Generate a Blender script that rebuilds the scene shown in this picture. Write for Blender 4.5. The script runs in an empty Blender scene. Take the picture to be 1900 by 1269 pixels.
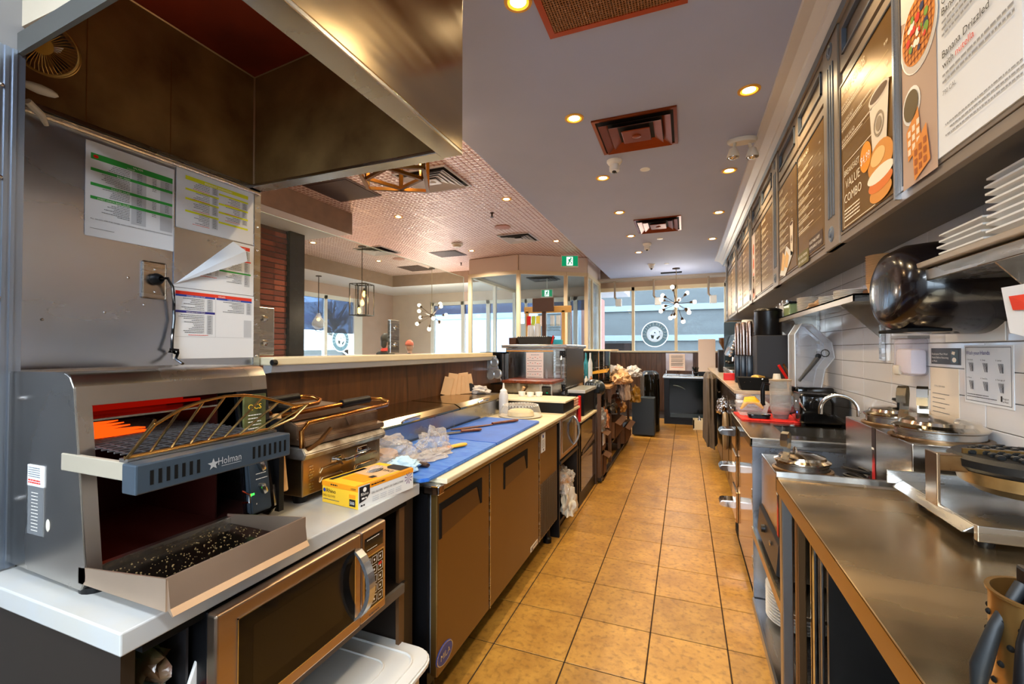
import bpy, bmesh, math, random
from mathutils import Vector, Matrix
random.seed(7)
SC = bpy.context.scene
COL = SC.collection
R = math.radians
# ------------------------------------------------------------- camera
cam_d = bpy.data.cameras.new('camera'); cam = bpy.data.objects.new('camera', cam_d); COL.objects.link(cam)
cam.location = (0, 0, 1.36); cam.rotation_euler = (R(90.87), 0, R(21.355))
cam_d.sensor_width = 36; cam_d.lens = 15.556; cam_d.clip_start = .02; cam_d.clip_end = 200
SC.camera = cam
# ------------------------------------------------------------- world, exposure
W = bpy.data.worlds.new('overcast_sky'); SC.world = W; W.use_nodes = True
bg = W.node_tree.nodes['Background']; bg.inputs[0].default_value = (.80, .88, 1, 1); bg.inputs[1].default_value = 8.0
SC.view_settings.view_transform = 'Standard'; SC.view_settings.look = 'None'
SC.view_settings.exposure = 0.9; SC.view_settings.gamma = 1
SC.view_settings.use_curve_mapping = False
POT_W = 26.0          # watts of a ceiling downlight
WARM = (1.0, .74, .42)
COOL = (.86, .93, 1.0)
def lamp(name, kind, loc, power, color=WARM, size=.1, rot=(0, 0, 0), parent=None, **k):
    d = bpy.data.lights.new(name, kind); d.energy = power; d.color = color
    if kind == 'AREA':
        d.shape = k.get('shape', 'DISK'); d.size = size
        if 'size_y' in k: d.size_y = k['size_y']
        if 'spread' in k: d.spread = k['spread']
    else: d.shadow_soft_size = size
    if kind == 'SPOT': d.spot_size = k.get('cone', R(130)); d.spot_blend = .6
    o = bpy.data.objects.new(name, d); COL.objects.link(o); o.location = loc; o.rotation_euler = rot
    if parent: o.parent = parent
    return o
# ------------------------------------------------------------- materials
def lin(h):
    h = h.lstrip('#'); c = [int(h[i:i+2], 16)/255 for i in (0, 2, 4)]
    return tuple((v/12.92 if v <= .04045 else ((v+.055)/1.055)**2.4) for v in c) + (1,)
MC = {}
def mat(name, col, rough=.5, metal=0, var=.0, vs=4, bump=0, bs=40, stretch=(1, 1, 1), col2=None, rvar=0, emis=0, coat=0, trans=0, ior=1.45, spec=.5, detail=6):
    if name in MC: return MC[name]
    m = bpy.data.materials.new(name); m.use_nodes = True; nt = m.node_tree; N = nt.nodes; L = nt.links
    b = N['Principled BSDF']; b.inputs['Base Color'].default_value = lin(col); b.inputs['Roughness'].default_value = rough
    b.inputs['Metallic'].default_value = metal; b.inputs['Coat Weight'].default_value = coat
    b.inputs['Transmission Weight'].default_value = trans; b.inputs['IOR'].default_value = ior
    b.inputs['Specular IOR Level'].default_value = spec
    if emis: b.inputs['Emission Color'].default_value = lin(col); b.inputs['Emission Strength'].default_value = emis
    if var or bump or rvar:
        tc = N.new('ShaderNodeTexCoord'); mp = N.new('ShaderNodeMapping'); mp.inputs['Scale'].default_value = stretch
        L.new(tc.outputs['Object'], mp.inputs['Vector'])
        n = N.new('ShaderNodeTexNoise'); n.inputs['Scale'].default_value = vs; n.inputs['Detail'].default_value = detail
        L.new(mp.outputs[0], n.inputs['Vector'])
        if var:
            r = N.new('ShaderNodeValToRGB'); r.color_ramp.elements[0].position = .3; r.color_ramp.elements[1].position = .72
            c1 = lin(col); c2 = lin(col2) if col2 else tuple(max(0, v*(1-var)) for v in c1[:3]) + (1,)
            r.color_ramp.elements[0].color = c2; r.color_ramp.elements[1].color = c1
            L.new(n.outputs[0], r.inputs[0]); L.new(r.outputs[0], b.inputs['Base Color'])
        if rvar:
            mr = N.new('ShaderNodeMapRange'); mr.inputs[1].default_value = .3; mr.inputs[2].default_value = .7
            mr.inputs[3].default_value = max(.02, rough-rvar); mr.inputs[4].default_value = rough+rvar
            L.new(n.outputs[0], mr.inputs[0]); L.new(mr.outputs[0], b.inputs['Roughness'])
        if bump:
            n2 = N.new('ShaderNodeTexNoise'); n2.inputs['Scale'].default_value = bs; n2.inputs['Detail'].default_value = 4
            L.new(mp.outputs[0], n2.inputs['Vector']); bp = N.new('ShaderNodeBump'); bp.inputs['Strength'].default_value = bump; bp.inputs['Distance'].default_value = .01
            L.new(n2.outputs[0], bp.inputs['Height']); L.new(bp.outputs[0], b.inputs['Normal'])
    MC[name] = m; return m
def emit(name, col, s):
    if name in MC: return MC[name]
    m = bpy.data.materials.new(name); m.use_nodes = True; nt = m.node_tree; nt.nodes.clear()
    e = nt.nodes.new('ShaderNodeEmission'); e.inputs[0].default_value = lin(col); e.inputs[1].default_value = s
    o = nt.nodes.new('ShaderNodeOutputMaterial'); nt.links.new(e.outputs[0], o.inputs[0]); MC[name] = m; return m
def film(name, col, alpha, rough=.05, bump=0, bs=20):
    """thin clear sheet: glass pane or plastic film"""
    if name in MC: return MC[name]
    m = bpy.data.materials.new(name); m.use_nodes = True; nt = m.node_tree; N = nt.nodes; L = nt.links; N.clear()
    o = N.new('ShaderNodeOutputMaterial'); mx = N.new('ShaderNodeMixShader'); t = N.new('ShaderNodeBsdfTransparent'); t.inputs[0].default_value = lin(col)
    p = N.new('ShaderNodeBsdfPrincipled'); p.inputs['Base Color'].default_value = lin(col); p.inputs['Roughness'].default_value = rough
    fr = N.new('ShaderNodeLayerWeight'); fr.inputs[0].default_value = .5
    pw = N.new('ShaderNodeMath'); pw.operation = 'POWER'; pw.inputs[1].default_value = 4; L.new(fr.outputs['Facing'], pw.inputs[0])
    ad = N.new('ShaderNodeMath'); ad.operation = 'MULTIPLY_ADD'; ad.inputs[1].default_value = .55; ad.inputs[2].default_value = alpha; ad.use_clamp = True
    L.new(pw.outputs[0], ad.inputs[0]); L.new(ad.outputs[0], mx.inputs[0]); L.new(t.outputs[0], mx.inputs[1]); L.new(p.outputs[0], mx.inputs[2]); L.new(mx.outputs[0], o.inputs[0])
    if bump:
        tc = N.new('ShaderNodeTexCoord'); n2 = N.new('ShaderNodeTexNoise'); n2.inputs['Scale'].default_value = bs; L.new(tc.outputs['Object'], n2.inputs['Vector'])
        bp = N.new('ShaderNodeBump'); bp.inputs['Strength'].default_value = bump; L.new(n2.outputs[0], bp.inputs['Height']); L.new(bp.outputs[0], p.inputs['Normal']); L.new(bp.outputs[0], fr.inputs['Normal'])
    MC[name] = m; return m
def decal(name, col):
    if name in MC: return MC[name]
    m = bpy.data.materials.new(name); m.use_nodes = True; nt = m.node_tree; N = nt.nodes; N.clear()
    o = N.new('ShaderNodeOutputMaterial'); mx = N.new('ShaderNodeMixShader'); d = N.new('ShaderNodeBsdfDiffuse'); t = N.new('ShaderNodeBsdfTranslucent')
    d.inputs[0].default_value = lin(col); t.inputs[0].default_value = lin(col); mx.inputs[0].default_value = .6
    nt.links.new(d.outputs[0], mx.inputs[1]); nt.links.new(t.outputs[0], mx.inputs[2]); nt.links.new(mx.outputs[0], o.inputs[0]); MC[name] = m; return m
# ------------------------------------------------------------- mesh builder
class MB:
    def __init__(s): s.bm = bmesh.new()
    def box(s, x0, x1, y0, y1, z0, z1, bev=0, seg=2):
        b = s.bm; v = [b.verts.new(p) for p in ((x0,y0,z0),(x1,y0,z0),(x1,y1,z0),(x0,y1,z0),(x0,y0,z1),(x1,y0,z1),(x1,y1,z1),(x0,y1,z1))]
        f = [b.faces.new([v[i] for i in q]) for q in ((3,2,1,0),(4,5,6,7),(0,1,5,4),(1,2,6,5),(2,3,7,6),(3,0,4,7))]
        if bev:
            e = set(e for q in f for e in q.edges); bmesh.ops.bevel(b, geom=list(e), offset=bev, segments=seg, affect='EDGES', profile=.5)
        return s
    def poly(s, *pts):
        s.bm.faces.new([s.bm.verts.new(p) for p in pts]); return s
    def prism(s, pts, a, b, axis='x', bev=0):
        f = {'x': lambda p, t: (t, p[0], p[1]), 'y': lambda p, t: (p[0], t, p[1]), 'z': lambda p, t: (p[0], p[1], t)}[axis]
        B = s.bm; A = [B.verts.new(f(p, a)) for p in pts]; C = [B.verts.new(f(p, b)) for p in pts]; n = len(pts)
        fs = [B.faces.new(A), B.faces.new(C[::-1])]
        for i in range(n): fs.append(B.faces.new([A[i], C[i], C[(i+1) % n], A[(i+1) % n]]))
        bmesh.ops.recalc_face_normals(B, faces=fs)
        if bev:
            e = set(e for q in fs for e in q.edges); bmesh.ops.bevel(B, geom=list(e), offset=bev, segments=2, affect='EDGES')
        return s
    def tube(s, pts, r, seg=8, closed=False, cap=True):
        pts = [Vector(p) for p in pts]; n = len(pts); B = s.bm; rings = []
        rr = r if isinstance(r, (list, tuple)) else [r]*n
        nrm = None
        for i, p in enumerate(pts):
            a = pts[i-1] if (i > 0 or closed) else p; c = pts[(i+1) % n] if (i < n-1 or closed) else p
            t = (c-a).normalized() if (c-a).length > 1e-9 else Vector((0, 0, 1))
            if nrm is None: nrm = t.orthogonal().normalized()
            else: nrm = (nrm - t*nrm.dot(t)); nrm = nrm.normalized() if nrm.length > 1e-6 else t.orthogonal().normalized()
            bn = t.cross(nrm)
            rings.append([B.verts.new(p + (nrm*math.cos(k*2*math.pi/seg) + bn*math.sin(k*2*math.pi/seg))*rr[i]) for k in range(seg)])
        for i in range(n if closed else n-1):
            A = rings[i]; C = rings[(i+1) % n]
            for k in range(seg): B.faces.new([A[k], A[(k+1) % seg], C[(k+1) % seg], C[k]])
        if cap and not closed: B.faces.new(rings[0][::-1]); B.faces.new(rings[-1])
        return s
    def cyl(s, p0, p1, r0, r1=None, seg=20): return s.tube([p0, p1], [r0, r0 if r1 is None else r1], seg)
    def lathe(s, prof, c=(0, 0, 0), seg=28, axis='z', sx=1, sy=1):
        B = s.bm; rings = []
        def P(r, h, a):
            x, y = r*math.cos(a)*sx, r*math.sin(a)*sy
            return {'z': (c[0]+x, c[1]+y, c[2]+h), 'x': (c[0]+h, c[1]+x, c[2]+y), 'y': (c[0]+x, c[1]+h, c[2]+y)}[axis]
        for r, h in prof:
            if r < 1e-6: rings.append([B.verts.new(P(0, h, 0))])
            else: rings.append([B.verts.new(P(r, h, k*2*math.pi/seg)) for k in range(seg)])
        for A, C in zip(rings, rings[1:]):
            for k in range(seg):
                k2 = (k+1) % seg
                if len(A) == 1 and len(C) == 1: continue
                if len(A) == 1: B.faces.new([A[0], C[k], C[k2]])
                elif len(C) == 1: B.faces.new([A[k], A[k2], C[0]])
                else: B.faces.new([A[k], A[k2], C[k2], C[k]])
        return s
    def disc(s, c, r, axis='z', seg=24): return s.lathe([(0, 0), (r, 0)], c, seg, axis)
    def ball(s, c, r, sub=2, sc=(1, 1, 1), amp=0, freq=9, seed=0):
        g = bmesh.ops.create_icosphere(s.bm, subdivisions=sub, radius=1)
        from mathutils import noise
        for v in g['verts']:
            d = v.co.normalized(); k = 1 + (amp*noise.noise(d*freq/3 + Vector((seed, seed*2.1, 5))) if amp else 0)
            v.co = Vector((c[0]+d.x*r*sc[0]*k, c[1]+d.y*r*sc[1]*k, c[2]+d.z*r*sc[2]*k))
        return s
    def grid(s, f, nu, nv):
        B = s.bm; V = [[B.verts.new(f(i/nu, j/nv)) for j in range(nv+1)] for i in range(nu+1)]
        for i in range(nu):
            for j in range(nv): B.faces.new([V[i][j], V[i+1][j], V[i+1][j+1], V[i][j+1]])
        return s
    def add(s, me, M):
        n = len(s.bm.verts); s.bm.from_mesh(me); s.bm.verts.ensure_lookup_table()
        for v in s.bm.verts[n:]: v.co = M @ v.co
        return s
    def xf(s, M, n0=0):
        s.bm.verts.ensure_lookup_table()
        for v in s.bm.verts[n0:]: v.co = M @ v.co
        return s
    def build(s, name, m, parent=None, smooth=False, kind=None, flip=False, label=None):
        off = Vector((0, 0, 0)); p = parent
        while p: off += p.location; p = p.parent
        if parent is None and s.bm.verts:
            xs = [v.co for v in s.bm.verts]
            off = Vector(((min(v.x for v in xs)+max(v.x for v in xs))/2, (min(v.y for v in xs)+max(v.y for v in xs))/2, min(v.z for v in xs)))
        for v in s.bm.verts: v.co -= off
        if flip: bmesh.ops.reverse_faces(s.bm, faces=s.bm.faces[:])
        me = bpy.data.meshes.new(name); s.bm.to_mesh(me); s.bm.free()
        me.materials.append(m)
        if smooth:
            me.polygons.foreach_set('use_smooth', [True]*len(me.polygons)); me.set_sharp_from_angle(angle=R(38))
        o = bpy.data.objects.new(name, me); COL.objects.link(o)
        if parent: o.parent = parent
        else: o.location = off
        if kind: o['kind'] = kind
        if label: o['label'] = label
        return o
def tag(o, label, cat, group=None, kind=None):
    o['label'] = label; o['category'] = cat
    if group: o['group'] = group
    if kind: o['kind'] = kind
    return o
def thing(name, label, cat, loc, group=None, rz=0):
    o = bpy.data.objects.new(name, None); COL.objects.link(o); o.location = loc; o.rotation_euler = (0, 0, rz); o.empty_display_size = .05
    return tag(o, label, cat, group)
def copy_tree(o, loc=None, rz=None, label=None, parent=None):
    c = o.copy(); COL.objects.link(c)
    if parent: c.parent = parent
    if loc is not None: c.location = loc
    if rz is not None: c.rotation_euler = (0, 0, rz)
    if label: c['label'] = label
    for ch in [x for x in o.children]: copy_tree(ch, parent=c)
    return c
def solo(mb, name, m, label, cat, group=None, smooth=False, kind=None): return tag(mb.build(name, m, smooth=smooth), label, cat, group, kind)
def struct(o, kind='structure'): o['kind'] = kind; return o
TXT = {}
def text_mesh(t):
    if t not in TXT:
        c = bpy.data.curves.new('lettering', 'FONT'); c.body = t; c.size = 1; c.align_x = 'LEFT'; c.resolution_u = 2
        o = bpy.data.objects.new('lettering', c); COL.objects.link(o)
        dg = bpy.context.evaluated_depsgraph_get(); dg.update()
        me = bpy.data.meshes.new_from_object(o.evaluated_get(dg)); xs = [v.co.x for v in me.vertices] or [0, 1]
        TXT[t] = (me, min(xs), max(xs)); bpy.data.objects.remove(o)
    return TXT[t]
TINY = {'small_print', 'slot', 'key_outline', 'shaded_column', 'waffle_grid', 'waffle_pit', 'hand_sketch', 'embossed_mark', 'swirl', 'border', 'rule', 'running_figure', 'ring', 'flame_stripe'}
class Plane:
    """flat print laid on a surface: origin top-left, ex right, ey down"""
    def __init__(s, o, ex, ey, n, lift=.0008):
        s.o = Vector(o); s.ex = Vector(ex).normalized(); s.ey = Vector(ey).normalized(); s.n = Vector(n).normalized(); s.lift = lift; s.g = {}
    def P(s, u, v, k=1): return s.o + s.ex*u + s.ey*v + s.n*s.lift*k
    def mb(s, name, m, k=0): return s.g.setdefault((name, m.name, k), (MB(), m))[0]
    def rect(s, name, m, u0, v0, u1, v1, k=1): s.mb(name, m).poly(s.P(u0, v1, k), s.P(u1, v1, k), s.P(u1, v0, k), s.P(u0, v0, k)); return s
    def poly(s, name, m, pts, k=1): s.mb(name, m).poly(*[s.P(u, v, k) for u, v in pts]); return s
    def disc(s, name, m, u, v, r, k=1, ry=None, seg=20, r0=0):
        ry = ry or r; f = lambda a, q: s.P(u+r*q*math.cos(a), v+ry*q*math.sin(a), k)
        B = s.mb(name, m)
        A = [2*math.pi*i/seg for i in range(seg)]
        if r0 == 0: B.poly(*[f(a, 1) for a in A])
        else:
            for i in range(seg): B.poly(f(A[i], 1), f(A[(i+1) % seg], 1), f(A[(i+1) % seg], r0), f(A[i], r0))
        return s
    def text(s, m, t, u, v, size, width=None, k=2, name='lettering', align='l', slant=0, rot=0):
        me, a, b = text_mesh(t); sx = (width/(b-a)) if width else size
        w = (b-a)*sx; u0 = u - (w if align == 'r' else w/2 if align == 'c' else 0)
        c, q = math.cos(rot), math.sin(rot)
        X = s.ex*c + s.ey*q; Y = -s.ey*c + s.ex*q
        o = s.P(u, v, k) + X*(u0-u) - X*a*sx
        M = Matrix(((X.x*sx, Y.x*size, s.n.x, o.x), (X.y*sx, Y.y*size, s.n.y, o.y), (X.z*sx, Y.z*size, s.n.z, o.z), (0, 0, 0, 1)))
        s.mb(name, m, len(s.g)+1 if size >= .02 else 0).add(me, M); return s
    def words(s, m, u, v, w, h, name='small_print', k=2, gap=.35, align='l'):
        """a line of print too small to read: word-long dashes"""
        x = 0; segs = []
        while x < w:
            l = random.uniform(1.2, 4)*h; l = min(l, w-x); segs.append((x, l)); x += l + gap*h*1.6
        off = u - (w if align == 'r' else 0)
        for a, l in segs: s.rect(name, m, off+a, v, off+a+l, v+h, k)
        return s
    def done(s, parent):
        for (n, _, _k), (b, m) in s.g.items():
            b.build(n, m, parent, kind='stuff' if n in TINY or n.endswith('_print') else None)
# ------------------------------------------------------------- palette
STEEL = mat('brushed_steel', '#c4c3c0', .26, 1, var=.14, vs=3, stretch=(1, 1, 14), rvar=.09)
STEELH = mat('brushed_steel_flat', '#bdbab4', .22, 1, var=.18, vs=2.2, stretch=(9, 1, 1), rvar=.1, bump=.02, bs=6)
STEELW = mat('wall_sheet_steel', '#ccd8ea', .27, .95, var=.2, vs=2.2, stretch=(1, .5, 1.4), rvar=.10, bump=.09, bs=1.4)
STEELD = mat('dull_greasy_steel', '#a58a66', .34, 1, var=.4, vs=7, col2='#7a5730', rvar=.12)
HOODIN = mat('stained_hood_lining', '#ae8a54', .42, .3, var=.5, vs=6, col2='#745330', rvar=.12, bump=.05, bs=8)
HOODIN2 = mat('rust_hood_baffle', '#b4421c', .5, .15, var=.5, vs=2, col2='#6a2410')
CHROME = mat('chrome', '#dcdcdc', .08, 1)
BRASSY = mat('heat_tinted_wire', '#b08a52', .25, 1, var=.2, vs=20)
BLACK = mat('black_plastic', '#0c0c0e', .38, spec=.3)
BLACKM = mat('black_matt', '#0c0c0c', .75, spec=.2)
BLACKG = mat('black_gloss', '#08090b', .08, coat=.5)
GUN = mat('gunmetal_paint', '#2f3a42', .3, .4, var=.2, vs=10)
IRON = mat('cast_iron', '#1a1b1c', .45, .3, bump=.1, bs=120)
DKBROWN = mat('espresso_laminate', '#241c16', .42, var=.15, vs=9)
FRBROWN = mat('fridge_steel_warm', '#7d6032', .34, .75, var=.08, vs=2, rvar=.05)
QUARTZ = mat('white_quartz', '#bcbab2', .22, var=.12, vs=14, col2='#b9bcbc', coat=.3)
CREAM = mat('cream_board', '#e3d6b4', .35, var=.08, vs=9)
WHITE = mat('white_paint', '#e8e8e6', .5)
PAPER = mat('white_paper', '#dde1e5', .6)
PINKPAPER = mat('pinkish_paper', '#eddcd2', .6)
WHITEP = mat('white_plastic', '#e9e9e4', .35)
CREAMP = mat('cream_plastic', '#d9d0bd', .4)
BLUEB = mat('blue_cutting_board', '#1f66c8', .42, var=.3, vs=9, col2='#1a57b4', bump=.08, bs=60)
BLUEB2 = mat('scuffed_blue_board', '#4f86cf', .5, var=.7, vs=16, col2='#1f62c4', stretch=(1, 3, 1), bump=.12, bs=60)
YEL = mat('yellow_plastic', '#f2a61a', .38)
RED = mat('red_plastic', '#d4150f', .35)
GREEN = mat('green_print', '#2e9a3c', .6)
YELP = mat('yellow_print', '#d8dc1c', .6)
REDP = mat('red_print', '#dc3a20', .6)
BLUEP = mat('blue_print', '#2546a0', .6)
NAVYP = mat('navy_print', '#2b2a80', .6)
INK = mat('black_ink', '#15161a', .6)
GREYP = mat('grey_print', '#b9bec4', .6)
INK2 = mat('grey_ink', '#5c6066', .6)
WINK = mat('white_ink', '#f2efe6', .6)
ORANGE = mat('orange_print', '#f39a16', .5)
YBOX = mat('yellow_carton', '#f7c531', .45)
KRAFT = mat('kraft_paper', '#b78850', .75, var=.15, vs=12)
KRAFTL = mat('pale_kraft_paper', '#d9b183', .75, var=.1, vs=12)
CEILP = mat('ceiling_paint', '#aab4d4', .75, var=.04, vs=3)
TRIMP = mat('grey_brown_paint', '#a89c90', .6)
GREYW = mat('grey_wall_paint', '#a4a2a0', .6)
COPPER = mat('copper_vent_paint', '#8a3c17', .32, .55, var=.2, vs=6)
GLASS = film('window_glass', '#f2f8fa', .02, .02)
GLASSG = film('guard_glass', '#eef4f2', .015, .03)
CLEAR = film('clear_plastic', '#f4f4f2', .16, .12, bump=.3, bs=14)
BAGP = film('crinkled_bag_film', '#f4f0ec', .22, .05, bump=.7, bs=30)
BRONZE = mat('bronze_metal', '#3a2616', .35, .8)
# wood, floor tile, tin
def wood(name, c1, c2, sc, rough=.35, axis=(1, 1, .12)):
    m = mat(name, c1, rough, var=.5, vs=sc, col2=c2, stretch=axis, bump=.05, bs=sc*3)
    nt = m.node_tree; n = [x for x in nt.nodes if x.type == 'TEX_NOISE'][0]; n.inputs['Distortion'].default_value = 1.2
    return m
WOOD = wood('dark_oak_veneer', '#5c3a1e', '#2e1a0c', 16)
WOODF = wood('brown_beadboard', '#6a4a34', '#3f2a1c', 18)
WOODH = wood('reddish_handle_wood', '#8a3f18', '#4a1c0a', 30, axis=(1, .2, 1))
def tile_mat(name, c1, c2, c3, rough):
    m = bpy.data.materials.new(name); m.use_nodes = True; nt = m.node_tree; N = nt.nodes; L = nt.links; b = N['Principled BSDF']
    g = N.new('ShaderNodeNewGeometry'); n = N.new('ShaderNodeTexNoise'); n.inputs['Scale'].default_value = 7; n.inputs['Detail'].default_value = 12; n.inputs['Roughness'].default_value = .7
    n2 = N.new('ShaderNodeTexNoise'); n2.inputs['Scale'].default_value = 38; n2.inputs['Detail'].default_value = 6
    L.new(g.outputs['Position'], n.inputs['Vector']); L.new(g.outputs['Position'], n2.inputs['Vector'])
    r = N.new('ShaderNodeValToRGB'); e = r.color_ramp.elements; e[0].position = .34; e[0].color = lin(c2); e[1].position = .62; e[1].color = lin(c1)
    L.new(n.outputs[0], r.inputs[0])
    r2 = N.new('ShaderNodeValToRGB'); r2.color_ramp.elements[0].position = .22; r2.color_ramp.elements[1].position = .5; L.new(n2.outputs[0], r2.inputs[0])
    mx = N.new('ShaderNodeMix'); mx.data_type = 'RGBA'; mx.inputs[6].default_value = lin(c3); L.new(r2.outputs[0], mx.inputs[0]); L.new(r.outputs[0], mx.inputs[7])
    oi = N.new('ShaderNodeObjectInfo'); hs = N.new('ShaderNodeHueSaturation'); mr = N.new('ShaderNodeMapRange'); mr.inputs[3].default_value = .9; mr.inputs[4].default_value = 1.08
    L.new(oi.outputs['Random'], mr.inputs[0]); L.new(mr.outputs[0], hs.inputs['Value']); L.new(mx.outputs[2], hs.inputs['Color']); L.new(hs.outputs[0], b.inputs['Base Color'])
    b.inputs['Roughness'].default_value = rough
    bp = N.new('ShaderNodeBump'); bp.inputs['Strength'].default_value = .12; bp.inputs['Distance'].default_value = .01; L.new(n2.outputs[0], bp.inputs['Height']); L.new(bp.outputs[0], b.inputs['Normal'])
    return m
FTILE = tile_mat('stone_look_floor_tile', '#bb8a3a', '#9c6c28', '#7a5220', .36)
GROUT = mat('dark_grout', '#2a1c10', .9)
WTILE = mat('white_wall_tile', '#d6d6d8', .12, var=.05, vs=3, coat=.3)
WGROUT = mat('pale_grout', '#77706a', .8)
def tin_mat():
    m = bpy.data.materials.new('embossed_copper_tin'); m.use_nodes = True; nt = m.node_tree; N = nt.nodes; L = nt.links; b = N['Principled BSDF']
    tc = N.new('ShaderNodeTexCoord')
    sx = N.new('ShaderNodeSeparateXYZ'); L.new(tc.outputs['Object'], sx.inputs[0])
    def M(op, a, bb=None, c=None):
        q = N.new('ShaderNodeMath'); q.operation = op
        for i, v in enumerate((a, bb, c)):
            if v is None: continue
            if isinstance(v, (int, float)): q.inputs[i].default_value = v
            else: L.new(v, q.inputs[i])
        return q.outputs[0]
    k = 10/.61*math.pi*2
    X = M('SINE', M('MULTIPLY', sx.outputs[0], k)); Y = M('SINE', M('MULTIPLY', sx.outputs[1], k))
    XY = M('MULTIPLY', X, Y)
    k2 = k/2; X2 = M('ABSOLUTE', M('COSINE', M('MULTIPLY', sx.outputs[0], k2))); Y2 = M('ABSOLUTE', M('COSINE', M('MULTIPLY', sx.outputs[1], k2)))
    edge = M('MAXIMUM', M('SUBTRACT', X2, .9), M('SUBTRACT', Y2, .9)); edge = M('MAXIMUM', M('MULTIPLY', edge, 10), 0)
    vo = N.new('ShaderNodeTexVoronoi'); vo.inputs['Scale'].default_value = 48; L.new(tc.outputs['Object'], vo.inputs['Vector'])
    h = M('ADD', M('MULTIPLY', XY, .5), M('MULTIPLY', vo.outputs[0], .7)); h = M('SUBTRACT', h, edge)
    bp = N.new('ShaderNodeBump'); bp.inputs['Strength'].default_value = .8; bp.inputs['Distance'].default_value = .012; L.new(h, bp.inputs['Height']); L.new(bp.outputs[0], b.inputs['Normal'])
    r = N.new('ShaderNodeValToRGB'); r.color_ramp.elements[0].position = -.0; r.color_ramp.elements[0].color = lin('#b47c6c'); r.color_ramp.elements[1].position = .55; r.color_ramp.elements[1].color = lin('#f6e4de')
    L.new(M('ADD', h, .35), r.inputs[0]); L.new(r.outputs[0], b.inputs['Base Color']); b.inputs['Metallic'].default_value = .35; b.inputs['Roughness'].default_value = .38
    return m
TIN = tin_mat()
# ------------------------------------------------------------- FLOOR
fl = MB().box(-9.5, 1.3, -2.4, 14.5, -.06, -.004).build('floor', GROUT); struct(fl)
tp = MB().box(-.1642, .1642, -.1701, .1701, -.004, .0, .0015, 1)
bm_t = bpy.data.meshes.new('tile'); 
tp.bm.to_mesh(bm_t); tp.bm.free(); bm_t.materials.append(FTILE)
for i in range(-1, 5):
    for j in range(-1, 26):
        x = -.83 + .334*i + .167; y = 1.892 + .3457*(j-5) + .173
        if y < .1 or y > 9.9: continue
        o = bpy.data.objects.new('tile', bm_t); COL.objects.link(o); o.parent = fl; o.location = Vector((x, y, 0)) - fl.location
# dining floor
struct(MB().box(-8.6, -1.8, 3.2, 13.5, -.003, .002).build('floor_dining', mat('dining_floor', '#6d5a48', .4, var=.1)))
# ------------------------------------------------------------- CEILINGS
ce = struct(MB().box(-1.52, 1.1, -2.3, 10.1, 2.90, 3.17).build('ceiling', CEILP))
tc_ = struct(MB().box(-7.9, -1.4, 1.4, 13.6, 3.19, 3.25).build('ceiling_tin', mat('tin_backing', '#8a5a48', .6)))
tb = MB(); tb.box(-.3015, .3015, -.3015, .3015, -.006, .006, .004, 1); tm = bpy.data.meshes.new('panel'); tb.bm.to_mesh(tm); tb.bm.free(); tm.materials.append(TIN)
SQ = {}
for i in range(9):
    for j in range(-1, 18):
        x = -1.52 - .305 - .61*i; y = 1.95 + .61*j
        if x < -6.9: continue
        if x < -4.3 and y < 4.7: continue
        if x > -4.3 and y < 1.4: continue
        if x < -5.4 and y > 9.3 and False: continue
        if y > 9.4+.0 and x < -1.9 and y > 12: continue
        o = bpy.data.objects.new('panel', tm); COL.objects.link(o); o.parent = tc_; o.location = Vector((x, y, 3.186)) - tc_.location
gm = MB()
for i in range(10): x = -1.52-.61*i; gm.box(x-.008, x+.008, 1.35 if x > -4.2 else 4.75, 12.2, 3.178, 3.184)
for j in range(-1, 19): y = 1.645+.61*j; gm.box(-6.9 if y > 4.7 else -4.2, -1.52, y-.008, y+.008, 3.178, 3.184)
gm.build('grid_strip', mat('ceiling_grid', '#e0c0b4', .4, .3), tc_)
# lowered ring of the dining ceiling
lr = MB(); lr.box(-8.0, -6.8, 4.75, 13.5, 2.9, 3.2); lr.box(-8.0, -4.18, -.2, 4.75, 2.9, 3.2); lr.box(-6.8, -4.1, 9.2, 13.5, 2.9, 3.2); lr.box(-4.1, -1.52, 10.9, 13.5, 2.9, 3.2)
struct(lr.build('ceiling_border', mat('border_white', '#e8e6e8', .7)))
fs = MB(); fs.box(-6.8, -6.79, 4.75, 9.2, 2.9, 3.18); fs.box(-6.8, -4.1, 9.19, 9.2, 2.9, 3.18); fs.box(-4.18, -4.17, -.2, 4.75, 2.895, 3.18); fs.box(-4.1, -1.52, 10.89, 10.9, 2.9, 3.18)
struct(fs.build('trim_1', mat('fascia_brown', '#8a705c', .55, var=.2, vs=8)))
# ------------------------------------------------------------- WALLS
# left kitchen half wall with wood cladding
wl = MB(); wl.box(-1.75, -1.645, 1.33, 4.9, 0, 1.27); struct(wl.build('wall_left', TRIMP))
wp = MB(); wp.box(-1.645, -1.63, 1.33, 4.9, .86, 1.27); struct(wp.build('trim_2', WOOD))
# left stub wall and panel wall behind the hood
ws = MB(); ws.box(-1.75, -1.655, .3, 1.325, 0, 3.17); ws.box(-1.9, -1.376, -2.3, .516, 0, 3.17); struct(ws.build('wall_left_full', mat('stub_wall_grey', '#8c8a88', .6)))
# right tile wall
wr = struct(MB().box(.94, 1.1, -2.3, 10.1, 0, 2.9).build('wall_right', WGROUT))
tb = MB(); tb.box(-.008, 0, -.178, .178, -.0465, .0465, .002, 1); tm2 = bpy.data.meshes.new('tile'); tb.bm.to_mesh(tm2); tb.bm.free(); tm2.materials.append(WTILE)
for j in range(17):
    for k in range(11):
        y = 1.05 + .36*j; z = .905 + .0955*k - .0477
        if z > 1.85: continue
        o = bpy.data.objects.new('tile', tm2); COL.objects.link(o); o.parent = wr; o.location = Vector((.9398, y, z)) - wr.location
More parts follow.
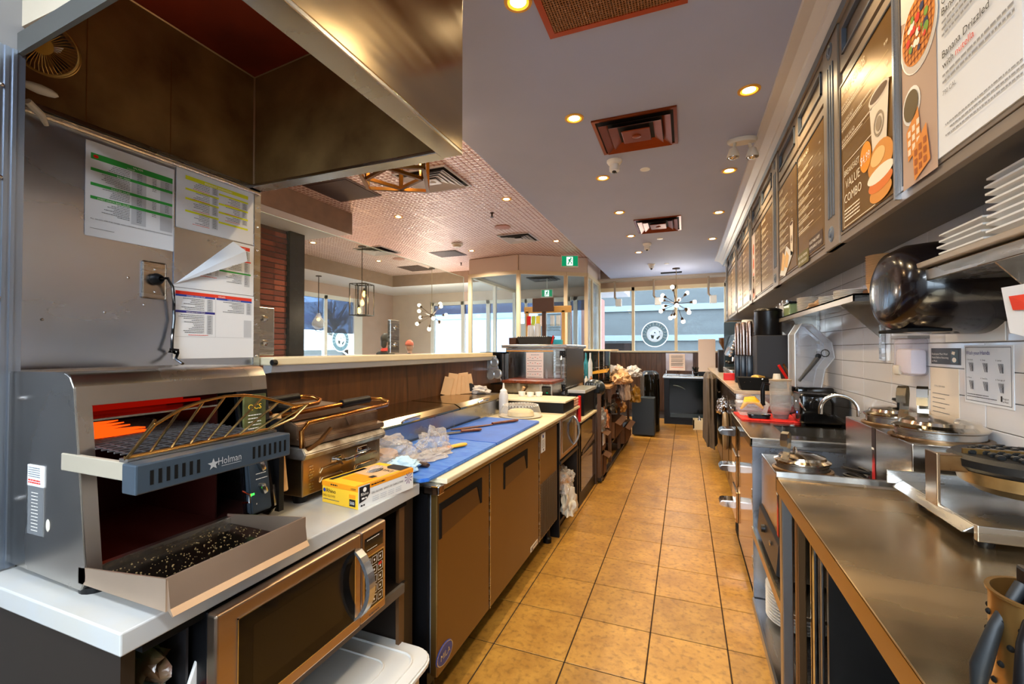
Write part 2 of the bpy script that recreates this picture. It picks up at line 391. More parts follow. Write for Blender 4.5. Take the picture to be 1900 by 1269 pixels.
# back wall of the kitchen: low wall, sill, windows
YB = 10.2
bw = MB(); bw.box(-1.95, 1.1, YB, YB+.15, 0, 1.30); bw.box(-1.95, 1.1, YB, YB+.15, 2.74, 3.17); struct(bw.build('wall_back', mat('tan_wall', '#a48a74', .7)))
bb = struct(MB().box(-1.95, .94, YB-.02, YB-.012, .0, 1.27).build('trim_3', WOODF))
for i in range(26):
    x = -1.9+.11*i; MB().box(x+.002, x+.108, YB-.03, YB-.02, .02, 1.26, .002, 1).build('plank', WOODF, bb)
struct(MB().box(-1.95, 1.0, YB-.06, YB+.16, 1.28, 1.315, .004).build('trim_4', mat('sill_cream', '#d9c8a8', .5)))
wb = MB()
FR = mat('cream_window_frame', '#dcc9a6', .45)
for x in (-1.9, -1.08, -.18, .80): wb.box(x-.03, x+.03, YB, YB+.09, 1.31, 2.74)
wb.box(-1.93, .9, YB, YB+.09, 2.66, 2.74)
wn = struct(wb.build('window_1', FR))
for a, b in ((-1.87, -1.11), (-1.05, -.21), (-.15, .77)): MB().box(a, b, YB+.04, YB+.046, 1.31, 2.66).build('pane', GLASS, wn)
# rear of the kitchen behind the camera
wf = MB(); wf.box(-1.9, -1.1, -2.4, -2.3, 0, 3.17); wf.box(.7, 1.1, -2.4, -2.3, 0, 3.17); wf.box(-1.1, .7, -2.4, -2.3, 0, .9); wf.box(-1.1, .7, -2.4, -2.3, 2.5, 3.17); struct(wf.build('wall_front', GREYW))
w4 = MB(); w4.box(-1.1, -1.05, -2.38, -2.32, .9, 2.5); w4.box(.65, .7, -2.38, -2.32, .9, 2.5); w4.box(-.225, -.175, -2.38, -2.32, .9, 2.5); w4 = struct(w4.build('window_4', WHITE)); MB().box(-1.05, .65, -2.355, -2.35, .9, 2.5).build('pane', GLASS, w4)
struct(MB().box(-9.0, -1.75, .9, 1.0, 0, 3.2).build('wall_front_dining', GREYW))
# dining left wall with windows
XL = -7.9
DW = mat('dining_wall', '#c2a698', .7, var=.12, vs=3)
dl = MB(); dl.box(XL-.15, XL, 1, 7.0, 0, 3.2); dl.box(XL-.15, XL, 7.0, 9.05, 0, .9); dl.box(XL-.15, XL, 7.0, 9.05, 2.64, 3.2); dl.box(XL-.15, XL, 9.05, 10.7, 0, 3.2)
struct(dl.build('wall_dining_left', DW))
WF = mat('white_window_frame', '#e4e4e0', .4)
d2 = MB()
for y in (7.03, 8.1): d2.box(XL-.05, XL+.03, y-.045, y+.045, .9, 2.62)
d2.box(XL-.05, XL+.03, 7.0, 9.4, 2.54, 2.64); d2.box(XL-.05, XL+.05, 9.03, 9.34, 0, 2.64)
w2 = struct(d2.build('window_2', WF))
for a, b in ((7.08, 8.05), (8.15, 9.03)):
    MB().box(XL-.02, XL-.014, a, b, .9, 2.54).build('pane', GLASS, w2)
    MB().box(XL+.004, XL+.008, a, b, 2.54-(.75 if a < 8 else .8), 2.54).build('roller_blind', film('blind_mesh', '#8c98ac', .22, .6), w2)
# dining far wall
YD = 10.7
df = MB(); df.box(XL, -6.6, YD, YD+.15, 0, 3.2); df.box(-6.6, -1.95, YD, YD+.15, 2.62, 3.2); df.box(-6.6, -1.95, YD, YD+.15, 0, .3)
struct(df.build('wall_dining_back', mat('dining_far_wall', '#d2c0b2', .7, var=.1)))
d3 = MB()
for x in (-6.55, -5.6, -4.85, -4.1, -3.3, -2.5, -2.0): d3.box(x-.05, x+.05, YD-.05, YD+.05, .3, 2.64)
d3.box(-6.6, -1.95, YD-.05, YD+.05, 2.55, 2.64)
w3 = struct(d3.build('window_3', WF))
for a, b in ((-6.5, -5.65), (-5.55, -4.9), (-4.8, -4.15), (-4.05, -3.35), (-3.25, -2.55), (-2.45, -2.05)):
    MB().box(a, b, YD, YD+.006, .3, 2.55).build('pane', GLASS, w3)
    MB().box(a, b, YD-.03, YD-.026, 2.30, 2.55).build('roller_blind', MC['blind_mesh'], w3)
# the wall between dining room and kitchen back corner
struct(MB().box(-1.98, -1.9, 10.2, 10.85, 0, 3.17).build('wall_corner', TRIMP))
# ------------------------------------------------------------- outside
GR = mat('snowy_ground', '#a0a4aa', .8, var=.15, vs=.4)
struct(MB().box(-60, 40, -30, 60, -.25, -.12).build('ground_outside', GR))
def tree(x, y, h, lab):
    t = thing('bare_tree', lab, 'tree', (x, y, -.12), 'bare trees outside the windows')
    mb = MB(); rnd = random.Random(int(x*7+y))
    mb.tube([(x, y, -.12), (x+.1, y, h*.35), (x, y, h*.5)], [.16, .1, .08], 6)
    mb.build('trunk', mat('bark', '#4a423c', .9), t); mb = MB()
    for i in range(46):
        a = rnd.uniform(0, 6.28); e = rnd.uniform(.2, 1.3); l = rnd.uniform(.25, .5)*h
        z0 = h*rnd.uniform(.3, .55); p1 = (x+math.cos(a)*l*.5*math.cos(e), y+math.sin(a)*l*.5*math.cos(e), z0+l*.5*math.sin(e))
        p2 = (x+math.cos(a+.3)*l*math.cos(e), y+math.sin(a+.3)*l*math.cos(e), z0+l*math.sin(e)*1.05)
        mb.tube([(x, y, z0), p1, p2], [.04, .025, .01], 4)
        for q in range(3):
            b = rnd.uniform(0, 6.28); mb.tube([p1, (p1[0]+math.cos(b)*l*.3, p1[1]+math.sin(b)*l*.3, p1[2]+l*.35)], [.018, .006], 3)
    mb.build('branches', MC['bark'], t)
tree(-24, 25.5, 6.4, 'bare winter tree seen through the left dining windows')
def car(x, y, rz, m, lab):
    t = thing('parked_car', lab, 'car', (x, y, -.12), 'cars parked outside', rz=0)
    prof = [(-2.2, .35), (-2.15, .8), (-1.3, 1.0), (-.7, 1.48), (.9, 1.5), (1.6, 1.05), (2.2, .95), (2.25, .35)]
    Mt = Matrix.Translation((x, y, -.12)) @ Matrix.Rotation(rz, 4, 'Z')
    b = MB().prism(prof, -.85, .85, 'y', .06); b.xf(Mt); b.build('body', m, t, True)
    g = MB().prism([(-1.15, 1.0), (-.66, 1.42), (.85, 1.44), (1.4, 1.06)], -.87, .87, 'y'); g.xf(Mt); g.build('side_window', BLACKG, t)
    for sx in (-1.35, 1.4):
        for sy in (-.8, .8):
            w = MB().cyl((sx, sy-.1, .32), (sx, sy+.1, .32), .33); w.xf(Mt); w.build('wheel', BLACKM, t)
car(-13.2, 12.6, R(70), mat('silver_car_paint', '#c8ccd2', .25, .5), 'silver car parked outside behind the first dining window')
car(-17.6, 18.9, R(60), mat('white_car_paint', '#e6e8ea', .3), 'white car parked outside behind the round window sign')
bd = thing('building', 'long pale concrete building across the street behind the back windows', 'building', (0, 22, -.12))
MB().box(-6.5, 12, 20, 24, -.12, 9).build('wall', mat('concrete_far', '#3e4446', .8, var=.2, vs=.8, stretch=(1, 1, 6)), bd)
for i, z in enumerate((1.7, 3.0)): MB().box(-6.5, 12, 19.9, 20, z, z+.25).build('ledge', mat('ledge_far', '#5c686c', .7), bd)
for x in (-5.6, -3.4, 3.2, 6.5): MB().box(x, x+1.3, 19.93, 20, 0, 1.6).build('window', BLACKG, bd)
b2 = thing('building', 'pink brick entrance block outside the back left window', 'building', (-3.2, 15, -.12))
MB().box(-3.9, -2.85, 14.5, 17, -.12, 3.2).build('wall', mat('pink_brick_far', '#8a6258', .8, var=.2, vs=6), b2)
MB().box(-3.5, -3.2, 14.44, 14.5, -.1, 3.1).build('pillar', mat('pale_blue_far', '#7c8c98', .6), b2)
b3 = thing('building', 'low white shop building far across the car park', 'building', (-30, 25, -.12))
MB().box(-42, -9, 30, 34, -.12, 5.5).build('wall', mat('shop_far', '#b8c0cc', .8), b3)
MB().box(-42, -9, 29.8, 30, 3.6, 4.4).build('sign_band', mat('shop_band', '#7f90ac', .6), b3)
# ------------------------------------------------------------- ceiling fixtures
GLOWRING = mat('warm_trim_ring', '#e0a53a', .4, .3)
LENS = emit('lamp_lens', '#fff0c4', 14); BAFF = emit('baffle_glow_paint', '#f0a028', 1.3)  # baffle emission stands in for the bulb's light on it
def downlight(x, y, z, label, r=.062, w=None, col=WARM, group='recessed ceiling downlights'):
    t = thing('downlight', label, 'ceiling light', (x, y, z), group)
    MB().lathe([(r*.74, -.001), (r*.78, -.006), (r, -.005), (r*1.02, 0)], (x, y, z), 24).build('trim_ring', GLOWRING, t, True)
    MB().disc((x, y, z-.0015), r*.58).build('lens', LENS, t); MB().lathe([(r*.58, -.0016), (r*.80, -.0050)], (x, y, z), 24).build('painted_glow_baffle', BAFF, t)
    lamp('bulb', 'SPOT', (0, 0, -.02), w or POT_W, col, .04, (0, 0, 0), t, cone=R(140))
    return t
near = ['nearest the hood', 'second from the hood', 'third from the hood', 'fourth from the hood', 'fifth from the hood', 'farthest from the hood']
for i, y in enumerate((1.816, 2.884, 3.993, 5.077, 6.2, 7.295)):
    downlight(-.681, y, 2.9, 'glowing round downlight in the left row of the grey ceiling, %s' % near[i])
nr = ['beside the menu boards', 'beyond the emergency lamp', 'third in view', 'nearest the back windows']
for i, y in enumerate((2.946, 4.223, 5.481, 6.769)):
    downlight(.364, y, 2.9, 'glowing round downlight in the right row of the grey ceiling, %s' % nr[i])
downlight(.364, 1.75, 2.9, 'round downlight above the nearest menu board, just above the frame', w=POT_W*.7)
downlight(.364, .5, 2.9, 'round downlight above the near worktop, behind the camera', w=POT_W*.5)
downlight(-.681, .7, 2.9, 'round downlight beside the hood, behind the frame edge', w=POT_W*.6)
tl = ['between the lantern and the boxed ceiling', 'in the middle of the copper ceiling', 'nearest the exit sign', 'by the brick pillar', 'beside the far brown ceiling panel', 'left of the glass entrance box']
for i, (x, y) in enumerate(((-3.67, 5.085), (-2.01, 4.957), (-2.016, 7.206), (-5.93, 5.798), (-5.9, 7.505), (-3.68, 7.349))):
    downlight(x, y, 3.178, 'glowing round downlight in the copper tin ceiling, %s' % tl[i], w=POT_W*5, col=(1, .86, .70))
# long cool light fitting behind the camera
t = thing('ceiling_light', 'long cool white ceiling light over the rear of the kitchen', 'ceiling light', (-.25, -1.3, 2.6))
MB().box(-.9, .4, -1.45, -1.15, 2.57, 2.59).build('housing', WHITE, t)
for x in (-.8, .3): MB().tube([(x, -1.3, 2.59), (x, -1.3, 2.9)], .003, 6).build('suspension_wire', STEEL, t)
MB().box(-.87, .37, -1.42, -1.18, 2.565, 2.57).build('diffuser', emit('cool_diffuser', '#eaf2ff', 9), t)
lamp('tube', 'AREA', (0, 0, -.06), 23, COOL, 1.24, (0, 0, 0), t, shape='RECTANGLE', size_y=.24)
lamp('added_uplight', 'AREA', (0, 0, -.02), 34, COOL, 1.2, (math.pi, 0, 0), t, shape='RECTANGLE', size_y=.2)  # upward lamp added so cool light reaches the ceiling
t = copy_tree(t, (-.25, -.45, 2.6), label='long cool white ceiling light nearest behind the camera')
# copper diffuser vents
def vent_square(x0, x1, y0, y1, z, m, m2, label, name='ceiling_vent', group=None, rings=3):
    cx, cy = (x0+x1)/2, (y0+y1)/2; t = thing(name, label, 'ceiling vent', (cx, cy, z), group)
    f = MB(); w = .022
    f.box(x0, x1, y0, y0+w, z-.012, z); f.box(x0, x1, y1-w, y1, z-.012, z); f.box(x0, x0+w, y0+w, y1-w, z-.012, z); f.box(x1-w, x1, y0+w, y1-w, z-.012, z)
    f.build('frame', m, t)
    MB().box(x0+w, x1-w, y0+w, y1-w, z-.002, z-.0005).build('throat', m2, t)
    hx, hy = (x1-x0)/2-w, (y1-y0)/2-w
    for k in range(rings):
        a = 1 - k/(rings)*.92 if k else .93; b = a-.22; c = MB(); za, zb = z-.004, z-.03+.004*k
        if k == rings-1: c.box(cx-hx*a, cx+hx*a, cy-hy*a, cy+hy*a, z-.03, z-.022, .006); c.ball((cx, cy, z-.031), .02, 2, (1.6, 1.6, .4))
        else:
            A = [(cx-hx*a, cy-hy*a), (cx+hx*a, cy-hy*a), (cx+hx*a, cy+hy*a), (cx-hx*a, cy+hy*a)]; B = [(cx-hx*b, cy-hy*b), (cx+hx*b, cy-hy*b), (cx+hx*b, cy+hy*b), (cx-hx*b, cy+hy*b)]
            for i in range(4):
                j = (i+1) % 4
                c.poly((*A[i], zb), (*A[j], zb), (*B[j], za), (*B[i], za)); c.poly((*B[i], za-.001), (*B[j], za-.001), (*A[j], zb-.002), (*A[i], zb-.002))
        c.build('louver', m, t)
    return t
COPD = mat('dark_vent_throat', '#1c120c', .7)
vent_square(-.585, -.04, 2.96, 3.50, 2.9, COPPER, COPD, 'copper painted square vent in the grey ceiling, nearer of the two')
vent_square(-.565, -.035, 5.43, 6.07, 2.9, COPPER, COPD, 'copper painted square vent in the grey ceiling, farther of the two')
WV = mat('white_vent', '#c8c4c8', .45, .2)
vent_square(-2.83, -2.2, 3.80, 4.40, 3.178, WV, COPD, 'white square diffuser in the copper ceiling behind the near lantern', rings=5)
vent_square(-2.80, -2.26, 6.50, 7.05, 3.178, WV, COPD, 'white square diffuser in the copper ceiling near the entrance box', rings=5)
vent_square(-5.6, -4.99, 6.40, 7.00, 3.178, WV, COPD, 'white square diffuser in the copper ceiling beside the hanging lantern', rings=5)
# grille at top of frame
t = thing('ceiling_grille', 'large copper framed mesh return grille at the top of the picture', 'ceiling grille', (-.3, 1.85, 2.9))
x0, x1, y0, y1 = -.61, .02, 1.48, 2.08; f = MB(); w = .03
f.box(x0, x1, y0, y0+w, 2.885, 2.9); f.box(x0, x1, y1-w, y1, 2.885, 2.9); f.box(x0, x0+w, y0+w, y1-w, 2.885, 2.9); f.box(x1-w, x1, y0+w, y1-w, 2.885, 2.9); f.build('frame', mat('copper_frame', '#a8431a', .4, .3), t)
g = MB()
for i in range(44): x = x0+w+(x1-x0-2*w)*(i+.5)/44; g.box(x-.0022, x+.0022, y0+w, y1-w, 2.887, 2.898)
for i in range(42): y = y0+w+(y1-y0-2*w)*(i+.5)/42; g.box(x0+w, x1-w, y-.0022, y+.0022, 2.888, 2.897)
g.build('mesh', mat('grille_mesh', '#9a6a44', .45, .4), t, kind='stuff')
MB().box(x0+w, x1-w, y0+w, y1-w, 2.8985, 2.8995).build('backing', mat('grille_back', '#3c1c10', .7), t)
# brown return panels in the tin ceiling
RP = mat('brown_mesh_panel', '#4a2a20', .55, .2, var=.3, vs=60)
for (a, b, c, d, l) in ((-3.95, -3.34, 3.70, 4.30, 'dark brown square return panel in the copper ceiling beside the boxed soffit'), (-4.49, -3.93, 7.18, 7.66, 'brown square panel in the middle of the copper ceiling'), (-5.95, -5.4, 8.2, 8.8, 'brown square panel in the far corner of the copper ceiling')):
    t = thing('return_panel', l, 'ceiling panel', ((a+b)/2, (c+d)/2, 3.178), 'brown return panels')
    MB().box(a, b, c, d, 3.172, 3.178).build('frame', RP, t); MB().box(a+.03, b-.03, c+.03, d-.03, 3.168, 3.172).build('perforated_sheet', mat('brown_perforated', '#3a2018', .6, .3, bump=.3, bs=200), t)
# round white things on the ceiling
def dome(x, y, z, label, s=1, dark=False):
    t = thing('security_camera', label, 'camera', (x, y, z), 'ceiling cameras')
    MB().lathe([(.062*s, 0), (.062*s, -.012*s), (.05*s, -.03*s), (.038*s, -.035*s)], (x, y, z), 24).build('base', WHITEP, t, True)
    MB().lathe([(.038*s, -.03*s), (.042*s, -.06*s), (.04*s, -.085*s), (.022*s, -.10*s)] if not dark else [(.045*s, -.03*s), (.045*s, -.05*s), (.03*s, -.085*s), (0, -.10*s)], (x, y, z), 20).build('housing', WHITEP if not dark else WHITEP, t, True)
    MB().ball((x, y-.012, z-.088*s), .021*s, 2).build('lens', BLACKG, t, True)
dome(-.53, 3.66, 2.9, 'white dome camera on the grey ceiling below the near vent')
dome(-.51, 6.74, 2.9, 'white dome camera on the grey ceiling beyond the far vent')
dome(-.56, 8.4, 2.9, 'small dark eyed dome camera nearest the back windows', 1, True)
for x, y, l in ((-.31, 3.93, 'nearer white round sprinkler cover on the grey ceiling'), (-.32, 6.5, 'farther white round sprinkler cover on the grey ceiling'), (-.30, 8.45, 'smallest white sprinkler cover by the back windows')):
    solo(MB().lathe([(.042, 0), (.04, -.006), (0, -.008)], (x, y, 2.9), 20), 'sprinkler_cover', WHITEP, l, 'sprinkler', 'sprinkler covers')
for x, y, l in ((-3.67, 6.77, 'white smoke detector on the copper ceiling'), ):
    t = thing('smoke_detector', l, 'smoke detector', (x, y, 3.178)); MB().lathe([(.10, 0), (.10, -.02), (.08, -.03)], (x, y, 3.178)).build('base', WHITEP, t, True); MB().lathe([(.08, -.03), (.055, -.06), (0, -.065)], (x, y, 3.178)).build('sensor', CREAMP, t, True)
for x, y, l in ((-2.53, 6.08, 'copper round speaker grille near the middle of the tin ceiling'), (-5.38, 7.47, 'copper round speaker grille beyond the lantern')):
    solo(MB().lathe([(.12, 0), (.118, -.008), (.1, -.012), (0, -.012)], (x, y, 3.178)), 'ceiling_speaker', mat('speaker_pink', '#b98474', .5), l, 'speaker', 'ceiling speakers', True)
for x, y, l in ((-4.6, 5.1, 'small sprinkler head beside the boxed soffit'), (-4.4, 8.3, 'small sprinkler head in the far copper ceiling'), (-2.4, 5.4, 'small sprinkler head in the near copper ceiling')):
    solo(MB().lathe([(.03, 0), (.012, -.01), (.01, -.05), (.028, -.055), (0, -.058)], (x, y, 3.178), 12), 'fire_sprinkler', BRONZE, l, 'sprinkler', 'sprinkler heads')
# emergency lamp
t = thing('emergency_light', 'cream twin head emergency lamp on the ceiling by the menu boards', 'emergency light', (.40, 3.62, 2.9))
MB().lathe([(.10, 0), (.10, -.02), (.09, -.03), (0, -.032)], (.40, 3.62, 2.9), 24, sy=.5).build('mount_plate', CREAMP, t, True)
for dx, dy in ((-.05, -.02), (.05, .02)):
    x, y = .40+dx, 3.62+dy
    MB().tube([(x, y, 2.87), (x+dx*.2, y, 2.82)], .012).build('bracket', CREAMP, t)
    MB().lathe([(0, .045), (.025, .03), (.042, -.02), (.042, -.035)], (x+dx*.3, y-.02, 2.79), 18).build('lamp_head', CREAMP, t, True)
    MB().ball((x+dx*.3, y-.022, 2.758), .036, 2, (1, 1, .5)).build('lens', CHROME, t, True)
# exit signs
EXG = emit('exit_green', '#12935f', .55); EXW = emit('exit_white', '#eafff2', .9)
def exit_sign(c, w, h, label, rz=0):
    t = thing('exit_sign', label, 'exit sign', c)
    B = MB().box(-w/2, w/2, -.02, .02, -h, 0, .004); B.xf(Matrix.Translation(c)@Matrix.Rotation(rz, 4, 'Z')); B.build('housing', WHITEP, t)
    ex = Vector((math.cos(rz), math.sin(rz), 0)); n = Vector((math.sin(rz), -math.cos(rz), 0))
    p = Plane(Vector(c)-ex*w/2+n*.0205, ex, (0, 0, -1), n)
    p.rect('green_face', EXG, .015, .015, w-.015, h-.015)
    m = w/2; p.rect('door_symbol', EXW, m-h*.28, h*.14, m+h*.26, h*.88, 2)
    k = 3; s = h/ .16
    p.disc('running_figure', EXG, m+.015*s, .04*s, .011*s, k)
    for q in ([(m+.0*s, .052*s), (m+.018*s, .05*s), (m+.004*s, .09*s), (m-.016*s, .085*s)], [(m-.014*s, .085*s), (m+.002*s, .088*s), (m-.02*s, .13*s), (m-.034*s, .127*s)], [(m, .084*s), (m+.006*s, .078*s), (m+.028*s, .1*s), (m+.026*s, .125*s), (m+.016*s, .125*s), (m+.016*s, .104*s)], [(m-.02*s, .056*s), (m, .052*s), (m-.012*s, .078*s), (m-.022*s, .076*s)], [(m+.014*s, .056*s), (m+.036*s, .07*s), (m+.034*s, .078*s), (m+.01*s, .064*s)]):
        p.poly('running_figure', EXG, q, k)
    p.done(t)
    return t
exit_sign((-2.03, 8.2, 3.13), .33, .22, 'green exit sign with running figure on top of the glass entrance box', R(20))
es = exit_sign((-2.72, 9.0, 2.62), .25, .17, 'green exit sign seen through the entrance box glass', R(10)); MB().tube([(-2.72, 9.0, 2.62), (-2.72, 9.0, 2.86)], .01, 6).build('hanger', WHITEP, es)
# sputnik chandeliers
BULB = emit('frosted_globe', '#fff0cc', 9)
def sputnik(c, top, label, s=1, seed=1, n=14, w=60):
    t = thing('sputnik_chandelier', label, 'chandelier', (c[0], c[1], top), 'sputnik chandeliers'); rnd = random.Random(seed)
    MB().lathe([(.07, 0), (.07, -.02), (.01, -.03)], (c[0], c[1], top), 20).build('canopy', BRONZE, t, True)
    MB().tube([(c[0], c[1], top), c], .006, 6).build('stem', mat('pale_rod', '#b9a88a', .3, .8), t)
    MB().ball(c, .045*s, 2).build('hub', BRONZE, t, True)
    for i in range(n):
        th_ = math.acos(1-2*(i+.5)/n); ph = i*2.39996+seed
        d = Vector((math.sin(th_)*math.cos(ph), math.sin(th_)*math.sin(ph), math.cos(th_)))
        L = (.26+.06*rnd.random())*s; C = Vector(c)
        a = MB().tube([C, C+d*L], .005, 5).build('arm', BRONZE, t)
        if i % 4 == 0 and d.z > 0:
            continue
        MB().tube([C+d*(L-.05*s), C+d*L], [.018*s, .024*s], 10).build('socket', BRONZE, a)
        MB().ball(C+d*(L+.028*s), .036*s, 2).build('globe', BULB, a, True)
    lamp('chandelier_glow', 'POINT', (0, 0, c[2]-top), w, (1, .86, .7), .2, (0, 0, 0), t)
sputnik((-.15, 9.0, 2.22), 2.9, 'gold sputnik chandelier with round globes in front of the back windows', 1.05, 2, 16, 16)
sputnik((-5.3, 8.6, 2.10), 3.178, 'gold sputnik chandelier hanging in the dining room', 1.1, 5, 14)
# lantern pendants
def lantern(x, y, z0, z1, top, w, label, m, bulbs=3, rz=.2, bw=.012, sc=1):
    t = thing('lantern_pendant', label, 'pendant light', (x, y, top), 'black lantern pendants')
    MB().lathe([(.07, 0), (.07, -.015), (.008, -.02)], (x, y, top), 18).build('canopy', BRONZE, t, True)
    MB().tube([(x, y, top), (x, y, z1-.1)], .007, 6).build('rod', BRONZE, t)
    M_ = Matrix.Translation((x, y, 0))@Matrix.Rotation(rz, 4, 'Z')
    for (a, b, c2) in ((w, w, 0), (w*.62, w*.62, R(38))):
        f = MB(); h = a/2
        for sx in (-h, h):
            for sy in (-h, h): f.box(sx-bw/2, sx+bw/2, sy-bw/2, sy+bw/2, z0, z1)
        for z in (z0, z1):
            for s_ in (-h, h): f.box(-h, h, s_-bw/2, s_+bw/2, z-bw/2, z+bw/2); f.box(s_-bw/2, s_+bw/2, -h, h, z-bw/2, z+bw/2)
        f.xf(M_ @ Matrix.Rotation(c2, 4, 'Z')); f.build('cage', m, t)
    for i in range(bulbs):
        bx, by, bz = x+.05*math.cos(i*2.1), y+.05*math.sin(i*2.1), z1-.12-.16*i*(z1-z0)/.6
        MB().tube([(x, y, z1-.06), (bx, by, bz+.05)], .004, 5).build('cord', BRONZE, t)
        q = MB().tube([(bx, by, bz+.05), (bx, by, bz)], .016, 8).build('socket', BRONZE, t)
        MB().lathe([(.014, 0), (.03, -.04), (.034, -.07), (.02, -.1), (0, -.108)], (bx, by, bz), 14).build('bulb', emit('filament_bulb', '#ffb84e', 7), q, True)
    lamp('lantern_glow', 'POINT', (0, 0, (z0+z1)/2-top), 18, (1, .62, .3), .1, (0, 0, 0), t)
    return t
BKM = mat('black_cage_metal', '#17130f', .4, .7); GDM = mat('bronze_gold_cage', '#6b4718', .28, .9)
lantern(-5.335, 6.33, 1.95, 2.50, 3.178, .30, 'black framed lantern pendant with three filament bulbs in the dining room', BKM, 3)
lantern(-2.0, 2.72, 2.62, 3.05, 3.178, .46, 'nearest bronze lantern frame partly hidden behind the hood', GDM, 1, rz=.5, bw=.024)
t = thing('teardrop_pendant', 'clear glass teardrop pendant hanging before the first dining window', 'pendant light', (-7.2, 7.2, 2.9))
MB().lathe([(.06, 0), (.06, -.015), (.006, -.02)], (-7.2, 7.2, 2.9), 16).build('canopy', BRONZE, t); MB().tube([(-7.2, 7.2, 2.9), (-7.2, 7.2, 2.1)], .008, 6).build('rod', BRONZE, t)
MB().lathe([(.03, .06), (.05, 0), (.13, -.14), (.12, -.22), (.05, -.27), (0, -.28)], (-7.2, 7.2, 2.05), 20).build('shade', CLEAR, t, True); MB().ball((-7.2, 7.2, 1.98), .035).build('bulb', MC['filament_bulb'], t, True)
# small sign lamps over the back windows
for x in (-1.45, -.62, .46):
    t = thing('blind_bracket', {-1.45: 'white box on a drop pipe over the left back window', -.62: 'white box on a drop pipe over the middle back window', .46: 'white box on a drop pipe over the right back window'}[x], 'bracket', (x, 10.0, 2.9), 'drop pipe boxes over the back windows')
    MB().tube([(x, 10.0, 2.9), (x, 10.0, 2.5), (x+.06, 10.0, 2.42)], .022, 8).build('pipe', mat('taupe_pipe', '#9b8a78', .5), t); MB().box(x+.02, x+.15, 9.93, 10.07, 2.30, 2.46, .01).build('box', WHITEP, t)
# black lines under bulkhead: bare soffit over the back windows
struct(MB().box(-1.95, .94, 9.85, 10.19, 2.86, 2.9).build('trim_5', TRIMP))
solo(MB().box(-.45, -.05, 9.4, 9.5, 2.885, 2.9), 'slot_vent', BLACKM, 'small black slot vent at the far end of the grey ceiling', 'ceiling vent')
# ------------------------------------------------------------- EXTRACTION HOOD (left)
HX, HY0, HY1, HZ = -.69, .50, 1.31, 2.02
t = thing('extraction_hood', 'big stainless extraction hood with stained inside over the conveyor toaster', 'hood', (-1.16, .9, HZ))
MB().box(HX-.02, HX, HY0, HY1, HZ, 2.9, .002).build('front_panel', mat('hood_front_steel', '#c9b593', .2, 1, var=.2, vs=1.5, stretch=(1, .6, 5), rvar=.1, bump=.015, bs=3), t)
MB().box(-1.65, HX-.02, HY1-.012, HY1, HZ, 2.9).build('side_panel', HOODIN, t)
MB().box(-1.65, HX-.02, HY0+.012, HY0+.02, HZ+.06, 2.9).build('side_panel', mat('cream_hood_end', '#cdbfa8', .5), t)
MB().box(-1.655, -1.645, HY0, HY1, HZ, 2.9).build('back_panel', HOODIN, t)
r = MB(); r.box(HX-.075, HX, HY0, HY1, HZ-.012, HZ, .002); r.box(-1.65, HX-.075, HY1-.045, HY1+.01, HZ-.012, HZ, .002); r.build('rim', STEEL, t)
r = MB().prism([(-1.45, 2.008), (-.70, 2.062), (-.70, 2.106), (-1.45, 2.055)], HY0+.005, HY0+.014, 'y'); r.build('end_rim', mat('grey_end_rim', '#777875', .35, .7), t)
# sloped baffle filter roof inside
b = MB().poly((-1.645, HY0, 2.475), (-1.645, HY1-.012, 2.475), (HX-.03, HY1-.012, 2.56), (HX-.03, HY0, 2.56)); b.build('baffle', HOODIN2, t)
s = MB(); s.tube([(-1.643, HY0, 2.475), (-1.643, HY1-.016, 2.475)], .004, 6); s.tube([(-1.643, HY1-.015, 2.475), (-1.643, HY1-.015, HZ)], .004, 6); s.tube([(-1.643, HY1-.015, 2.475), (HX-.03, HY1-.015, 2.56)], .003, 6)
s.build('weld_seam', mat('bright_seam', '#d8c8a8', .3, .8), t)
for y in (.62, .75, .98): MB().tube([(-1.6445, y, HZ), (-1.6445, y, 2.35)], .0012, 4).build('panel_seam', mat('rusty_seam', '#8a5a28', .5, .5), t)
# rail with gutter along the wall under the hood
r = MB(); r.tube([(-1.635, .47, 2.0), (-1.635, 1.315, 2.0)], .009, 10); r.box(-1.645, -1.62, .47, 1.315, 2.008, 2.02); r.build('gutter_rail', STEEL, t)
# steel sheet on the wall, with riveted end strip
t = struct(MB().box(-1.655, -1.642, .47, 1.325, .88, 2.02).build('wall_left_steel', STEELW))
MB().box(-1.643, -1.6395, 1.297, 1.325, .9, 2.0).build('edge_strip', STEEL, t)
for z in (1.06, 1.2, 1.33, 1.46, 1.56, 1.66, 1.765, 1.86, 1.94): MB().ball((-1.639, 1.311, z), .005, 2, (.6, 1, 1)).build('rivet', CHROME, t, True)
for y, z in ((.86, 1.585), (.905, 1.503), (.80, 1.47), (.66, 1.44)): MB().ball((-1.6415, y, z), .004, 2, (.6, 1, 1)).build('rivet', CHROME, t, True)
# ribbed aluminium corner guard
t = thing('corner_guard', 'ribbed aluminium strip covering the wall end at the left edge', 'corner guard', (-1.385, .4, .885))
g = MB(); g.box(-1.378, -1.373, .30, .518, .885, 2.02)
for i in range(16): y = .31+i*.0125; g.box(-1.373, -1.370, y, y+.0065, .885, 2.02)
g.build('ribbed_sheet', mat('blue_grey_aluminium', '#98a2b0', .28, .9), t)
for z in (1.03, 1.25, 1.47, 1.73, 1.93): MB().ball((-1.3695, .48, z), .005, 2, (.6, 1, 1)).build('screw', CHROME, t, True)
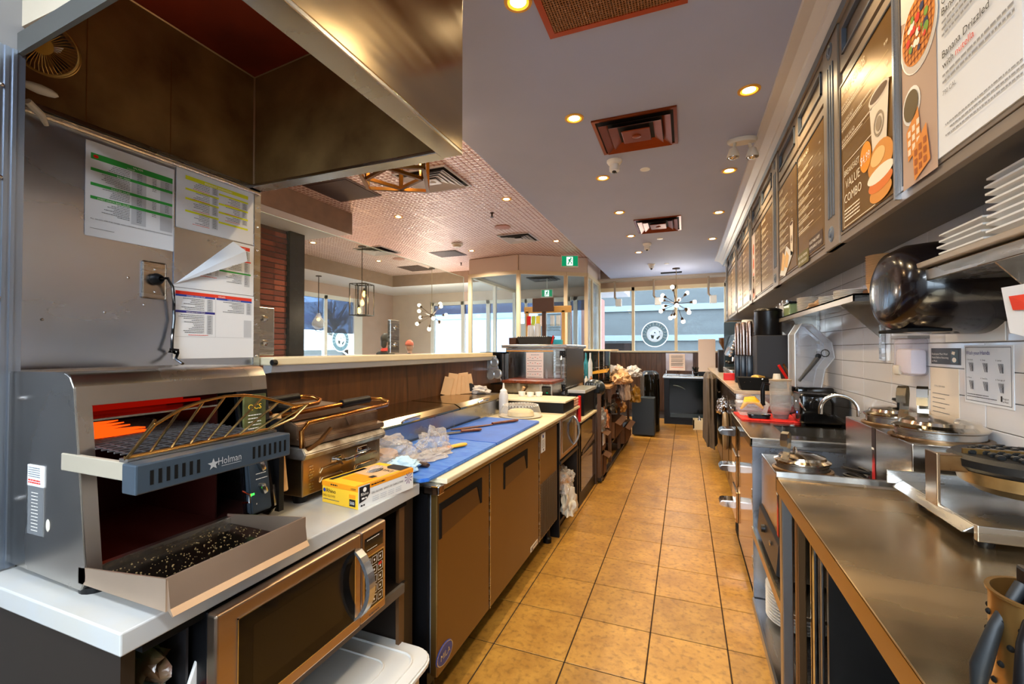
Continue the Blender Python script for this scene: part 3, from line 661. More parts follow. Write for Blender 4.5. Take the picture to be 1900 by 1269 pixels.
# small clip fan inside the hood
FC = Vector((-1.50, .60, 2.12)); FS = .66; t = thing('clip_fan', 'small white clip fan with gold hub tucked under the hood', 'fan', FC)
dn = Vector((.78, -.52, -.30)).normalized(); U_ = dn.orthogonal().normalized(); V_ = dn.cross(U_)
def fp(r, a, h): return FC + (U_*(r*math.cos(a)) + V_*(r*math.sin(a)) + dn*h)*FS
g = MB(); N_ = 44
for i in range(N_):
    a = i*2*math.pi/N_; g.tube([fp(.03, a, .035), fp(.07, a, .03), fp(.093, a, .0)], .0011, 4, cap=False)
g.tube([fp(.094, i*2*math.pi/40, 0) for i in range(40)], .0028, 6, closed=True); g.tube([fp(.094, i*2*math.pi/40, -.03) for i in range(40)], .0028, 6, closed=True)
g.build('wire_guard', mat('gold_wire', '#b98e4a', .3, .8), t, kind='stuff')
h = MB(); h.poly(*[fp(.032, i*2*math.pi/24, .037) for i in range(24)]); h.build('hub', mat('gold_hub', '#c9973f', .35, .6), t)
for k in range(4):
    b = MB(); a = k*math.pi/2
    b.poly(fp(.02, a, 0), fp(.085, a-.35, -.015), fp(.085, a+.35, .015), fp(.025, a+.6, .01)); b.build('blade', mat('fan_blade', '#3a2a1a', .4), t)
MB().lathe([(.0, 0), (.02, .01), (.028, .03), (.02, .055), (0, .06)], FC-dn*.05, 16).build('motor', WHITEP, t, True)
MB().ball((-1.56, .615, 2.035), .032, 2, (.6, 1.2, .35)).build('clip', CREAMP, t, True); MB().tube([(-1.58, .60, 2.0), (-1.60, .635, 1.985), (-1.61, .65, 1.965)], [.009, .009, .005], 8).build('clip', CREAMP, t, True)
# ------------------------------------------------------------- papers taped to the steel
def sheet(y0, y1, z0, z1, label, name='recipe_sheet', curl=0):
    t = thing(name, label, 'paper', (-1.641, (y0+y1)/2, z0), 'recipe sheets taped to the steel wall')
    f = lambda u, v: (-1.6405 + .0025*math.sin(u*3.1)*curl + .0006, y0+(y1-y0)*u, z1+(z0-z1)*v)
    MB().grid(f, 6, 2).build('sheet', PAPER, t, True)
    return t, Plane((-1.6396+.002*curl, y0, z1), (0, 1, 0), (0, 0, -1), (1, 0, 0), .0005)
w = .243
t, p = sheet(.748, .991, 1.695, 1.978, 'white recipe sheet with green header bands, leftmost on the steel wall')
X0, X1 = .012, w-.006
rows = [(.032, .03, 'SALADS'), (.078, .011, 'BABY FRESH'), (.122, .011, 'CULTURE SALAD'), (.162, .011, 'SWEET ONION BASIL SALAD')]
p.rect('green_band', GREEN, X0, .034, X1, .052); p.text(WINK, 'SALADS', w*.55, .043, .008, align='c'); p.text(WINK, 'CAESAR', w*.47, .0505, .006, align='c')
p.disc('crest', RED, .024, .043, .0065, 2, .005)
for v, h, tx in rows[1:]: p.rect('green_band', GREEN, X0, v, X1, v+.009); p.text(WINK, tx, w*.46, v+.0075, .0065, align='r')
p.rect('shaded_column', GREYP, w*.48, .053, w*.65, .221, .5)
p.rect('shaded_column', GREYP, w*.82, .053, X1, .221, .5)
for v0, n in ((.056, 5), (.09, 6), (.134, 5), (.174, 8)):
    for i in range(n):
        v = v0+i*.0052; p.words(INK2, w*.46, v, random.uniform(.03, .075), .0018, align='r'); p.words(INK2, w*.54, v, .014, .0018)
        if v0 != .09 and v0 != .174 or i < 2: p.words(INK2, w*.72, v, .012, .0018)
        if v0 in (.056, .134): p.words(INK2, w*.88, v, .012, .0018)
p.text(INK, 'ALL SALADS ARE FOR MIXED WITH DRESSING UNLESS REQUESTED ON SIDE BY GUEST', X0, .232, .005, width=w*.93)
p.words(INK2, X0, .258, .06, .0012); p.done(t)
t, p = sheet(.997, 1.292, 1.783, 1.992, 'white recipe sheet with yellow header bands, upper right on the steel wall')
p.rect('yellow_band', YELP, .03, .018, .27, .032); p.text(WINK, 'BREAKFAST SANDWICHES', .15, .029, .009, align='c')
for v in (.062, .096, .14): p.rect('yellow_band', YELP, .03, v, .15, v+.007); p.text(INK2, 'BREAKFAST SANDWICH', .14, v+.006, .005, align='r')
for v in (.044, .08, .112, .15): p.rect('yellow_band', YELP, .15, v, .27, v+.007)
for v0, n, u in ((.034, 4, .115), (.071, 4, .115), (.105, 5, .115), (.149, 6, .115), (.054, 4, .235), (.088, 4, .235), (.122, 3, .235)):
    for i in range(n): p.words(INK2, u, v0+i*.006, random.uniform(.02, .06), .002, align='r'); p.words(INK2, u+.014, v0+i*.006, .012, .002)
    p.rect('shaded_column', GREYP, u+.01, v0-.002, u+.032, v0+n*.006, .5)
    p.words(REDP, u, v0+n*.006, .06, .0018, 'red_print', align='r')
p.done(t)
t, p = sheet(.992, 1.295, 1.575, 1.778, 'white recipe sheet with red and green bands, peeling away at its upper left corner')
p.rect('red_band', REDP, .20, .012, .285, .026); p.text(WINK, 'SANDWICHES', .24, .023, .008, align='c'); p.rect('red_band', REDP, .16, .068, .29, .073)
p.rect('red_band', REDP, .09, .10, .155, .108); p.rect('green_band', GREEN, .16, .118, .29, .124)
for v0, n, u in ((.03, 6, .25), (.078, 6, .25), (.129, 6, .25), (.112, 6, .13)):
    for i in range(n): p.words(INK2, u, v0+i*.006, random.uniform(.03, .07), .002, align='r'); p.words(INK2, u+.014, v0+i*.006, .012, .002)
p.rect('shaded_column', GREYP, .262, .03, .285, .17, .5); p.words(REDP, .15, .152, .08, .002, 'red_print', align='r')
p.done(t)
# peeled corner flap: curls to the lower right
n = 10
P0, P1, P2 = Vector((-1.6385, .996, 1.585)), Vector((-1.6385, 1.205, 1.778)), Vector((-1.585, 1.225, 1.70))
rows_ = []
for i in range(n+1):
    u = i/n; base = P0.lerp(P1, u); tip = base + (P2-P1)*u
    mid = (base+tip)/2 + Vector((.03*u, 0, 0)); rows_.append((base, mid, tip))
f = MB()
for a, b in zip(rows_, rows_[1:]):
    f.poly(a[0], a[1], b[1], b[0]); f.poly(a[1], a[2], b[2], b[1])
f.build('peeled_corner', PAPER, t, True)
bgp = MB().poly(P0+Vector((.0002, 0, 0)), P1+Vector((.0002, 0, 0)), Vector((-1.6383, .992, 1.779)), Vector((-1.6383, .9915, 1.585))); bgp.build('bared_wall', STEELW, t)
t, p = sheet(.992, 1.297, 1.325, 1.573, 'white recipe sheet with red and blue header bands, lowest on the steel wall')
p.rect('red_band', REDP, .006, .01, .295, .022); p.text(WINK, 'WRAPS', .17, .0205, .0085, align='c'); p.disc('crest', RED, .015, .016, .006, 2)
p.rect('blue_band', BLUEP, .006, .022, .145, .029); p.text(WINK, 'CHICKEN CAESAR WRAP', .075, .0278, .0058, align='c'); p.rect('blue_band', BLUEP, .15, .022, .295, .029); p.text(WINK, 'TURKEY CLUB WRAP', .22, .0278, .0058, align='c')
p.rect('navy_band', NAVYP, .006, .078, .145, .086); p.text(WINK, 'VEGETABLE PESTO WRAP', .075, .0845, .0058, align='c')
for v0, n_, u in ((.034, 7, .105), (.092, 11, .105), (.034, 7, .262)):
    for i in range(n_): p.words(INK2, u, v0+i*.0062, random.uniform(.03, .09), .002, align='r'); p.words(INK2, u+.014, v0+i*.0062, .012, .002)
    p.rect('shaded_column', GREYP, u+.01, v0-.002, u+.032, v0+n_*.0062, .5)
p.words(REDP, .12, .163, .07, .002, 'red_print', align='r'); p.rect('rule', INK2, .147, .03, .1475, .17); p.rect('rule', INK2, .006, .17, .295, .1705); p.rect('shaded_column', GREYP, .262, .10, .295, .168, .5); p.done(t)
# outlet with plug and tied cord
t = thing('outlet_plate', 'steel outlet plate on the steel wall left of the papers', 'outlet', (-1.641, .93, 1.54))
MB().box(-1.642, -1.636, .895, .968, 1.525, 1.648, .005).build('cover', STEEL, t)
for z in (1.548, 1.622): MB().ball((-1.6355, .932, z), .004).build('screw', CHROME, t, True)
t = thing('power_cord', 'black plug and cord hanging knotted from the outlet', 'cord', (-1.63, .94, 1.59))
MB().lathe([(.018, 0), (.02, .012), (.013, .03), (.009, .035)], (-1.636, .932, 1.59), 16, 'x').build('plug', BLACK, t, True)
MB().tube([(-1.61, .932, 1.59), (-1.60, .95, 1.594), (-1.605, .968, 1.57), (-1.62, .982, 1.52), (-1.625, .986, 1.46), (-1.62, .978, 1.40), (-1.61, .972, 1.36), (-1.615, .984, 1.345), (-1.63, .975, 1.35), (-1.612, .968, 1.358), (-1.60, .985, 1.355), (-1.61, .99, 1.345), (-1.60, .978, 1.325), (-1.56, .975, 1.31)], .0048, 8).build('cable', BLACKG, t, True)
# ------------------------------------------------------------- pass-through ledge and glass
t = thing('pass_through_ledge', 'long cream wooden ledge on top of the brown half wall', 'ledge', (-1.66, 2.4, 1.28))
MB().box(-1.72, -1.575, 1.335, 3.57, 1.29, 1.325, .006).build('top', CREAM, t); MB().prism([(-1.63, 1.255), (-1.585, 1.262), (-1.58, 1.29), (-1.63, 1.29)], 1.335, 3.60, 'y').build('front_rail', mat('grey_rail', '#aeb1b4', .35, .5), t)
MB().tube([(-1.57, 1.325, 1.303), (-1.57, 1.345, 1.303)], .012).build('end_cap', BLACK, t)
t = thing('glass_guard', 'clear glass guard standing on the ledge in steel clamps', 'glass guard', (-1.70, 2.3, 1.325))
MB().box(-1.703, -1.697, 1.34, 3.25, 1.33, 1.95).build('pane', GLASSG, t)
MB().tube([(-1.70, 1.34, 1.951), (-1.70, 3.25, 1.951), (-1.70, 3.25, 1.335)], .0022, 6).build('polished_edge', mat('glass_edge', '#cfe0dc', .2), t)
for y, w_ in ((1.385, .052), (2.31, .045)):
    c = MB().box(-1.712, -1.688, y-w_, y+w_, 1.33, 1.54, .004).build('clamp', STEEL, t)
    for z in (1.385, 1.49): MB().lathe([(0, .012), (.012, .01), (.014, 0)], (-1.688, y, z), 12, 'x').build('bolt', CHROME, c, True)
# ------------------------------------------------------------- LEFT COUNTER
t = thing('counter_cabinet', 'dark brown open fronted counter cabinet under the conveyor toaster', 'cabinet', (-1.25, .92, 0))
MB().box(-1.60, -.92, .478, .50, .0, .838).build('side_panel', DKBROWN, t); MB().box(-1.60, -.915, 1.30, 1.36, .0, .838).build('side_panel', DKBROWN, t)
MB().box(-.925, -.912, 1.275, 1.305, .0, .838).build('edge_trim', mat('brown_edge', '#5c4026', .4), t)
MB().box(-1.60, -1.58, .50, 1.30, 0, .838).build('back_panel', BLACKM, t); MB().box(-1.58, -.90, .50, 1.30, .535, .56).build('shelf', DKBROWN, t)
MB().box(-.905, -.893, .50, 1.28, .533, .562).build('shelf_edge', mat('worn_edge', '#5d564e', .5), t)
MB().box(-1.58, -.92, .50, 1.30, .06, .08).build('bottom_shelf', DKBROWN, t); MB().box(-1.58, -.9, .50, 1.30, .82, .838).build('top_rail', BLACKM, t)
MB().box(-1.2, -.93, .593, .598, .56, .82).build('divider', mat('dark_divider', '#2c2a2c', .4), t)
solo(MB().box(-1.64, -.887, .46, 1.362, .84, .88, .003), 'countertop', QUARTZ, 'white speckled quartz countertop holding the toaster and grill', 'countertop')
# crinkled grocery bag and label stick in the open bay
def crumple(c, sx, sy, sz, seed, amp=.5, sub=4):
    b = MB(); b.ball(c, 1, sub, (sx, sy, sz), amp, 12, seed)
    rnd = random.Random(seed)
    for v in b.bm.verts: v.co += Vector((rnd.uniform(-1, 1)*sx, rnd.uniform(-1, 1)*sy, rnd.uniform(-1, 1)*sz))*.05
    return b
t = thing('plastic_bag', 'crumpled clear plastic bag with green and red print under the counter', 'bag', (-1.0, .545, .56))
crumple((-.985, .548, .635), .075, .035, .075, 3).build('bag', mat('printed_film', '#e4eae6', .2, var=.8, vs=10, col2='#2c5a40', bump=.5, bs=30), t)
MB().ball((-.915, .55, .66), .014).build('red_print', RED, t, True)
MB().ball((-1.03, .546, .755), 1, 3, (.11, .036, .045), .5, 9, 8).build('dark_pouch', mat('dark_pouch_film', '#6a2422', .2, var=.6, vs=6, col2='#1c5a34', bump=.4, bs=20), t, True)
t = thing('label_stick', 'white plastic tag with red round sticker leaning in the open bay', 'tag', (-.93, .57, .6))
b = MB().box(-.004, .004, -.014, .014, 0, .17, .002); b.xf(Matrix.Translation((-.925, .572, .60))@Matrix.Rotation(R(-22), 4, 'X')); b.build('strip', WHITEP, t)
b = MB().lathe([(0, .001), (.010, 0)], (0, 0, 0), 16, 'x'); b.xf(Matrix.Translation((-.919, .60, .675))); b.build('sticker', RED, t)
# ------------------------------------------------------------- MICROWAVE
def grid_keys(p, m, u0, v0, w, h, nx, ny, name='key_outline', t_=.0014):
    for i in range(nx):
        for j in range(ny):
            a, b = u0+i*w, v0+j*h; c, d = a+w*.82, b+h*.78
            p.rect(name, m, a, b, c, b+t_, 2); p.rect(name, m, a, d-t_, c, d, 2); p.rect(name, m, a, b, a+t_, d, 2); p.rect(name, m, c-t_, b, c, d, 2)
            p.rect(name, m, a+w*.3, b+h*.3, a+w*.5, b+h*.5, 2)
def microwave(x, y0, y1, z0, z1, label, depth=.45, small=False):
    t = thing('microwave_oven', label, 'microwave', (x-depth/2, (y0+y1)/2, z0)); W_ = y1-y0; H = z1-z0
    MB().box(x-depth, x-.03, y0+.004, y1-.004, z0+.012, z1-.002, .004).build('body', BLACK, t)
    yd = y0+W_*.79
    d = MB().box(x-.03, x, y0, yd-.002, z0+.012, z1, .006, 3).build('door', mat('warm_steel', '#c6ae98', .34, 1, var=.15, vs=2, stretch=(1, 1, 10), rvar=.08), t)
    g = MB().box(x-.002, x+.0015, y0+W_*.085, yd-.03, z0+.045, z1-.032); g.build('window', mat('dark_oven_glass', '#060709', .08, spec=.4), d)
    f = MB(); a, b, c, e = y0+W_*.083, yd-.028, z0+.043, z1-.030
    for q in ((a, b, c, c+.002), (a, b, e-.002, e), (a, a+.002, c, e), (b-.002, b, c, e)): f.box(x, x+.0022, *q)
    f.build('window_trim', CHROME, d)
    f = MB().box(x+.0012, x+.0018, y0+W_*.15, yd-.075, z0+.075, z1-.062); f.build('inner_window', mat('inner_glass', '#120e0b', .16, spec=.5), d)
    n = 14; hp = [(x+.006+.048*math.sin(math.pi*i/n)**.7, yd-.016, z0+.045+(H-.085)*i/n) for i in range(n+1)]
    hb = MB()
    for i in range(n):
        A, B = hp[i], hp[i+1]
        for q in (0,):
            hb.prism([(A[0], A[2]), (B[0], B[2]), (B[0]-.012, B[2]), (A[0]-.012, A[2])], yd-.032, yd-.006, 'y')
    bmesh.ops.remove_doubles(hb.bm, verts=hb.bm.verts[:], dist=.0001)
    hb.build('handle', mat('satin_handle', '#c9ced2', .22, .9), d, True)
    c = MB().box(x-.03, x-.001, yd+.001, y1, z0+.012, z1, .006, 3).build('control_panel', MC['warm_steel'], t)
    p = Plane((x-.001, yd, z1), (0, 1, 0), (0, 0, -1), (1, 0, 0), .0006); w = y1-yd
    p.rect('display', BLACKG, w*.12, H*.09, w*.86, H*.24); p.rect('keypad', BLACKG, w*.12, H*.30, w*.88, H*.85); p.rect('keypad_trim', CHROME, w*.09, H*.285, w*.91, H*.865, .5)
    p.words(WINK, w*.2, H*.11, w*.5, .0025, k=2); p.words(WINK, w*.2, H*.215, w*.4, .002, k=2)
    grid_keys(p, WINK, w*.16, H*.32, w*.24, H*.105, 3, 5); p.rect('red_key', REDP, w*.66, H*.42, w*.8, H*.45, 2); p.words(INK2, w*.3, H*.91, w*.4, .003, k=2)
    p.done(c)
    for yy in (y0+.04, y1-.04): MB().cyl((x-.06, yy, z0), (x-.06, yy, z0+.013), .012).build('foot', BLACK, t)
    return t
microwave(-.86, .605, 1.137, .5605, .835, 'large stainless microwave with curved handle under the white countertop')
# white lidded tub on the floor shelf
t = thing('storage_tub', 'white plastic storage tub with moulded lid below the microwave', 'tub', (-1.05, 1.1, .08))
def rr(x0, x1, y0, y1, r, n=5):
    o = []
    for cx, cy, a0 in ((x1-r, y1-r, 0), (x0+r, y1-r, 90), (x0+r, y0+r, 180), (x1-r, y0+r, 270)):
        for i in range(n+1): a = R(a0+90*i/n); o.append((cx+r*math.cos(a), cy+r*math.sin(a)))
    return o
MB().prism(rr(-1.30, -.80, .86, 1.27, .06), .08, .33, 'z').build('box', mat('milky_plastic', '#c9c6c0', .35), t)
b = MB().prism(rr(-1.32, -.775, .84, 1.30, .07), .33, .352, 'z', .006); b.build('lid', mat('milky_lid', '#d6d4ce', .32), t)
b = MB(); b.tube([(p[0], p[1], .353) for p in rr(-1.27, -.82, .89, 1.25, .05)], .005, 6, closed=True); b.tube([(p[0], p[1], .353) for p in rr(-1.2, -.89, .95, 1.19, .04)], .004, 6, closed=True); b.build('lid_rib', MC['milky_lid'], t, True)
# ------------------------------------------------------------- CONVEYOR TOASTER
ty0, ty1 = .50, .93; tz0, tz1 = .893, 1.312
t = thing('conveyor_toaster', 'stainless conveyor toaster glowing inside at the near left', 'toaster', (-1.28, .70, .88))
prof = [(-1.52, tz0+.01), (-1.095, tz0-.003), (-1.075, tz0+.02), (-1.075, tz0+.03), (-1.125, tz1-.03), (-1.14, tz1-.008), (-1.16, tz1), (-1.50, tz1-.004), (-1.52, tz1-.02)]
def fx(z): return -1.075 - (z-.92)*.132     # front face x at height z
TS = mat('toaster_steel', '#c6c2bc', .24, 1, var=.16, vs=3, stretch=(1, 1, .5), rvar=.1, bump=.02, bs=5)
b = MB().prism(prof, ty0, ty0+.012, 'y', .002); b.build('side_panel', TS, t)
b = MB().prism(prof, ty1-.012, ty1, 'y', .002); b.build('side_panel', TS, t)
MB().prism([(-1.52, tz1-.02), (-1.50, tz1-.003), (-1.16, tz1+.001), (-1.138, tz1-.007), (-1.1235, tz1-.03), (-1.132, tz1-.03), (-1.145, tz1-.012), (-1.165, tz1-.006), (-1.495, tz1-.009), (-1.515, tz1-.022)], ty0+.001, ty1-.001, 'y').build('top_panel', TS, t, True)
def fface(ya, yb, za, zb, th=.012): return MB().prism([(fx(za)-th, za), (fx(za), za), (fx(zb), zb), (fx(zb)-th, zb)], ya, yb, 'y', .001)
fc = fface(ty0+.001, ty1-.001, 1.245, tz1-.028); fc.build('front_header', TS, t)
fface(ty0+.001, .527, tz0+.01, 1.245).build('front_post', TS, t); fface(.835, ty1-.001, tz0+.02, 1.245).build('front_post', BLACKG, t)
MB().prism([(fx(.95)-.012, .95), (fx(.95)+.008, .95), (fx(1.17)+.006, 1.17), (fx(1.17)-.012, 1.17)], .945, .965, 'y', .003).build('end_trim', mat('tan_end_trim', '#c89a62', .4), t); MB().box(-1.45, -1.07, .93, .946, .90, 1.16).build('motor_cover', BLACK, t)
ci = MB(); ci.box(-1.49, -1.48, ty0+.012, ty1-.012, tz0+.02, tz1-.01); ci.box(-1.49, -1.145, ty0+.012, ty0+.016, tz0+.02, tz1-.035); ci.box(-1.49, -1.145, .80, .804, tz0+.02, tz1-.035); ci.box(-1.49, -1.09, ty0+.012, ty1-.012, tz0+.02, tz0+.024); ci.build('cavity_lining', mat('dark_oven_lining', '#2a0c08', .4, .5), t)
MB().box(-1.47, -1.14, .518, .80, 1.21, 1.214).build('heat_shield', STEEL, t)
for i in range(4): MB().tube([(-1.42+.07*i, .52, 1.226), (-1.42+.07*i, .80, 1.226)], .004, 8).build('heating_rod', emit('red_hot', '#a01004', .35), t)
for i in range(5): MB().prism([(-1.45+.055*i, .519), (-1.41+.055*i, .519), (-1.40+.055*i, .60), (-1.405+.055*i, .69-.02*(i % 3)), (-1.43+.055*i, .73-.015*i), (-1.445+.055*i, .64)], 1.1655, 1.168, 'z').build('glowing_element', emit('orange_hot', '#ff4a0c', 1.0), t)
cv = MB()
for i in range(26): x = -1.44+.0205*i; cv.tube([(x, .52, 1.163-(max(0, x+1.13))*.05), (x, .80, 1.163-(max(0, x+1.13))*.05)], .0022, 4)
for i in range(12): y = .53+.024*i; cv.tube([(-1.44, y, 1.1625), (-1.12, y, 1.1625), (-.93, y, 1.153)], .0012, 4)
cv.build('conveyor_belt', mat('belt_wire', '#8c8f94', .35, .9), t, kind='stuff')
cl = MB().box(-1.16, -.925, .497, .507, 1.118, 1.152, .002).build('belt_side_rail', mat('rail_cream', '#a39a88', .4), t)
rk = MB().box(-.925, -.885, .478, .80, 1.105, 1.158, .003); bpn = rk.build('rack_front', mat('slate_rack_front', '#46535f', .3, .3, var=.2, vs=10), t)
p = Plane((-.885, .478, 1.158), (0, 1, 0), (0, 0, -1), (1, 0, 0), .0006)
for k in range(7):
    for base in (.022, .222):
        u = base+k*.0135
        if base > .2 and u > .312: continue
        p.rect('slot', BLACKM, u, .014, u+.006, .04)
star = []
for i in range(10): a = -math.pi/2+i*math.pi/5; r_ = .012 if i % 2 == 0 else .005; star.append((.135+r_*math.cos(a), .03+r_*math.sin(a)))
p.poly('star_emblem', mat('silver_print', '#d4d9dc', .3, .5), star, 2); p.text(MC['silver_print'], 'Holman', .145, .034, .021, width=.05); p.rect('underline', MC['silver_print'], .152, .037, .195, .038, 2)
p.done(bpn)
rnd = random.Random(3)
w_ = MB(); T0 = [(-.945, .49, 1.165), (-.93, .79, 1.165)]
top = []
for i in range(9):
    u = i/8; yb = .497+.285*u; yt = .50+.34*u; zt = 1.232+.035*math.sin(math.pi*min(1, u*1.15+.02))-.008*u; xt = -.872
    w_.tube([(-.94, yb, 1.166), (xt, yt, zt)], .0024, 6); top.append((xt, yt, zt))
w_.tube([(-.94, .492, 1.160), (-.872, .50, 1.226)]+[top[i] for i in range(1, 9)]+[(-.90, .825, 1.19), (-.94, .79, 1.166)], .003, 8)
w_.tube([(-.94, .49, 1.164), (-.94, .80, 1.166)], .003, 8)
w_.build('wire_rack', BRASSY, t, True)
MB().box(-.955, -.93, .49, .80, 1.155, 1.162).build('rack_rail', STEEL, t)
# control panel with knobs
cp = MB().prism([(-1.075, .925), (-1.055, .925), (-1.078, 1.085), (-1.092, 1.085)], .835, .897, 'y', .004).build('control_panel', mat('slate_panel', '#39444f', .3, .4), t)
for z in (1.045, .985):
    MB().lathe([(.017, 0), (.017, .006), (.014, .007)], (fx(z)+.006, .870, z), 20, 'x').build('knob_bezel', CHROME, cp, True)
    k = MB().box(.004, .026, -.007, .007, -.014, .014, .004); k.xf(Matrix.Translation((fx(z)+.008, .870, z))@Matrix.Rotation(R(20), 4, 'X')); k.build('knob', STEEL, cp, True)
MB().box(-1.066, -1.062, .838, .847, .972, .979).build('green_lamp', emit('green_lamp', '#3cff4a', 1.5), cp)
pp = Plane((-1.0615, .837, 1.08), (0, 1, 0), (0, 0, -1), (1, 0, .13), .0008); pp.words(WINK, .012, .052, .03, .0015); pp.words(WINK, .012, .066, .035, .0015)
pp.poly('star_emblem', WINK, [(.014+.007*(1 if i % 2 == 0 else .45)*math.cos(-math.pi/2+i*math.pi/5), .135+.007*(1 if i % 2 == 0 else .45)*math.sin(-math.pi/2+i*math.pi/5)) for i in range(10)], 4); pp.words(WINK, .022, .133, .014, .004, 'lettering', k=4); pp.done(cp)
MB().tube([(-1.07, .82, .99), (-1.045, .82, .985), (-1.045, .82, .965), (-1.07, .82, .96)], .003, 6).build('latch', CHROME, t)
# crumb tray
tr = MB()
tr.prism([(-1.10, .905), (-.835, .905), (-.825, .897), (-.822, .899), (-.83, .91), (-.838, .962), (-.842, .962), (-.845, .912), (-1.10, .912)], .503, .80, 'y')
tr.prism([(-1.10, .905), (-.838, .905), (-.838, .962), (-1.10, .935)], .500, .503, 'y'); tr.prism([(-1.10, .905), (-.838, .905), (-.838, .962), (-1.10, .935)], .80, .803, 'y')
tray = tr.build('crumb_tray', mat('tray_steel', '#d8c0a8', .34, .9, var=.2, vs=3, rvar=.08), t)
MB().box(-1.09, -.846, .504, .799, .9125, .9135).build('tray_floor', mat('burnt_tray', '#15120e', .2, .6, rvar=.1, vs=9), tray)
MB().box(-1.10, -1.085, .504, .799, .9125, .93).build('tray_lip', STEEL, tray)
cr = MB(); rnd = random.Random(5)
for i in range(420):
    x, y = rnd.uniform(-1.08, -.85), rnd.uniform(.51, .795); s_ = rnd.uniform(.0004, .0012); cr.box(x-s_, x+s_, y-s_, y+s_, .9136, .9136+s_*1.5)
cr.build('crumbs', mat('bread_crumbs', '#8a744c', .8), tray, kind='stuff')
p = Plane((-1.135, .60, 1.306), (0, 1, 0), (.13, 0, -1), (1, 0, .13), .004); p.text(mat('embossed_ink', '#8f9498', .3, .9), 'CAUTION HOT', .075, .028, .013, width=.075, name='embossed_lettering'); p.done(t)
lb = MB().box(-1.285, -1.225, ty0-.0015, ty0, .975, 1.075).build('rating_plate', mat('plate_grey', '#9b9d9e', .35, .6), t)
lb2 = MB().box(-1.285, -1.225, ty0-.0022, ty0, 1.075, 1.118).build('warning_label', PAPER, t)
p = Plane((-1.285, ty0-.0024, 1.118), (1, 0, 0), (0, 0, -1), (0, -1, 0), .0006)
for i in range(5): p.words(INK2, .006, .004+i*.0045, .045, .0015)
for i in range(2): p.words(REDP, .006, .029+i*.005, .046, .003, 'red_print')
for i in range(12): p.words(WINK, .02, .055+i*.007, .025, .0016)
p.done(lb2)
MB().ball((-1.21, ty0, 1.0), .010, 2, (.7, .2, 1.3)).build('blob', CREAMP, t, True)
for x in (-1.105, -1.45):
    for y in (.535, .865): MB().lathe([(.030, .0), (.032, .012), (.026, .016)], (x, y, .88), 18).build('foot', BLACK, t, True)
# steel tag card beside toaster opening ("QCS")
q = MB().box(-1.107, -1.10, .845, .91, 1.12, 1.235); lc = q.build('model_card', mat('olive_card', '#6a6a3a', .4, var=.4, vs=20, col2='#2f3420'), t)
p = Plane((-1.0995, .845, 1.235), (0, 1, 0), (0, 0, -1), (1, 0, 0), .0006); p.text(YBOX, 'QCS', .03, .04, .020, width=.04, align='c')
for i in range(6): p.words(WINK, .01, .055+i*.009, .04, .002)
p.done(lc)
# ------------------------------------------------------------- PANINI GRILL
t = thing('panini_grill', 'stained steel contact grill with black handle grips on the white countertop', 'grill', (-1.27, 1.21, .88))
GS = mat('grill_body_steel', '#b89a70', .28, 1, var=.3, vs=4, col2='#8a6a44', rvar=.1, bump=.02, bs=8)
body = MB().box(-1.45, -1.09, 1.03, 1.40, .905, 1.02, .004).build('body', GS, t)
for (ya, yb) in ((1.10, 1.20), (1.26, 1.38)):
    for z in (.975, .945): MB().tube([(-1.09, ya, z-.012), (-1.086, ya+.006, z), (-1.086, yb-.01, z+.001), (-1.09, yb, z-.006)], .0035, 6).build('louver', GS, body, True)
MB().tube([(-1.09, 1.17, .992), (-1.065, 1.17, .99), (-1.058, 1.19, .99), (-1.058, 1.30, .997), (-1.068, 1.31, .998)], .0055, 8).build('drawer_pull', CHROME, body, True)
MB().box(-1.092, -1.085, 1.145, 1.19, .985, 1.005, .002).build('bracket', CHROME, body); MB().box(-1.092, -1.085, 1.27, 1.32, .992, 1.01, .002).build('bracket', CHROME, body)
for x in (-1.13, -1.41):
    for y in (1.06, 1.375): MB().lathe([(.02, 0), (.024, .025)], (x, y, .88), 16).build('foot', BLACK, t, True)
GD = mat('greasy_plate', '#b8b6b0', .38, .8, var=.65, vs=14, col2='#4a3420', bump=.1, bs=30)
lp = MB(); lp.prism([(-1.46, 1.022), (-1.07, 1.022), (-1.062, 1.04), (-1.075, 1.058), (-1.46, 1.058)], 1.015, 1.40, 'y', .003); lp.build('lower_plate', GD, t)
GU = mat('grill_lid_steel', '#c4b29c', .36, .85, var=.5, vs=8, col2='#7e6046', bump=.05, bs=14)
up = MB(); up.prism([(-1.44, 1.07), (-1.07, 1.062), (-1.07, 1.08), (-1.10, 1.085), (-1.10, 1.125), (-1.13, 1.135), (-1.42, 1.15), (-1.44, 1.14)], 1.02, 1.40, 'y', .003)
lid = up.build('upper_plate', GU, t)
MB().box(-1.42, -1.12, 1.02, 1.39, 1.135, 1.14, .002).xf(Matrix.Identity(4)).build('lid_cover', mat('brown_burnt_lid', '#5a3a24', .4, .7, var=.5, vs=8, col2='#2b1a10'), t)
MB().prism([(1.22, 1.125), (1.255, 1.125), (1.238, 1.09)], -1.098, -1.092, 'x', .001).build('spring_bracket', GU, lid)
MB().tube([(-1.075, 1.03, 1.05), (-1.07, 1.08, 1.07), (-1.075, 1.13, 1.10)], .008, 8).build('hinge_arm', mat('rusty_arm', '#7a5530', .35, .8, var=.4, vs=40), t, True)
HG = mat('heat_tinted_bar', '#c08a48', .18, 1, var=.3, vs=12, col2='#8a4a20')
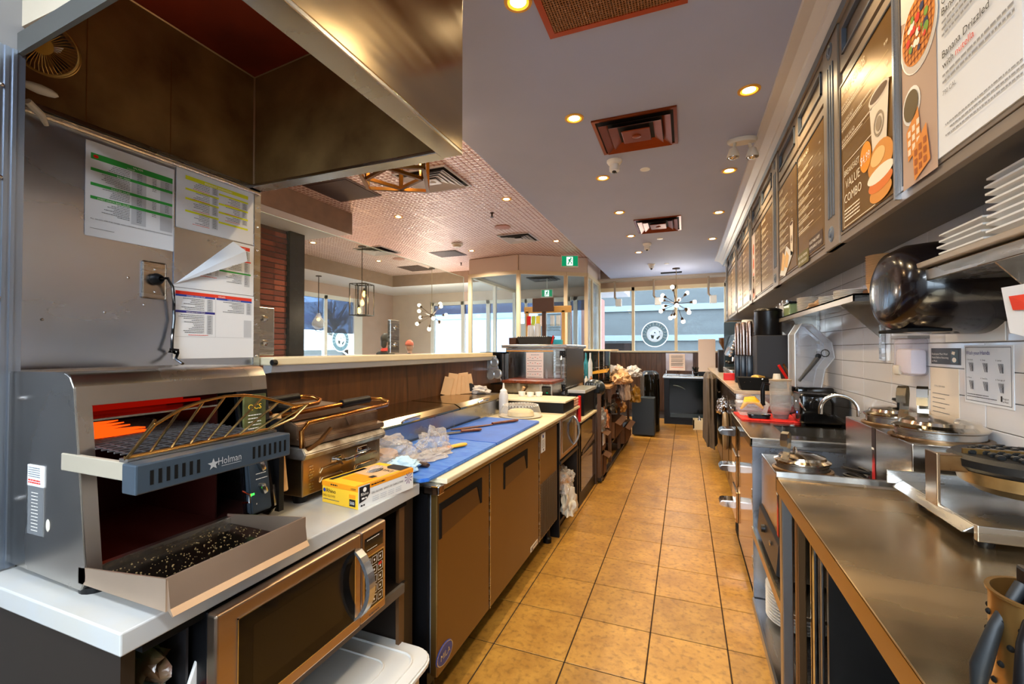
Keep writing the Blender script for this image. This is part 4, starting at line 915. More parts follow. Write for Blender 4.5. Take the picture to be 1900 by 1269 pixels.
for dx, y0, y1, z in ((0, 1.0, 1.40, 1.135), (-.16, 1.0, 1.22, 1.155)):
    h = MB().tube([(-1.06+dx, y0, z-.07), (-1.06+dx, y0-.002, z-.02), (-1.06+dx, y0+.02, z), (-1.06+dx, y1, z+.012), (-1.07+dx, y1+.02, z+.02), (-1.10+dx, y1+.015, z+.03), (-1.12+dx, y1-.02, z+.034), (-1.15+dx, y0, z+.02), (-1.16+dx, y0-.02, z+.005)], .0075, 10).build('handle_bar', HG, t, True)
    MB().tube([(-1.121+dx, y1-.03, z+.034), (-1.131+dx, y1-.16, z+.029)], [.014, .015], 12).build('grip', BLACK, h, True)
MB().tube([(-1.20, 1.02, 1.16), (-1.185, 1.03, 1.175), (-1.17, 1.045, 1.17), (-1.165, 1.05, 1.13)], [.010, .014, .014, .008], 8).build('conduit', BLACKM, t, True)
p = Plane((-1.0895, 1.05, 1.005), (0, 1, 0), (0, 0, -1), (1, 0, 0), .0008)
for i in range(9): p.words(STEEL, .004+.002*(i % 3), .01+i*.009, .016, .0035, 'embossed_mark')
p.done(body)
# ------------------------------------------------------------- GLOVE BOX
t = thing('glove_box', 'yellow and white carton of disposable deli gloves on the countertop edge', 'box', (-.97, 1.19, .88))
th_ = R(-6.9); ex = Vector((math.cos(th_), math.sin(th_), 0)); ey = Vector((-math.sin(th_), math.cos(th_), 0)); O = Vector((-1.063, 1.083, .8805)); GW, GL, GH = .157, .243, .068
def gb(a, b, c): return O+ex*a+ey*b+Vector((0, 0, c))
b = MB().box(0, GW, 0, GL, 0, GH, .0012, 1); Mg = Matrix.Translation(O)@Matrix.Rotation(th_, 4, 'Z'); b.xf(Mg); b.build('carton', YBOX, t)
p = Plane(gb(0, 0, GH), ex, (0, 0, -1), -ey)   # end panel facing the camera
p.rect('orange_band', ORANGE, 0, 0, GW, .016); p.text(INK, 'Rhino', .022, .034, .018); p.text(mat('brown_ink', '#7a5a20', .6), 'DELI GLOVES', .006, .047, .0095); p.words(INK2, .008, .054, .07, .0022); p.text(INK, '100M', GW-.008, .013, .010, align='r')
p.disc('logo_dot', BLUEP, .012, .028, .006, 2); p.rect('count_box', INK, GW-.035, .04, GW-.010, .061, 2); p.text(WINK, '500', GW-.0225, .055, .013, k=3, align='c'); p.rect('orange_chip', ORANGE, GW-.036, .026, GW-.010, .037, 2); p.words(INK, .04, .006, .03, .004); p.done(t)
p = Plane(gb(GW, 0, GH), ey, (0, 0, -1), ex)   # long side facing the aisle
p.rect('white_side', WHITEP, 0, .0, GL, GH); p.rect('orange_band', ORANGE, .045, .0, GL, .014, 2); p.poly('black_patch', INK, [(.003, .002), (.045, .002), (.045, .03), (.03, .044), (.003, .05)], 2)
p.text(WINK, 'Rhino', .024, .03, .013, k=3, align='c'); p.words(WINK, .012, .036, .02, .005, k=3); p.disc('logo_dot', WINK, .024, .013, .007, 3)
p.text(INK, 'DELI GLOVES  GANTS DE CHARCUTERIE', .052, .034, .0085, width=.14, k=3); p.words(INK, .05, .004, .06, .004, k=3); p.words(INK, .008, .056, .016, .005, k=3)
for i in range(4):
    for j in range(3): p.words(GREYP, .055+i*.034, .044+j*.006, .026, .0018, k=3)
for i in range(9): a = i*2*math.pi/9; p.poly('leaf_print', mat('mauve_print', '#8a6a90', .6), [(.218, .028), (.218+.017*math.cos(a-.12), .028+.017*math.sin(a-.12)), (.218+.021*math.cos(a), .028+.021*math.sin(a)), (.218+.017*math.cos(a+.12), .028+.017*math.sin(a+.12))], 3)
p.done(t)
p = Plane(gb(GW, 0, GH), -ex, ey, (0, 0, 1))  # top, read from the wall side
p.rect('pale_panel', KRAFTL, .02, .10, GW-.008, GL-.03); p.rect('black_band', INK, GW-.028, .015, GW-.010, .16); p.rect('orange_patch', ORANGE, .02, .04, GW-.04, .10); p.rect('orange_band', ORANGE, 0, 0, .012, GL); p.poly('black_patch', INK, [(.01, GL), (.01, GL-.05), (.07, GL-.05), (.09, GL-.03), (.09, GL)], 2)
p.text(INK, 'DELI', .028, GL-.062, .026, width=.05, k=2, rot=math.pi/2*0); p.disc('opening', BLACKM, .085, .155, .016, 3, .03); p.rect('count_box', INK, .03, .085, .05, .108, 2); p.done(t)
MB().ball(gb(.07, .155, GH+.004), .03, 3, (.5, 1.2, .35), .4, 12, 3).build('glove_tuft', BAGP, t, True)
# ------------------------------------------------------------- PREP FRIDGE
FX = -.85; Y0, Y1 = 1.41, 3.07
t = thing('prep_fridge', 'bronze toned stainless sandwich prep fridge with two doors and side grille', 'fridge', (-1.25, 2.24, 0))
MB().box(-1.60, FX-.035, Y0, Y1, .12, .858).build('body', BLACK, t)
MB().box(-1.60, FX+.012, Y0-.01, Y1+.02, .835, .864, .003).build('top_frame', STEEL, t)
MB().box(FX-.05, FX+.02, Y0-.012, Y0+.03, .828, .862, .004).build('corner_bracket', CHROME, t)
def door(y0, y1, hy0, hy1):
    d = MB().box(FX-.03, FX, y0, y1, .155, .825, .005).build('door', FRBROWN, t)
    MB().box(FX-.045, FX-.03, y0+.008, y1-.008, .16, .82).build('gasket', mat('grey_gasket', '#8c8f94', .5), d)
    # recessed pull: sloped scoop with dark frame
    f = MB(); z0, z1 = .655, .785
    f.box(FX-.0005, FX+.003, hy0, hy1, z1-.026, z1); f.box(FX-.0005, FX+.003, hy0, hy0+.016, z0, z1-.026); f.prism([(hy1, z1-.026), (hy1, z0+.02), (hy1-.014, z0+.02), (hy1-.045, z1-.026)], FX-.0005, FX+.003, 'x')
    f.build('pull_frame', BLACKM, d)
    MB().poly((FX+.0012, hy0+.012, z0+.005), (FX+.0012, hy1-.01, z0+.022), (FX+.0008, hy1-.01, z1-.012), (FX+.0008, hy0+.012, z1-.012)).build('pull_scoop', mat('scoop_bronze', '#5e4a34', .3, .8), d)
    return d
door(Y0+.012, 1.885, 1.435, 1.80); d2_ = door(1.897, 2.632, 2.06, 2.415)
for y in (1.891, 2.641): MB().box(FX-.03, FX+.003, y-.004, y+.004, .155, .825).build('edge_strip', STEEL, t)
g = MB().box(FX-.03, FX, 2.65, Y1-.02, .155, .825, .004).build('grille_cover', FRBROWN, t)
lv = MB()
for i in range(22): z = .17+i*.0155; lv.prism([(FX, z), (FX+.006, z+.002), (FX, z+.0095)], 2.665, Y1-.035, 'y')
lv.build('grille_louvers', mat('grille_bronze', '#7a6448', .4, .8), g)
for z in range(0): pass
gv = MB()
for i in range(9): y = 2.70+i*.04; gv.box(FX+.0055, FX+.008, y, y+.004, .17, .51)
gv.build('grille_ribs', mat('grille_rib', '#5c4a36', .4, .8), g)
lb = MB().box(FX+.0005, FX+.0015, 2.675, 2.765, .70, .82).build('notice_label', PAPER, g)
p = Plane((FX+.0015, 2.675, .82), (0, 1, 0), (0, 0, -1), (1, 0, 0), .0006); p.rect('crest', BLUEP, .03, .012, .055, .03)
for i in range(5): p.words(INK2, .012, .045+i*.01, .06, .003)
p.rect('mark', INK, .04, .1, .055, .112); p.done(lb)
bd_ = MB().lathe([(0, .003), (.058, .003), (.062, 0)], (FX, 1.475, .215), 28, 'x', sy=.62).build('badge', mat('badge_blue', '#2c3f86', .3), t, True)
MB().lathe([(.055, .0036), (.059, .0036)], (FX, 1.475, .215), 28, 'x', sy=.62).build('badge_ring', mat('badge_silver', '#c8ccd0', .25, .8), bd_)
p = Plane((FX+.0045, 1.425, .235), (0, 1, 0), (0, 0, -1), (1, 0, 0), .0006); p.text(mat('badge_silver', '#c8ccd0'), 'MILA', .05, .030, .032, width=.07, align='c'); p.done(bd_)
nb = MB().box(FX+.0005, FX+.0025, 2.47, 2.60, .165, .195, .001).build('name_plate', CREAMP, t); p = Plane((FX+.0028, 2.47, .195), (0, 1, 0), (0, 0, -1), (1, 0, 0), .0005); p.words(INK, .012, .008, .10, .006, gap=.8); p.rect('mark', INK, .012, .018, .04, .024); p.done(nb)
for y in (Y0+.06, Y1-.06):
    MB().lathe([(.03, 0), (.03, .03), (.02, .04), (.016, .12)], (-.91, y, 0), 14).build('leg', BLACK, t, True); MB().lathe([(.03, 0), (.03, .03), (.02, .04), (.016, .12)], (-1.5, y, 0), 14).build('leg', BLACK, t, True)
MB().box(-1.58, -.93, Y0+.02, Y1-.02, .05, .12).build('kick_panel', BLACKM, t)
MB().box(-1.63, -1.285, Y0, Y1+.03, .864, .985).build('pan_housing', STEELH, t)
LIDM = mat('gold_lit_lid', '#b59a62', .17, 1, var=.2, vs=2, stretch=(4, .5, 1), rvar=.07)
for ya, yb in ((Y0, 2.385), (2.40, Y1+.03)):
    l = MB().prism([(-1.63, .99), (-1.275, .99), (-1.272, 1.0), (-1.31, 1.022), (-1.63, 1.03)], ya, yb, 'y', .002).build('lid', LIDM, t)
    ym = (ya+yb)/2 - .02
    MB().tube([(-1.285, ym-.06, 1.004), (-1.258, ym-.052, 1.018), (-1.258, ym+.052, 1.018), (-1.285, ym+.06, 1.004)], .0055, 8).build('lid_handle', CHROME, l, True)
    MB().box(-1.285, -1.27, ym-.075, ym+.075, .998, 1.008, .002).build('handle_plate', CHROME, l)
# boards
solo(MB().box(-1.285, -.812, 1.425, 3.17, .8645, .884, .004), 'serving_board', CREAM, 'long cream cutting board along the front of the prep fridge', 'cutting board')
solo(MB().prism([(-1.27, 1.36), (-.875, 1.345), (-.853, 1.37), (-.862, 1.995), (-1.27, 2.02)], .8845, .898, 'z', .003), 'cutting_board', BLUEB2, 'nearer scuffed blue cutting board', 'cutting board', 'blue cutting boards')
solo(MB().prism([(-1.27, 2.025), (-.862, 2.0), (-.868, 2.70), (-.89, 2.72), (-1.27, 2.74)], .8845, .898, 'z', .003), 'cutting_board', BLUEB, 'farther clean blue cutting board', 'cutting board', 'blue cutting boards')
def knife(name, label, p0, p1, hl, hw, hm, blade_w, blade_end=None, tip='round', bm_=STEEL, z=.8985, th2=.004, hh=.018):
    """handle from p0 towards p1 over length hl, blade the rest"""
    p0 = Vector((*p0, z)); p1 = Vector((*p1, z)); d = (p1-p0).normalized(); n = Vector((-d.y, d.x, 0)); L_ = (p1-p0).length
    t = thing(name, label, 'knife', p0)
    h = MB(); h.tube([p0+Vector((0, 0, hh/2)), p0+d*hl*.15+Vector((0, 0, hh/2)), p0+d*hl*.5+Vector((0, 0, hh/2)), p0+d*hl+Vector((0, 0, hh/2))], [hw*.35, hw*.5, hw*.44, hw*.40], 10)
    for v in h.bm.verts: v.co.z = z+.0005 + (v.co.z-(z+hh/2-hw*.5))*hh/hw if hw > hh else v.co.z
    h.build('handle', hm, t, True)
    b = MB(); q = [p0+d*hl-n*blade_w*.3, p0+d*(L_*.97 if tip == 'round' else L_)-n*(blade_w*.5), p0+d*L_, p0+d*(L_*.9)+n*blade_w*.5, p0+d*hl+n*blade_w*.3]
    A = [(v.x, v.y) for v in q]; b.prism(A, z+.004, z+.004+th2*.4, 'z'); b.build('blade', bm_, t)
    return t
knife('bread_knife', 'knife with bright yellow handle on the scuffed blue board', (-.972, 1.885), (-1.10, 1.60), .155, .032, YEL, .03)
knife('spreader', 'broad spatula with square steel blade and reddish wooden handle', (-1.07, 2.26), (-1.27, 2.02), .12, .028, WOODH, .07, tip='square')
knife('bread_knife', 'long knife with reddish wooden handle lying across the spatula', (-.99, 2.63), (-1.23, 2.20), .20, .026, WOODH, .045, bm_=mat('rusty_blade', '#8a5a3a', .35, .8))
knife('paring_knife', 'short knife with dark brown handle beside the glove box', (-.93, 1.485), (-1.06, 1.52), .09, .03, mat('dark_brown_handle', '#3a2618', .4), .025)
# plastic bag on board, blue tissue
t = thing('plastic_bag', 'crumpled clear plastic bag of bread on the scuffed blue board', 'bag', (-1.12, 1.58, .898))
def bagmesh(cx, cy, cz, sx, sy, sz, seed, m, amp=.42, sub=5, rough=.045):
    from mathutils import noise
    b = MB(); b.ball((0, 0, 0), 1, sub)
    for v in b.bm.verts:
        d = v.co.normalized(); k = 1+amp*noise.noise(d*2.2+Vector((seed, 0, 0)))+.13*noise.noise(d*6+Vector((seed, 3, 0)))+.05*noise.noise(d*15+Vector((seed, 3, 0)))
        p = Vector((d.x*sx*k, d.y*sy*k, d.z*sz*k)); p.z = max(p.z, -sz*.5)
        v.co = Vector((cx, cy, cz+sz*.5))+p
    return b
bagmesh(-1.15, 1.50, .90, .11, .13, .065, 4, BAGP).build('bag_film', BAGP, t, True)
bagmesh(-1.05, 1.72, .90, .05, .10, .06, 9, BAGP, .8).build('bag_mouth', BAGP, t, True)
bagmesh(-1.01, 1.62, .90, .05, .13, .015, 12, BAGP, .8).build('bag_tail', BAGP, t, True)
MB().ball((-1.16, 1.50, .925), .055, 3, (1, 1.3, .45), .3, 8, 2).build('bread', mat('bread_crust', '#caa27a', .8, var=.3, vs=10), t, True)
t = thing('tissue', 'crumpled pale blue tissue between the bag and the glove box', 'tissue', (-.99, 1.43, .9))
bagmesh(-1.0, 1.42, .899, .06, .05, .03, 7, None, .4).build('sheet', mat('pale_blue_tissue', '#b4d2e0', .7), t, True)
# squeeze bottle, cake dome
t = thing('squeeze_bottle', 'clear white squeeze bottle standing on the cream board', 'bottle', (-1.235, 2.99, .884))
MB().lathe([(0, .003), (.03, .0), (.034, .01), (.034, .135), (.028, .155), (.022, .16)], (-1.235, 2.99, .884), 24).build('body', mat('milky_bottle', '#e6e6ea', .3, trans=.35), t, True)
MB().lathe([(.026, .155), (.026, .172), (.01, .185), (.004, .225), (0, .226)], (-1.235, 2.99, .884), 20).build('nozzle_cap', WHITEP, t, True)
t = thing('cake_dome', 'low clear domed cake cover over a pale cake', 'cake dome', (-1.08, 2.93, .884))
MB().lathe([(0, .004), (.135, .004), (.15, .012), (.152, .008), (.135, 0), (0, 0)], (-1.08, 2.93, .884), 40).build('base', CREAMP, t, True)
MB().lathe([(.147, .012), (.142, .035), (.128, .075), (.115, .086), (0, .09)], (-1.08, 2.93, .884), 40).build('cover', CLEAR, t, True)
b = MB()
for i in range(34): a = i*2*math.pi/34; b.ball((-1.08+.122*math.cos(a), 2.93+.122*math.sin(a), .965), .004, 1)
b.build('beaded_rim', WHITEP, t, kind='stuff')
MB().lathe([(0, .05), (.075, .048), (.09, .038), (.095, .01), (0, .006)], (-1.08, 2.93, .884), 28).build('cake', mat('pale_cake', '#ecd49a', .7, var=.2, vs=12), t, True)
# ------------------------------------------------------------- raised cream-topped unit and further counters (left)
t = thing('raised_counter', 'black counter box with cream top at the end of the prep fridge', 'counter', (-1.18, 3.35, .0))
MB().box(-1.62, -.84, 3.19, 3.52, .88, .958).build('riser', BLACK, t); MB().box(-1.64, -.82, 3.175, 3.53, .958, .972, .003).build('top', CREAM, t)
t = thing('counter_cabinet', 'black open cabinet holding the second microwave beyond the prep fridge', 'cabinet', (-1.2, 3.36, 0))
MB().box(-1.62, -.85, 3.105, 3.125, 0, .862).build('side_panel', BLACK, t); MB().box(-1.62, -.85, 3.675, 3.70, 0, .862).build('side_panel', DKBROWN, t); MB().box(-1.62, -.84, 3.125, 3.675, .52, .54).build('shelf', DKBROWN, t); MB().box(-1.6, -.86, 3.125, 3.675, .08, .1).build('bottom_shelf', BLACK, t); MB().box(-1.62, -1.6, 3.125, 3.675, 0, .862).build('back_panel', BLACKM, t); MB().box(-1.62, -.9, 3.13, 3.67, 0, .06).build('kick_panel', BLACK, t)
solo(MB().box(-1.62, -.83, 3.175, 3.72, .862, .88, .002), 'countertop', CREAM, 'cream countertop over the second microwave', 'countertop')
m2 = microwave(-.845, 3.135, 3.66, .541, .855, 'second stainless microwave with oval handle beyond the prep fridge', depth=.42)
t = thing('plastic_bag', 'clear bag of packets hanging out of the lower shelf under the second microwave', 'bag', (-.83, 3.3, .1))
bagmesh(-.90, 3.34, .28, .09, .18, .10, 21, None).build('bag_film', BAGP, t, True); MB().ball((-.9, 3.33, .34), .07, 3, (1, 1.6, .8), .4, 9, 5).build('packets', mat('packet_mix', '#c8924a', .4, var=.9, vs=14, col2='#4a7090'), t, True)
bagmesh(-.83, 3.30, .12, .05, .09, .12, 25, None, .9).build('bag_tail', mat('tail_film', '#cfc4ae', .4), t, True)
for i, (x, y) in enumerate(((-1.25, 3.42), (-1.17, 3.40), (-1.11, 3.44))):
    solo(MB().lathe([(.022, 0), (.028, .035), (.03, .036), (.026, .003), (0, .003)], (x, y, .972), 16), 'sauce_cup', WHITEP, ['small white sauce cup, left of three on the cream topped box', 'small white sauce cup, middle of three on the cream topped box', 'small white sauce cup, right of three on the cream topped box'][i], 'cup', 'white sauce cups', True)
t = thing('egg_tray', 'stack of pinkish egg cartons on the counter end', 'egg carton', (-.93, 3.62, .88))
eg = MAT_EGG = mat('pink_pulp', '#d9a890', .85)
for k in range(3):
    MB().grid(lambda u, v, k=k: (-1.08+.24*u, 3.54+.16*v, .90+.022*k+.012*math.sin(u*31)*math.sin(v*25)), 30, 22).build('tray', eg, t, True)
solo(MB().box(-.85, -.828, 3.70, 3.74, .74, .96, .004), 'red_board', RED, 'thin red board stood on edge by the egg cartons', 'cutting board')
# next counter: lower cream shelf unit and black box above
t = thing('counter_cabinet', 'black two bay cabinet with low cream top past the second microwave', 'cabinet', (-1.2, 4.1, 0))
MB().box(-1.01, -.83, 3.745, 4.48, .725, .745, .003).build('low_top', CREAM, t); MB().box(-1.01, -.85, 3.745, 4.48, .0, .725).build('body', BLACK, t)
for ya, yb, z0, z1 in ((3.80, 4.44, .46, .70), (3.80, 4.44, .12, .43)): MB().box(-.85, -.843, ya, yb, z0, z1, .004).build('door', BLACKG, t)
lv = MB(); [lv.tube([(-.842, 3.86+i*.035, .43+i*.003), (-.838, 3.88+i*.035, .47+i*.004)], .005, 5) for i in range(15)]; lv.build('hinge_row', mat('brown_hinge', '#5a4028', .5), t)
MB().box(-.86, -.835, 4.46, 4.49, .0, .74).build('end_post', mat('brown_post', '#4a3422', .45), t)
t = thing('black_appliance', 'squat black appliance with pale worktop behind the low cream counter', 'appliance', (-1.1, 4.2, .745))
MB().box(-1.0, -.86, 4.0, 4.48, .7455, .955, .006).build('body', BLACK, t); MB().box(-1.005, -.84, 3.965, 4.50, .955, .985, .004).build('top', QUARTZ, t)
t = thing('domed_appliance', 'dark domed ribbed appliance behind the pale worktop', 'appliance', (-.93, 4.68, .9))
MB().ball((-.90, 4.70, .94), .13, 3, (.9, 1, .75)).build('dome', GUN, t, True); MB().box(-1.0, -.82, 4.56, 4.84, .91, .94).build('stand', BLACK, t)
for q in ((-.99, 4.57), (-.83, 4.57), (-.99, 4.83), (-.83, 4.83)): MB().tube([(*q, 0), (*q, .91)], .009, 6).build('leg', BLACK, t)
r = MB(); [r.tube([(-.98+.025*i, 4.585, .965), (-.98+.025*i, 4.60, 1.0)], .007, 6) for i in range(7)]; r.build('ribs', mat('blue_grey_rib', '#7a8494', .4), t)
# lid organiser, bags, oven
t = thing('lid_organizer', 'black and chrome organiser holding round cup lids on the ledge end', 'organizer', (-1.6, 3.64, 1.02))
b = MB().box(-1.72, -1.5, 3.64, 3.66, 1.04, 1.33); b.box(-1.72, -1.705, 3.60, 3.75, 1.04, 1.33); b.box(-1.515, -1.5, 3.60, 3.75, 1.04, 1.33); b.box(-1.72, -1.5, 3.60, 3.75, 1.315, 1.33); b.build('case', BLACK, t)
b = MB().prism([(-1.70, 1.31), (-1.55, 1.30), (-1.50, 1.07), (-1.64, 1.05)], 3.575, 3.598, 'y', .002); b.build('chrome_plate', CHROME, t)
for x, z, r_ in ((-1.60, 1.13, .045), (-1.535, 1.14, .045), (-1.63, 1.235, .05), (-1.565, 1.24, .045)):
    l = MB().lathe([(r_, 0), (r_*.95, -.008), (r_*.7, -.012), (r_*.68, -.004), (0, -.002)], (x, 3.573, z), 22, 'y').build('cup_lid', mat('grey_lid', '#8a8c90', .25, .4), t, True)
bags = thing('paper_bags', 'row of upright kraft paper bags on the prep lid', 'paper bags', (-1.60, 2.75, 1.03), None)
for i in range(6):
    y0 = 2.70+i*.022
    b = MB().box(-.035, .035, -.007, .007, 0, .13+.012*((i*2) % 3), .001); b.xf(Matrix.Translation((-1.60+.022*i, 2.78+i*.035, 1.029))@Matrix.Rotation(R(38), 4, 'Z')@Matrix.Rotation(R(14-5*i), 4, 'Y')); b.build('bag', KRAFTL, bags)
MB().disc((0, 0, 0), .03).xf(Matrix.Translation((-1.482, 2.944, 1.075))@Matrix.Rotation(R(38), 4, 'Z')@Matrix.Rotation(R(90), 4, 'X')).build('round_stamp', INK, bags)
solo(bagmesh(-1.47, 3.02, 1.028, .10, .07, .035, 31, None), 'cloth', mat('grey_white_cloth', '#c9c4c0', .8, var=.3, vs=20), 'folded grey white cloth on the prep lid', 'cloth', None, True)
t = thing('small_oven', 'low countertop oven with brown board on top in front of the holding cabinet', 'oven', (-1.22, 3.72, .88))
MB().box(-1.50, -1.05, 3.62, 3.92, .90, 1.06, .005).build('body', STEELH, t); MB().box(-1.52, -1.04, 3.60, 3.95, 1.06, 1.085, .004).build('brown_board', WOODH, t)
MB().box(-1.14, -1.06, 3.612, 3.62, .93, 1.04).build('control_panel', BLACKG, t); MB().box(-1.10, -1.085, 3.608, 3.612, .98, .99).build('green_light', EXG, t)
MB().tube([(-1.32, 3.60, .975), (-1.29, 3.58, 1.03)], [.006, .014], 8).build('wooden_spoon', KRAFTL, t)
for x in (-1.46, -1.09): MB().lathe([(.012, 0), (.015, .02)], (x, 3.7, .88), 10).build('foot', BLACK, t)
t = thing('holding_cabinet', 'stainless holding cabinet with a dated paper chart on its door', 'oven', (-1.33, 4.4, .93))
struct(MB().box(-1.63, -1.02, 3.96, 4.9, 0, .93).build('trim_6', BLACK))
hc = MB(); hc.box(-1.63, -1.04, 4.0, 4.8, .93, 1.375, .006); hc.build('body', STEEL, t); MB().box(-1.66, -1.01, 3.955, 4.82, 1.365, 1.40, .008).build('top', STEEL, t)
dd = MB().box(-1.61, -1.135, 3.965, 4.0, .95, 1.345, .006).build('door', STEELH, t)
MB().box(-1.605, -1.14, 3.962, 3.966, 1.335, 1.342).build('door_trim', ORANGE, dd)
c = MB().box(-1.405, -1.235, 3.959, 3.9645, 1.08, 1.325).build('chart', PINKPAPER, dd)
p = Plane((-1.405, 3.9585, 1.325), (1, 0, 0), (0, 0, -1), (0, -1, 0), .0008); p.words(INK2, .05, .02, .08, .004)
for i in range(4):
    p.rect('rule', INK, .012, .075+i*.052, .158, .078+i*.052)
    for k in range(6): p.words(REDP if (k+i) % 2 else INK2, .014+k*.024, .045+i*.052+random.uniform(-.004, .01), .012, .005, 'red_print' if (k+i) % 2 else 'small_print')
p.done(c)
for z in (1.31, 1.0): 
    h = MB().box(-1.085, -1.03, 3.985, 4.0, z-.03, z+.03, .003).build('hinge', BLACK, t)
    for q in (-.012, .012): MB().ball((-1.057+q, 3.984, z+.014), .004).build('bolt', CHROME, h); MB().ball((-1.057+q, 3.984, z-.014), .004).build('bolt', CHROME, h)
MB().tube([(-1.07, 3.99, .97), (-1.07, 3.98, 1.0), (-1.07, 3.98, 1.26), (-1.07, 3.99, 1.29)], .008, 8).build('door_bar', CHROME, t)
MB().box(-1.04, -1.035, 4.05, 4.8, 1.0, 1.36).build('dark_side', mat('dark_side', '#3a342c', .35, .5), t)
# things on top of the cabinet
t = thing('wire_basket', 'black woven basket on top of the holding cabinet', 'basket', (-1.37, 4.2, 1.40))
MB().prism([(-1.52, 1.402), (-1.24, 1.402), (-1.215, 1.48), (-1.545, 1.48)], 4.08, 4.3, 'y', .003).build('shell', mat('black_weave', '#2a2620', .7, bump=.6, bs=90), t)
b = MB(); [b.ball((-1.54+.02*i+.004, 4.075, 1.478), .0045, 1) for i in range(16)]; b.build('rim_beads', WHITEP, t, kind='stuff')
solo(MB().box(-1.63, -1.555, 4.08, 4.28, 1.402, 1.47, .004), 'carton', mat('dark_brown_carton', '#4a2a16', .7), 'small brown carton left of the woven basket', 'box')
for i, (x, z, l) in enumerate(((-1.50, 1.60, 'shorter stack of white cups behind the woven basket'), (-1.425, 1.615, 'taller stack of white cups behind the woven basket'))):
    t = thing('cup_stack', l, 'cups', (x, 4.38, 1.40), 'white cup stacks')
    for k in range(7): MB().lathe([(.036, 0), (.033, .095), (0, .096)], (x, 4.38, 1.40+k*(z-1.40-.09)/6), 18).build('cup', PINKPAPER if k % 2 == 5 else WHITEP, t, True)
t = thing('monitor', 'brown backed order screen on a post over the holding cabinet', 'monitor', (-1.33, 4.3, 1.4))
MB().box(-1.45, -1.225, 4.28, 4.30, 1.735, 1.875, .004).build('screen_back', mat('brown_plastic', '#4a2c14', .4), t); MB().box(-1.355, -1.315, 4.30, 4.32, 1.40, 1.78).build('post', mat('brown_plastic', '#4a2c14'), t)
t = thing('pegboard', 'tan wooden rail carrying cards and packets behind the cup stacks', 'rail', (-1.3, 4.5, 1.4))
MB().box(-1.62, -1.10, 4.50, 4.52, 1.74, 1.81, .003).build('rail', mat('tan_rail', '#c99a54', .5), t); MB().box(-1.60, -1.57, 4.5, 4.52, 1.40, 1.76).build('upright', mat('tan_rail', '#c99a54'), t); MB().box(-1.20, -1.17, 4.5, 4.52, 1.40, 1.76).build('upright', mat('tan_rail', '#c99a54'), t)
for i, (x, m_) in enumerate(((-1.56, RED), (-1.51, mat('lime', '#b6c83a', .6)), (-1.46, mat('yellow_pack', '#ead24a', .6)), (-1.41, PINKPAPER), (-1.30, PAPER), (-1.235, PAPER))):
    c = MB().box(x-.022, x+.022, 4.485, 4.498, 1.60, 1.71, .002).build('card', m_, t)
cd_ = MB()
for x0 in (-1.37, -1.31, -1.25):
    for i in range(5): cd_.tube([(x0+.011*i, 4.40, 1.55), (x0+.011*i, 4.40, 1.61)], .0015, 4)
    for z in (1.55, 1.58, 1.61): cd_.tube([(x0, 4.40, z), (x0+.045, 4.40, z), (x0+.045, 4.46, z)], .002, 4)
cd_.build('wire_holder', mat('green_wire', '#4a5a48', .4, .5), t, kind='stuff')
solo(MB().box(-1.205, -1.13, 4.2, 4.28, 1.402, 1.45, .004), 'teal_box', mat('teal', '#2a9ab0', .5), 'small teal box at the right end of the cabinet top', 'box')
solo(MB().tube([(-1.225, 4.2, 1.41), (-1.205, 4.2, 1.49)], .008, 8), 'red_marker', RED, 'red marker leaning beside the teal box', 'marker')
# ------------------------------------------------------------- GLASS ENTRANCE BOX (vestibule)
t = thing('entrance_vestibule', 'cream framed glass entrance box between dining room and back windows', 'vestibule', (-2.9, 9.2, 0))
VP_ = [(-4.08, 8.10), (-2.98, 7.97), (-1.83, 8.76), (-1.83, 10.15)]
def wallseg(a, b, z0, z1, th=.06, ext=0):
    a = Vector(a); b = Vector(b); d = (b-a).normalized(); n = Vector((-d.y, d.x))*th/2; a = a-d*ext; b = b+d*ext
    return MB().prism([tuple(a-n), tuple(b-n), tuple(b+n), tuple(a+n)], z0, z1, 'z')
HDR = mat('header_pinkish_cream', '#dccabc', .45)
segs = list(zip(VP_, VP_[1:])) + [((-4.08, 8.1), (-4.08, 10.6))]
for i, (a, b) in enumerate(segs):
    wallseg(a, b, 2.87, 3.172).build('header', HDR, t); wallseg(a, b, 0, .92).build('lower_panel', HDR, t); wallseg(a, b, 2.80, 2.87, .08).build('top_rail', FR, t); wallseg(a, b, .92, .98, .08).build('bottom_rail', FR, t)
    wallseg(a, b, .98, 2.80, .006).build('pane', GLASS, t)
    A, B = Vector(a), Vector(b); posts = {0: (0, 1), 1: (0, .69, 1), 2: (0, .35, 1), 3: (0, .5, 1)}[i]
    for k in [q for q in posts if not (i in (1, 2) and q == 0) and not (i == 3 and q == 0)]: p_ = A.lerp(B, k); MB().box(p_.x-.035, p_.x+.035, p_.y-.035, p_.y+.035, 0, 2.87).build('post', FR if i < 3 else WF, t)
MB().poly((-4.05, 8.12, 2.86), (-2.98, 8.0, 2.86), (-1.86, 8.78, 2.86), (-1.86, 10.6, 2.86), (-4.05, 10.6, 2.86)).build('inner_ceiling', GREYW, t)
for x in (-3.7, -3.2, -2.6): MB().box(x-.03, x+.03, 10.4, 10.46, 0, 2.6).build('door_post', WF, t)
MB().box(-3.75, -2.55, 10.4, 10.46, 2.5, 2.6).build('door_head', WF, t)
vent_square(-3.1, -2.5, 8.75, 9.25, 2.855, mat('grey_vent', '#55585c', .5), COPD, 'dark grey vent in the entrance box ceiling', rings=3)
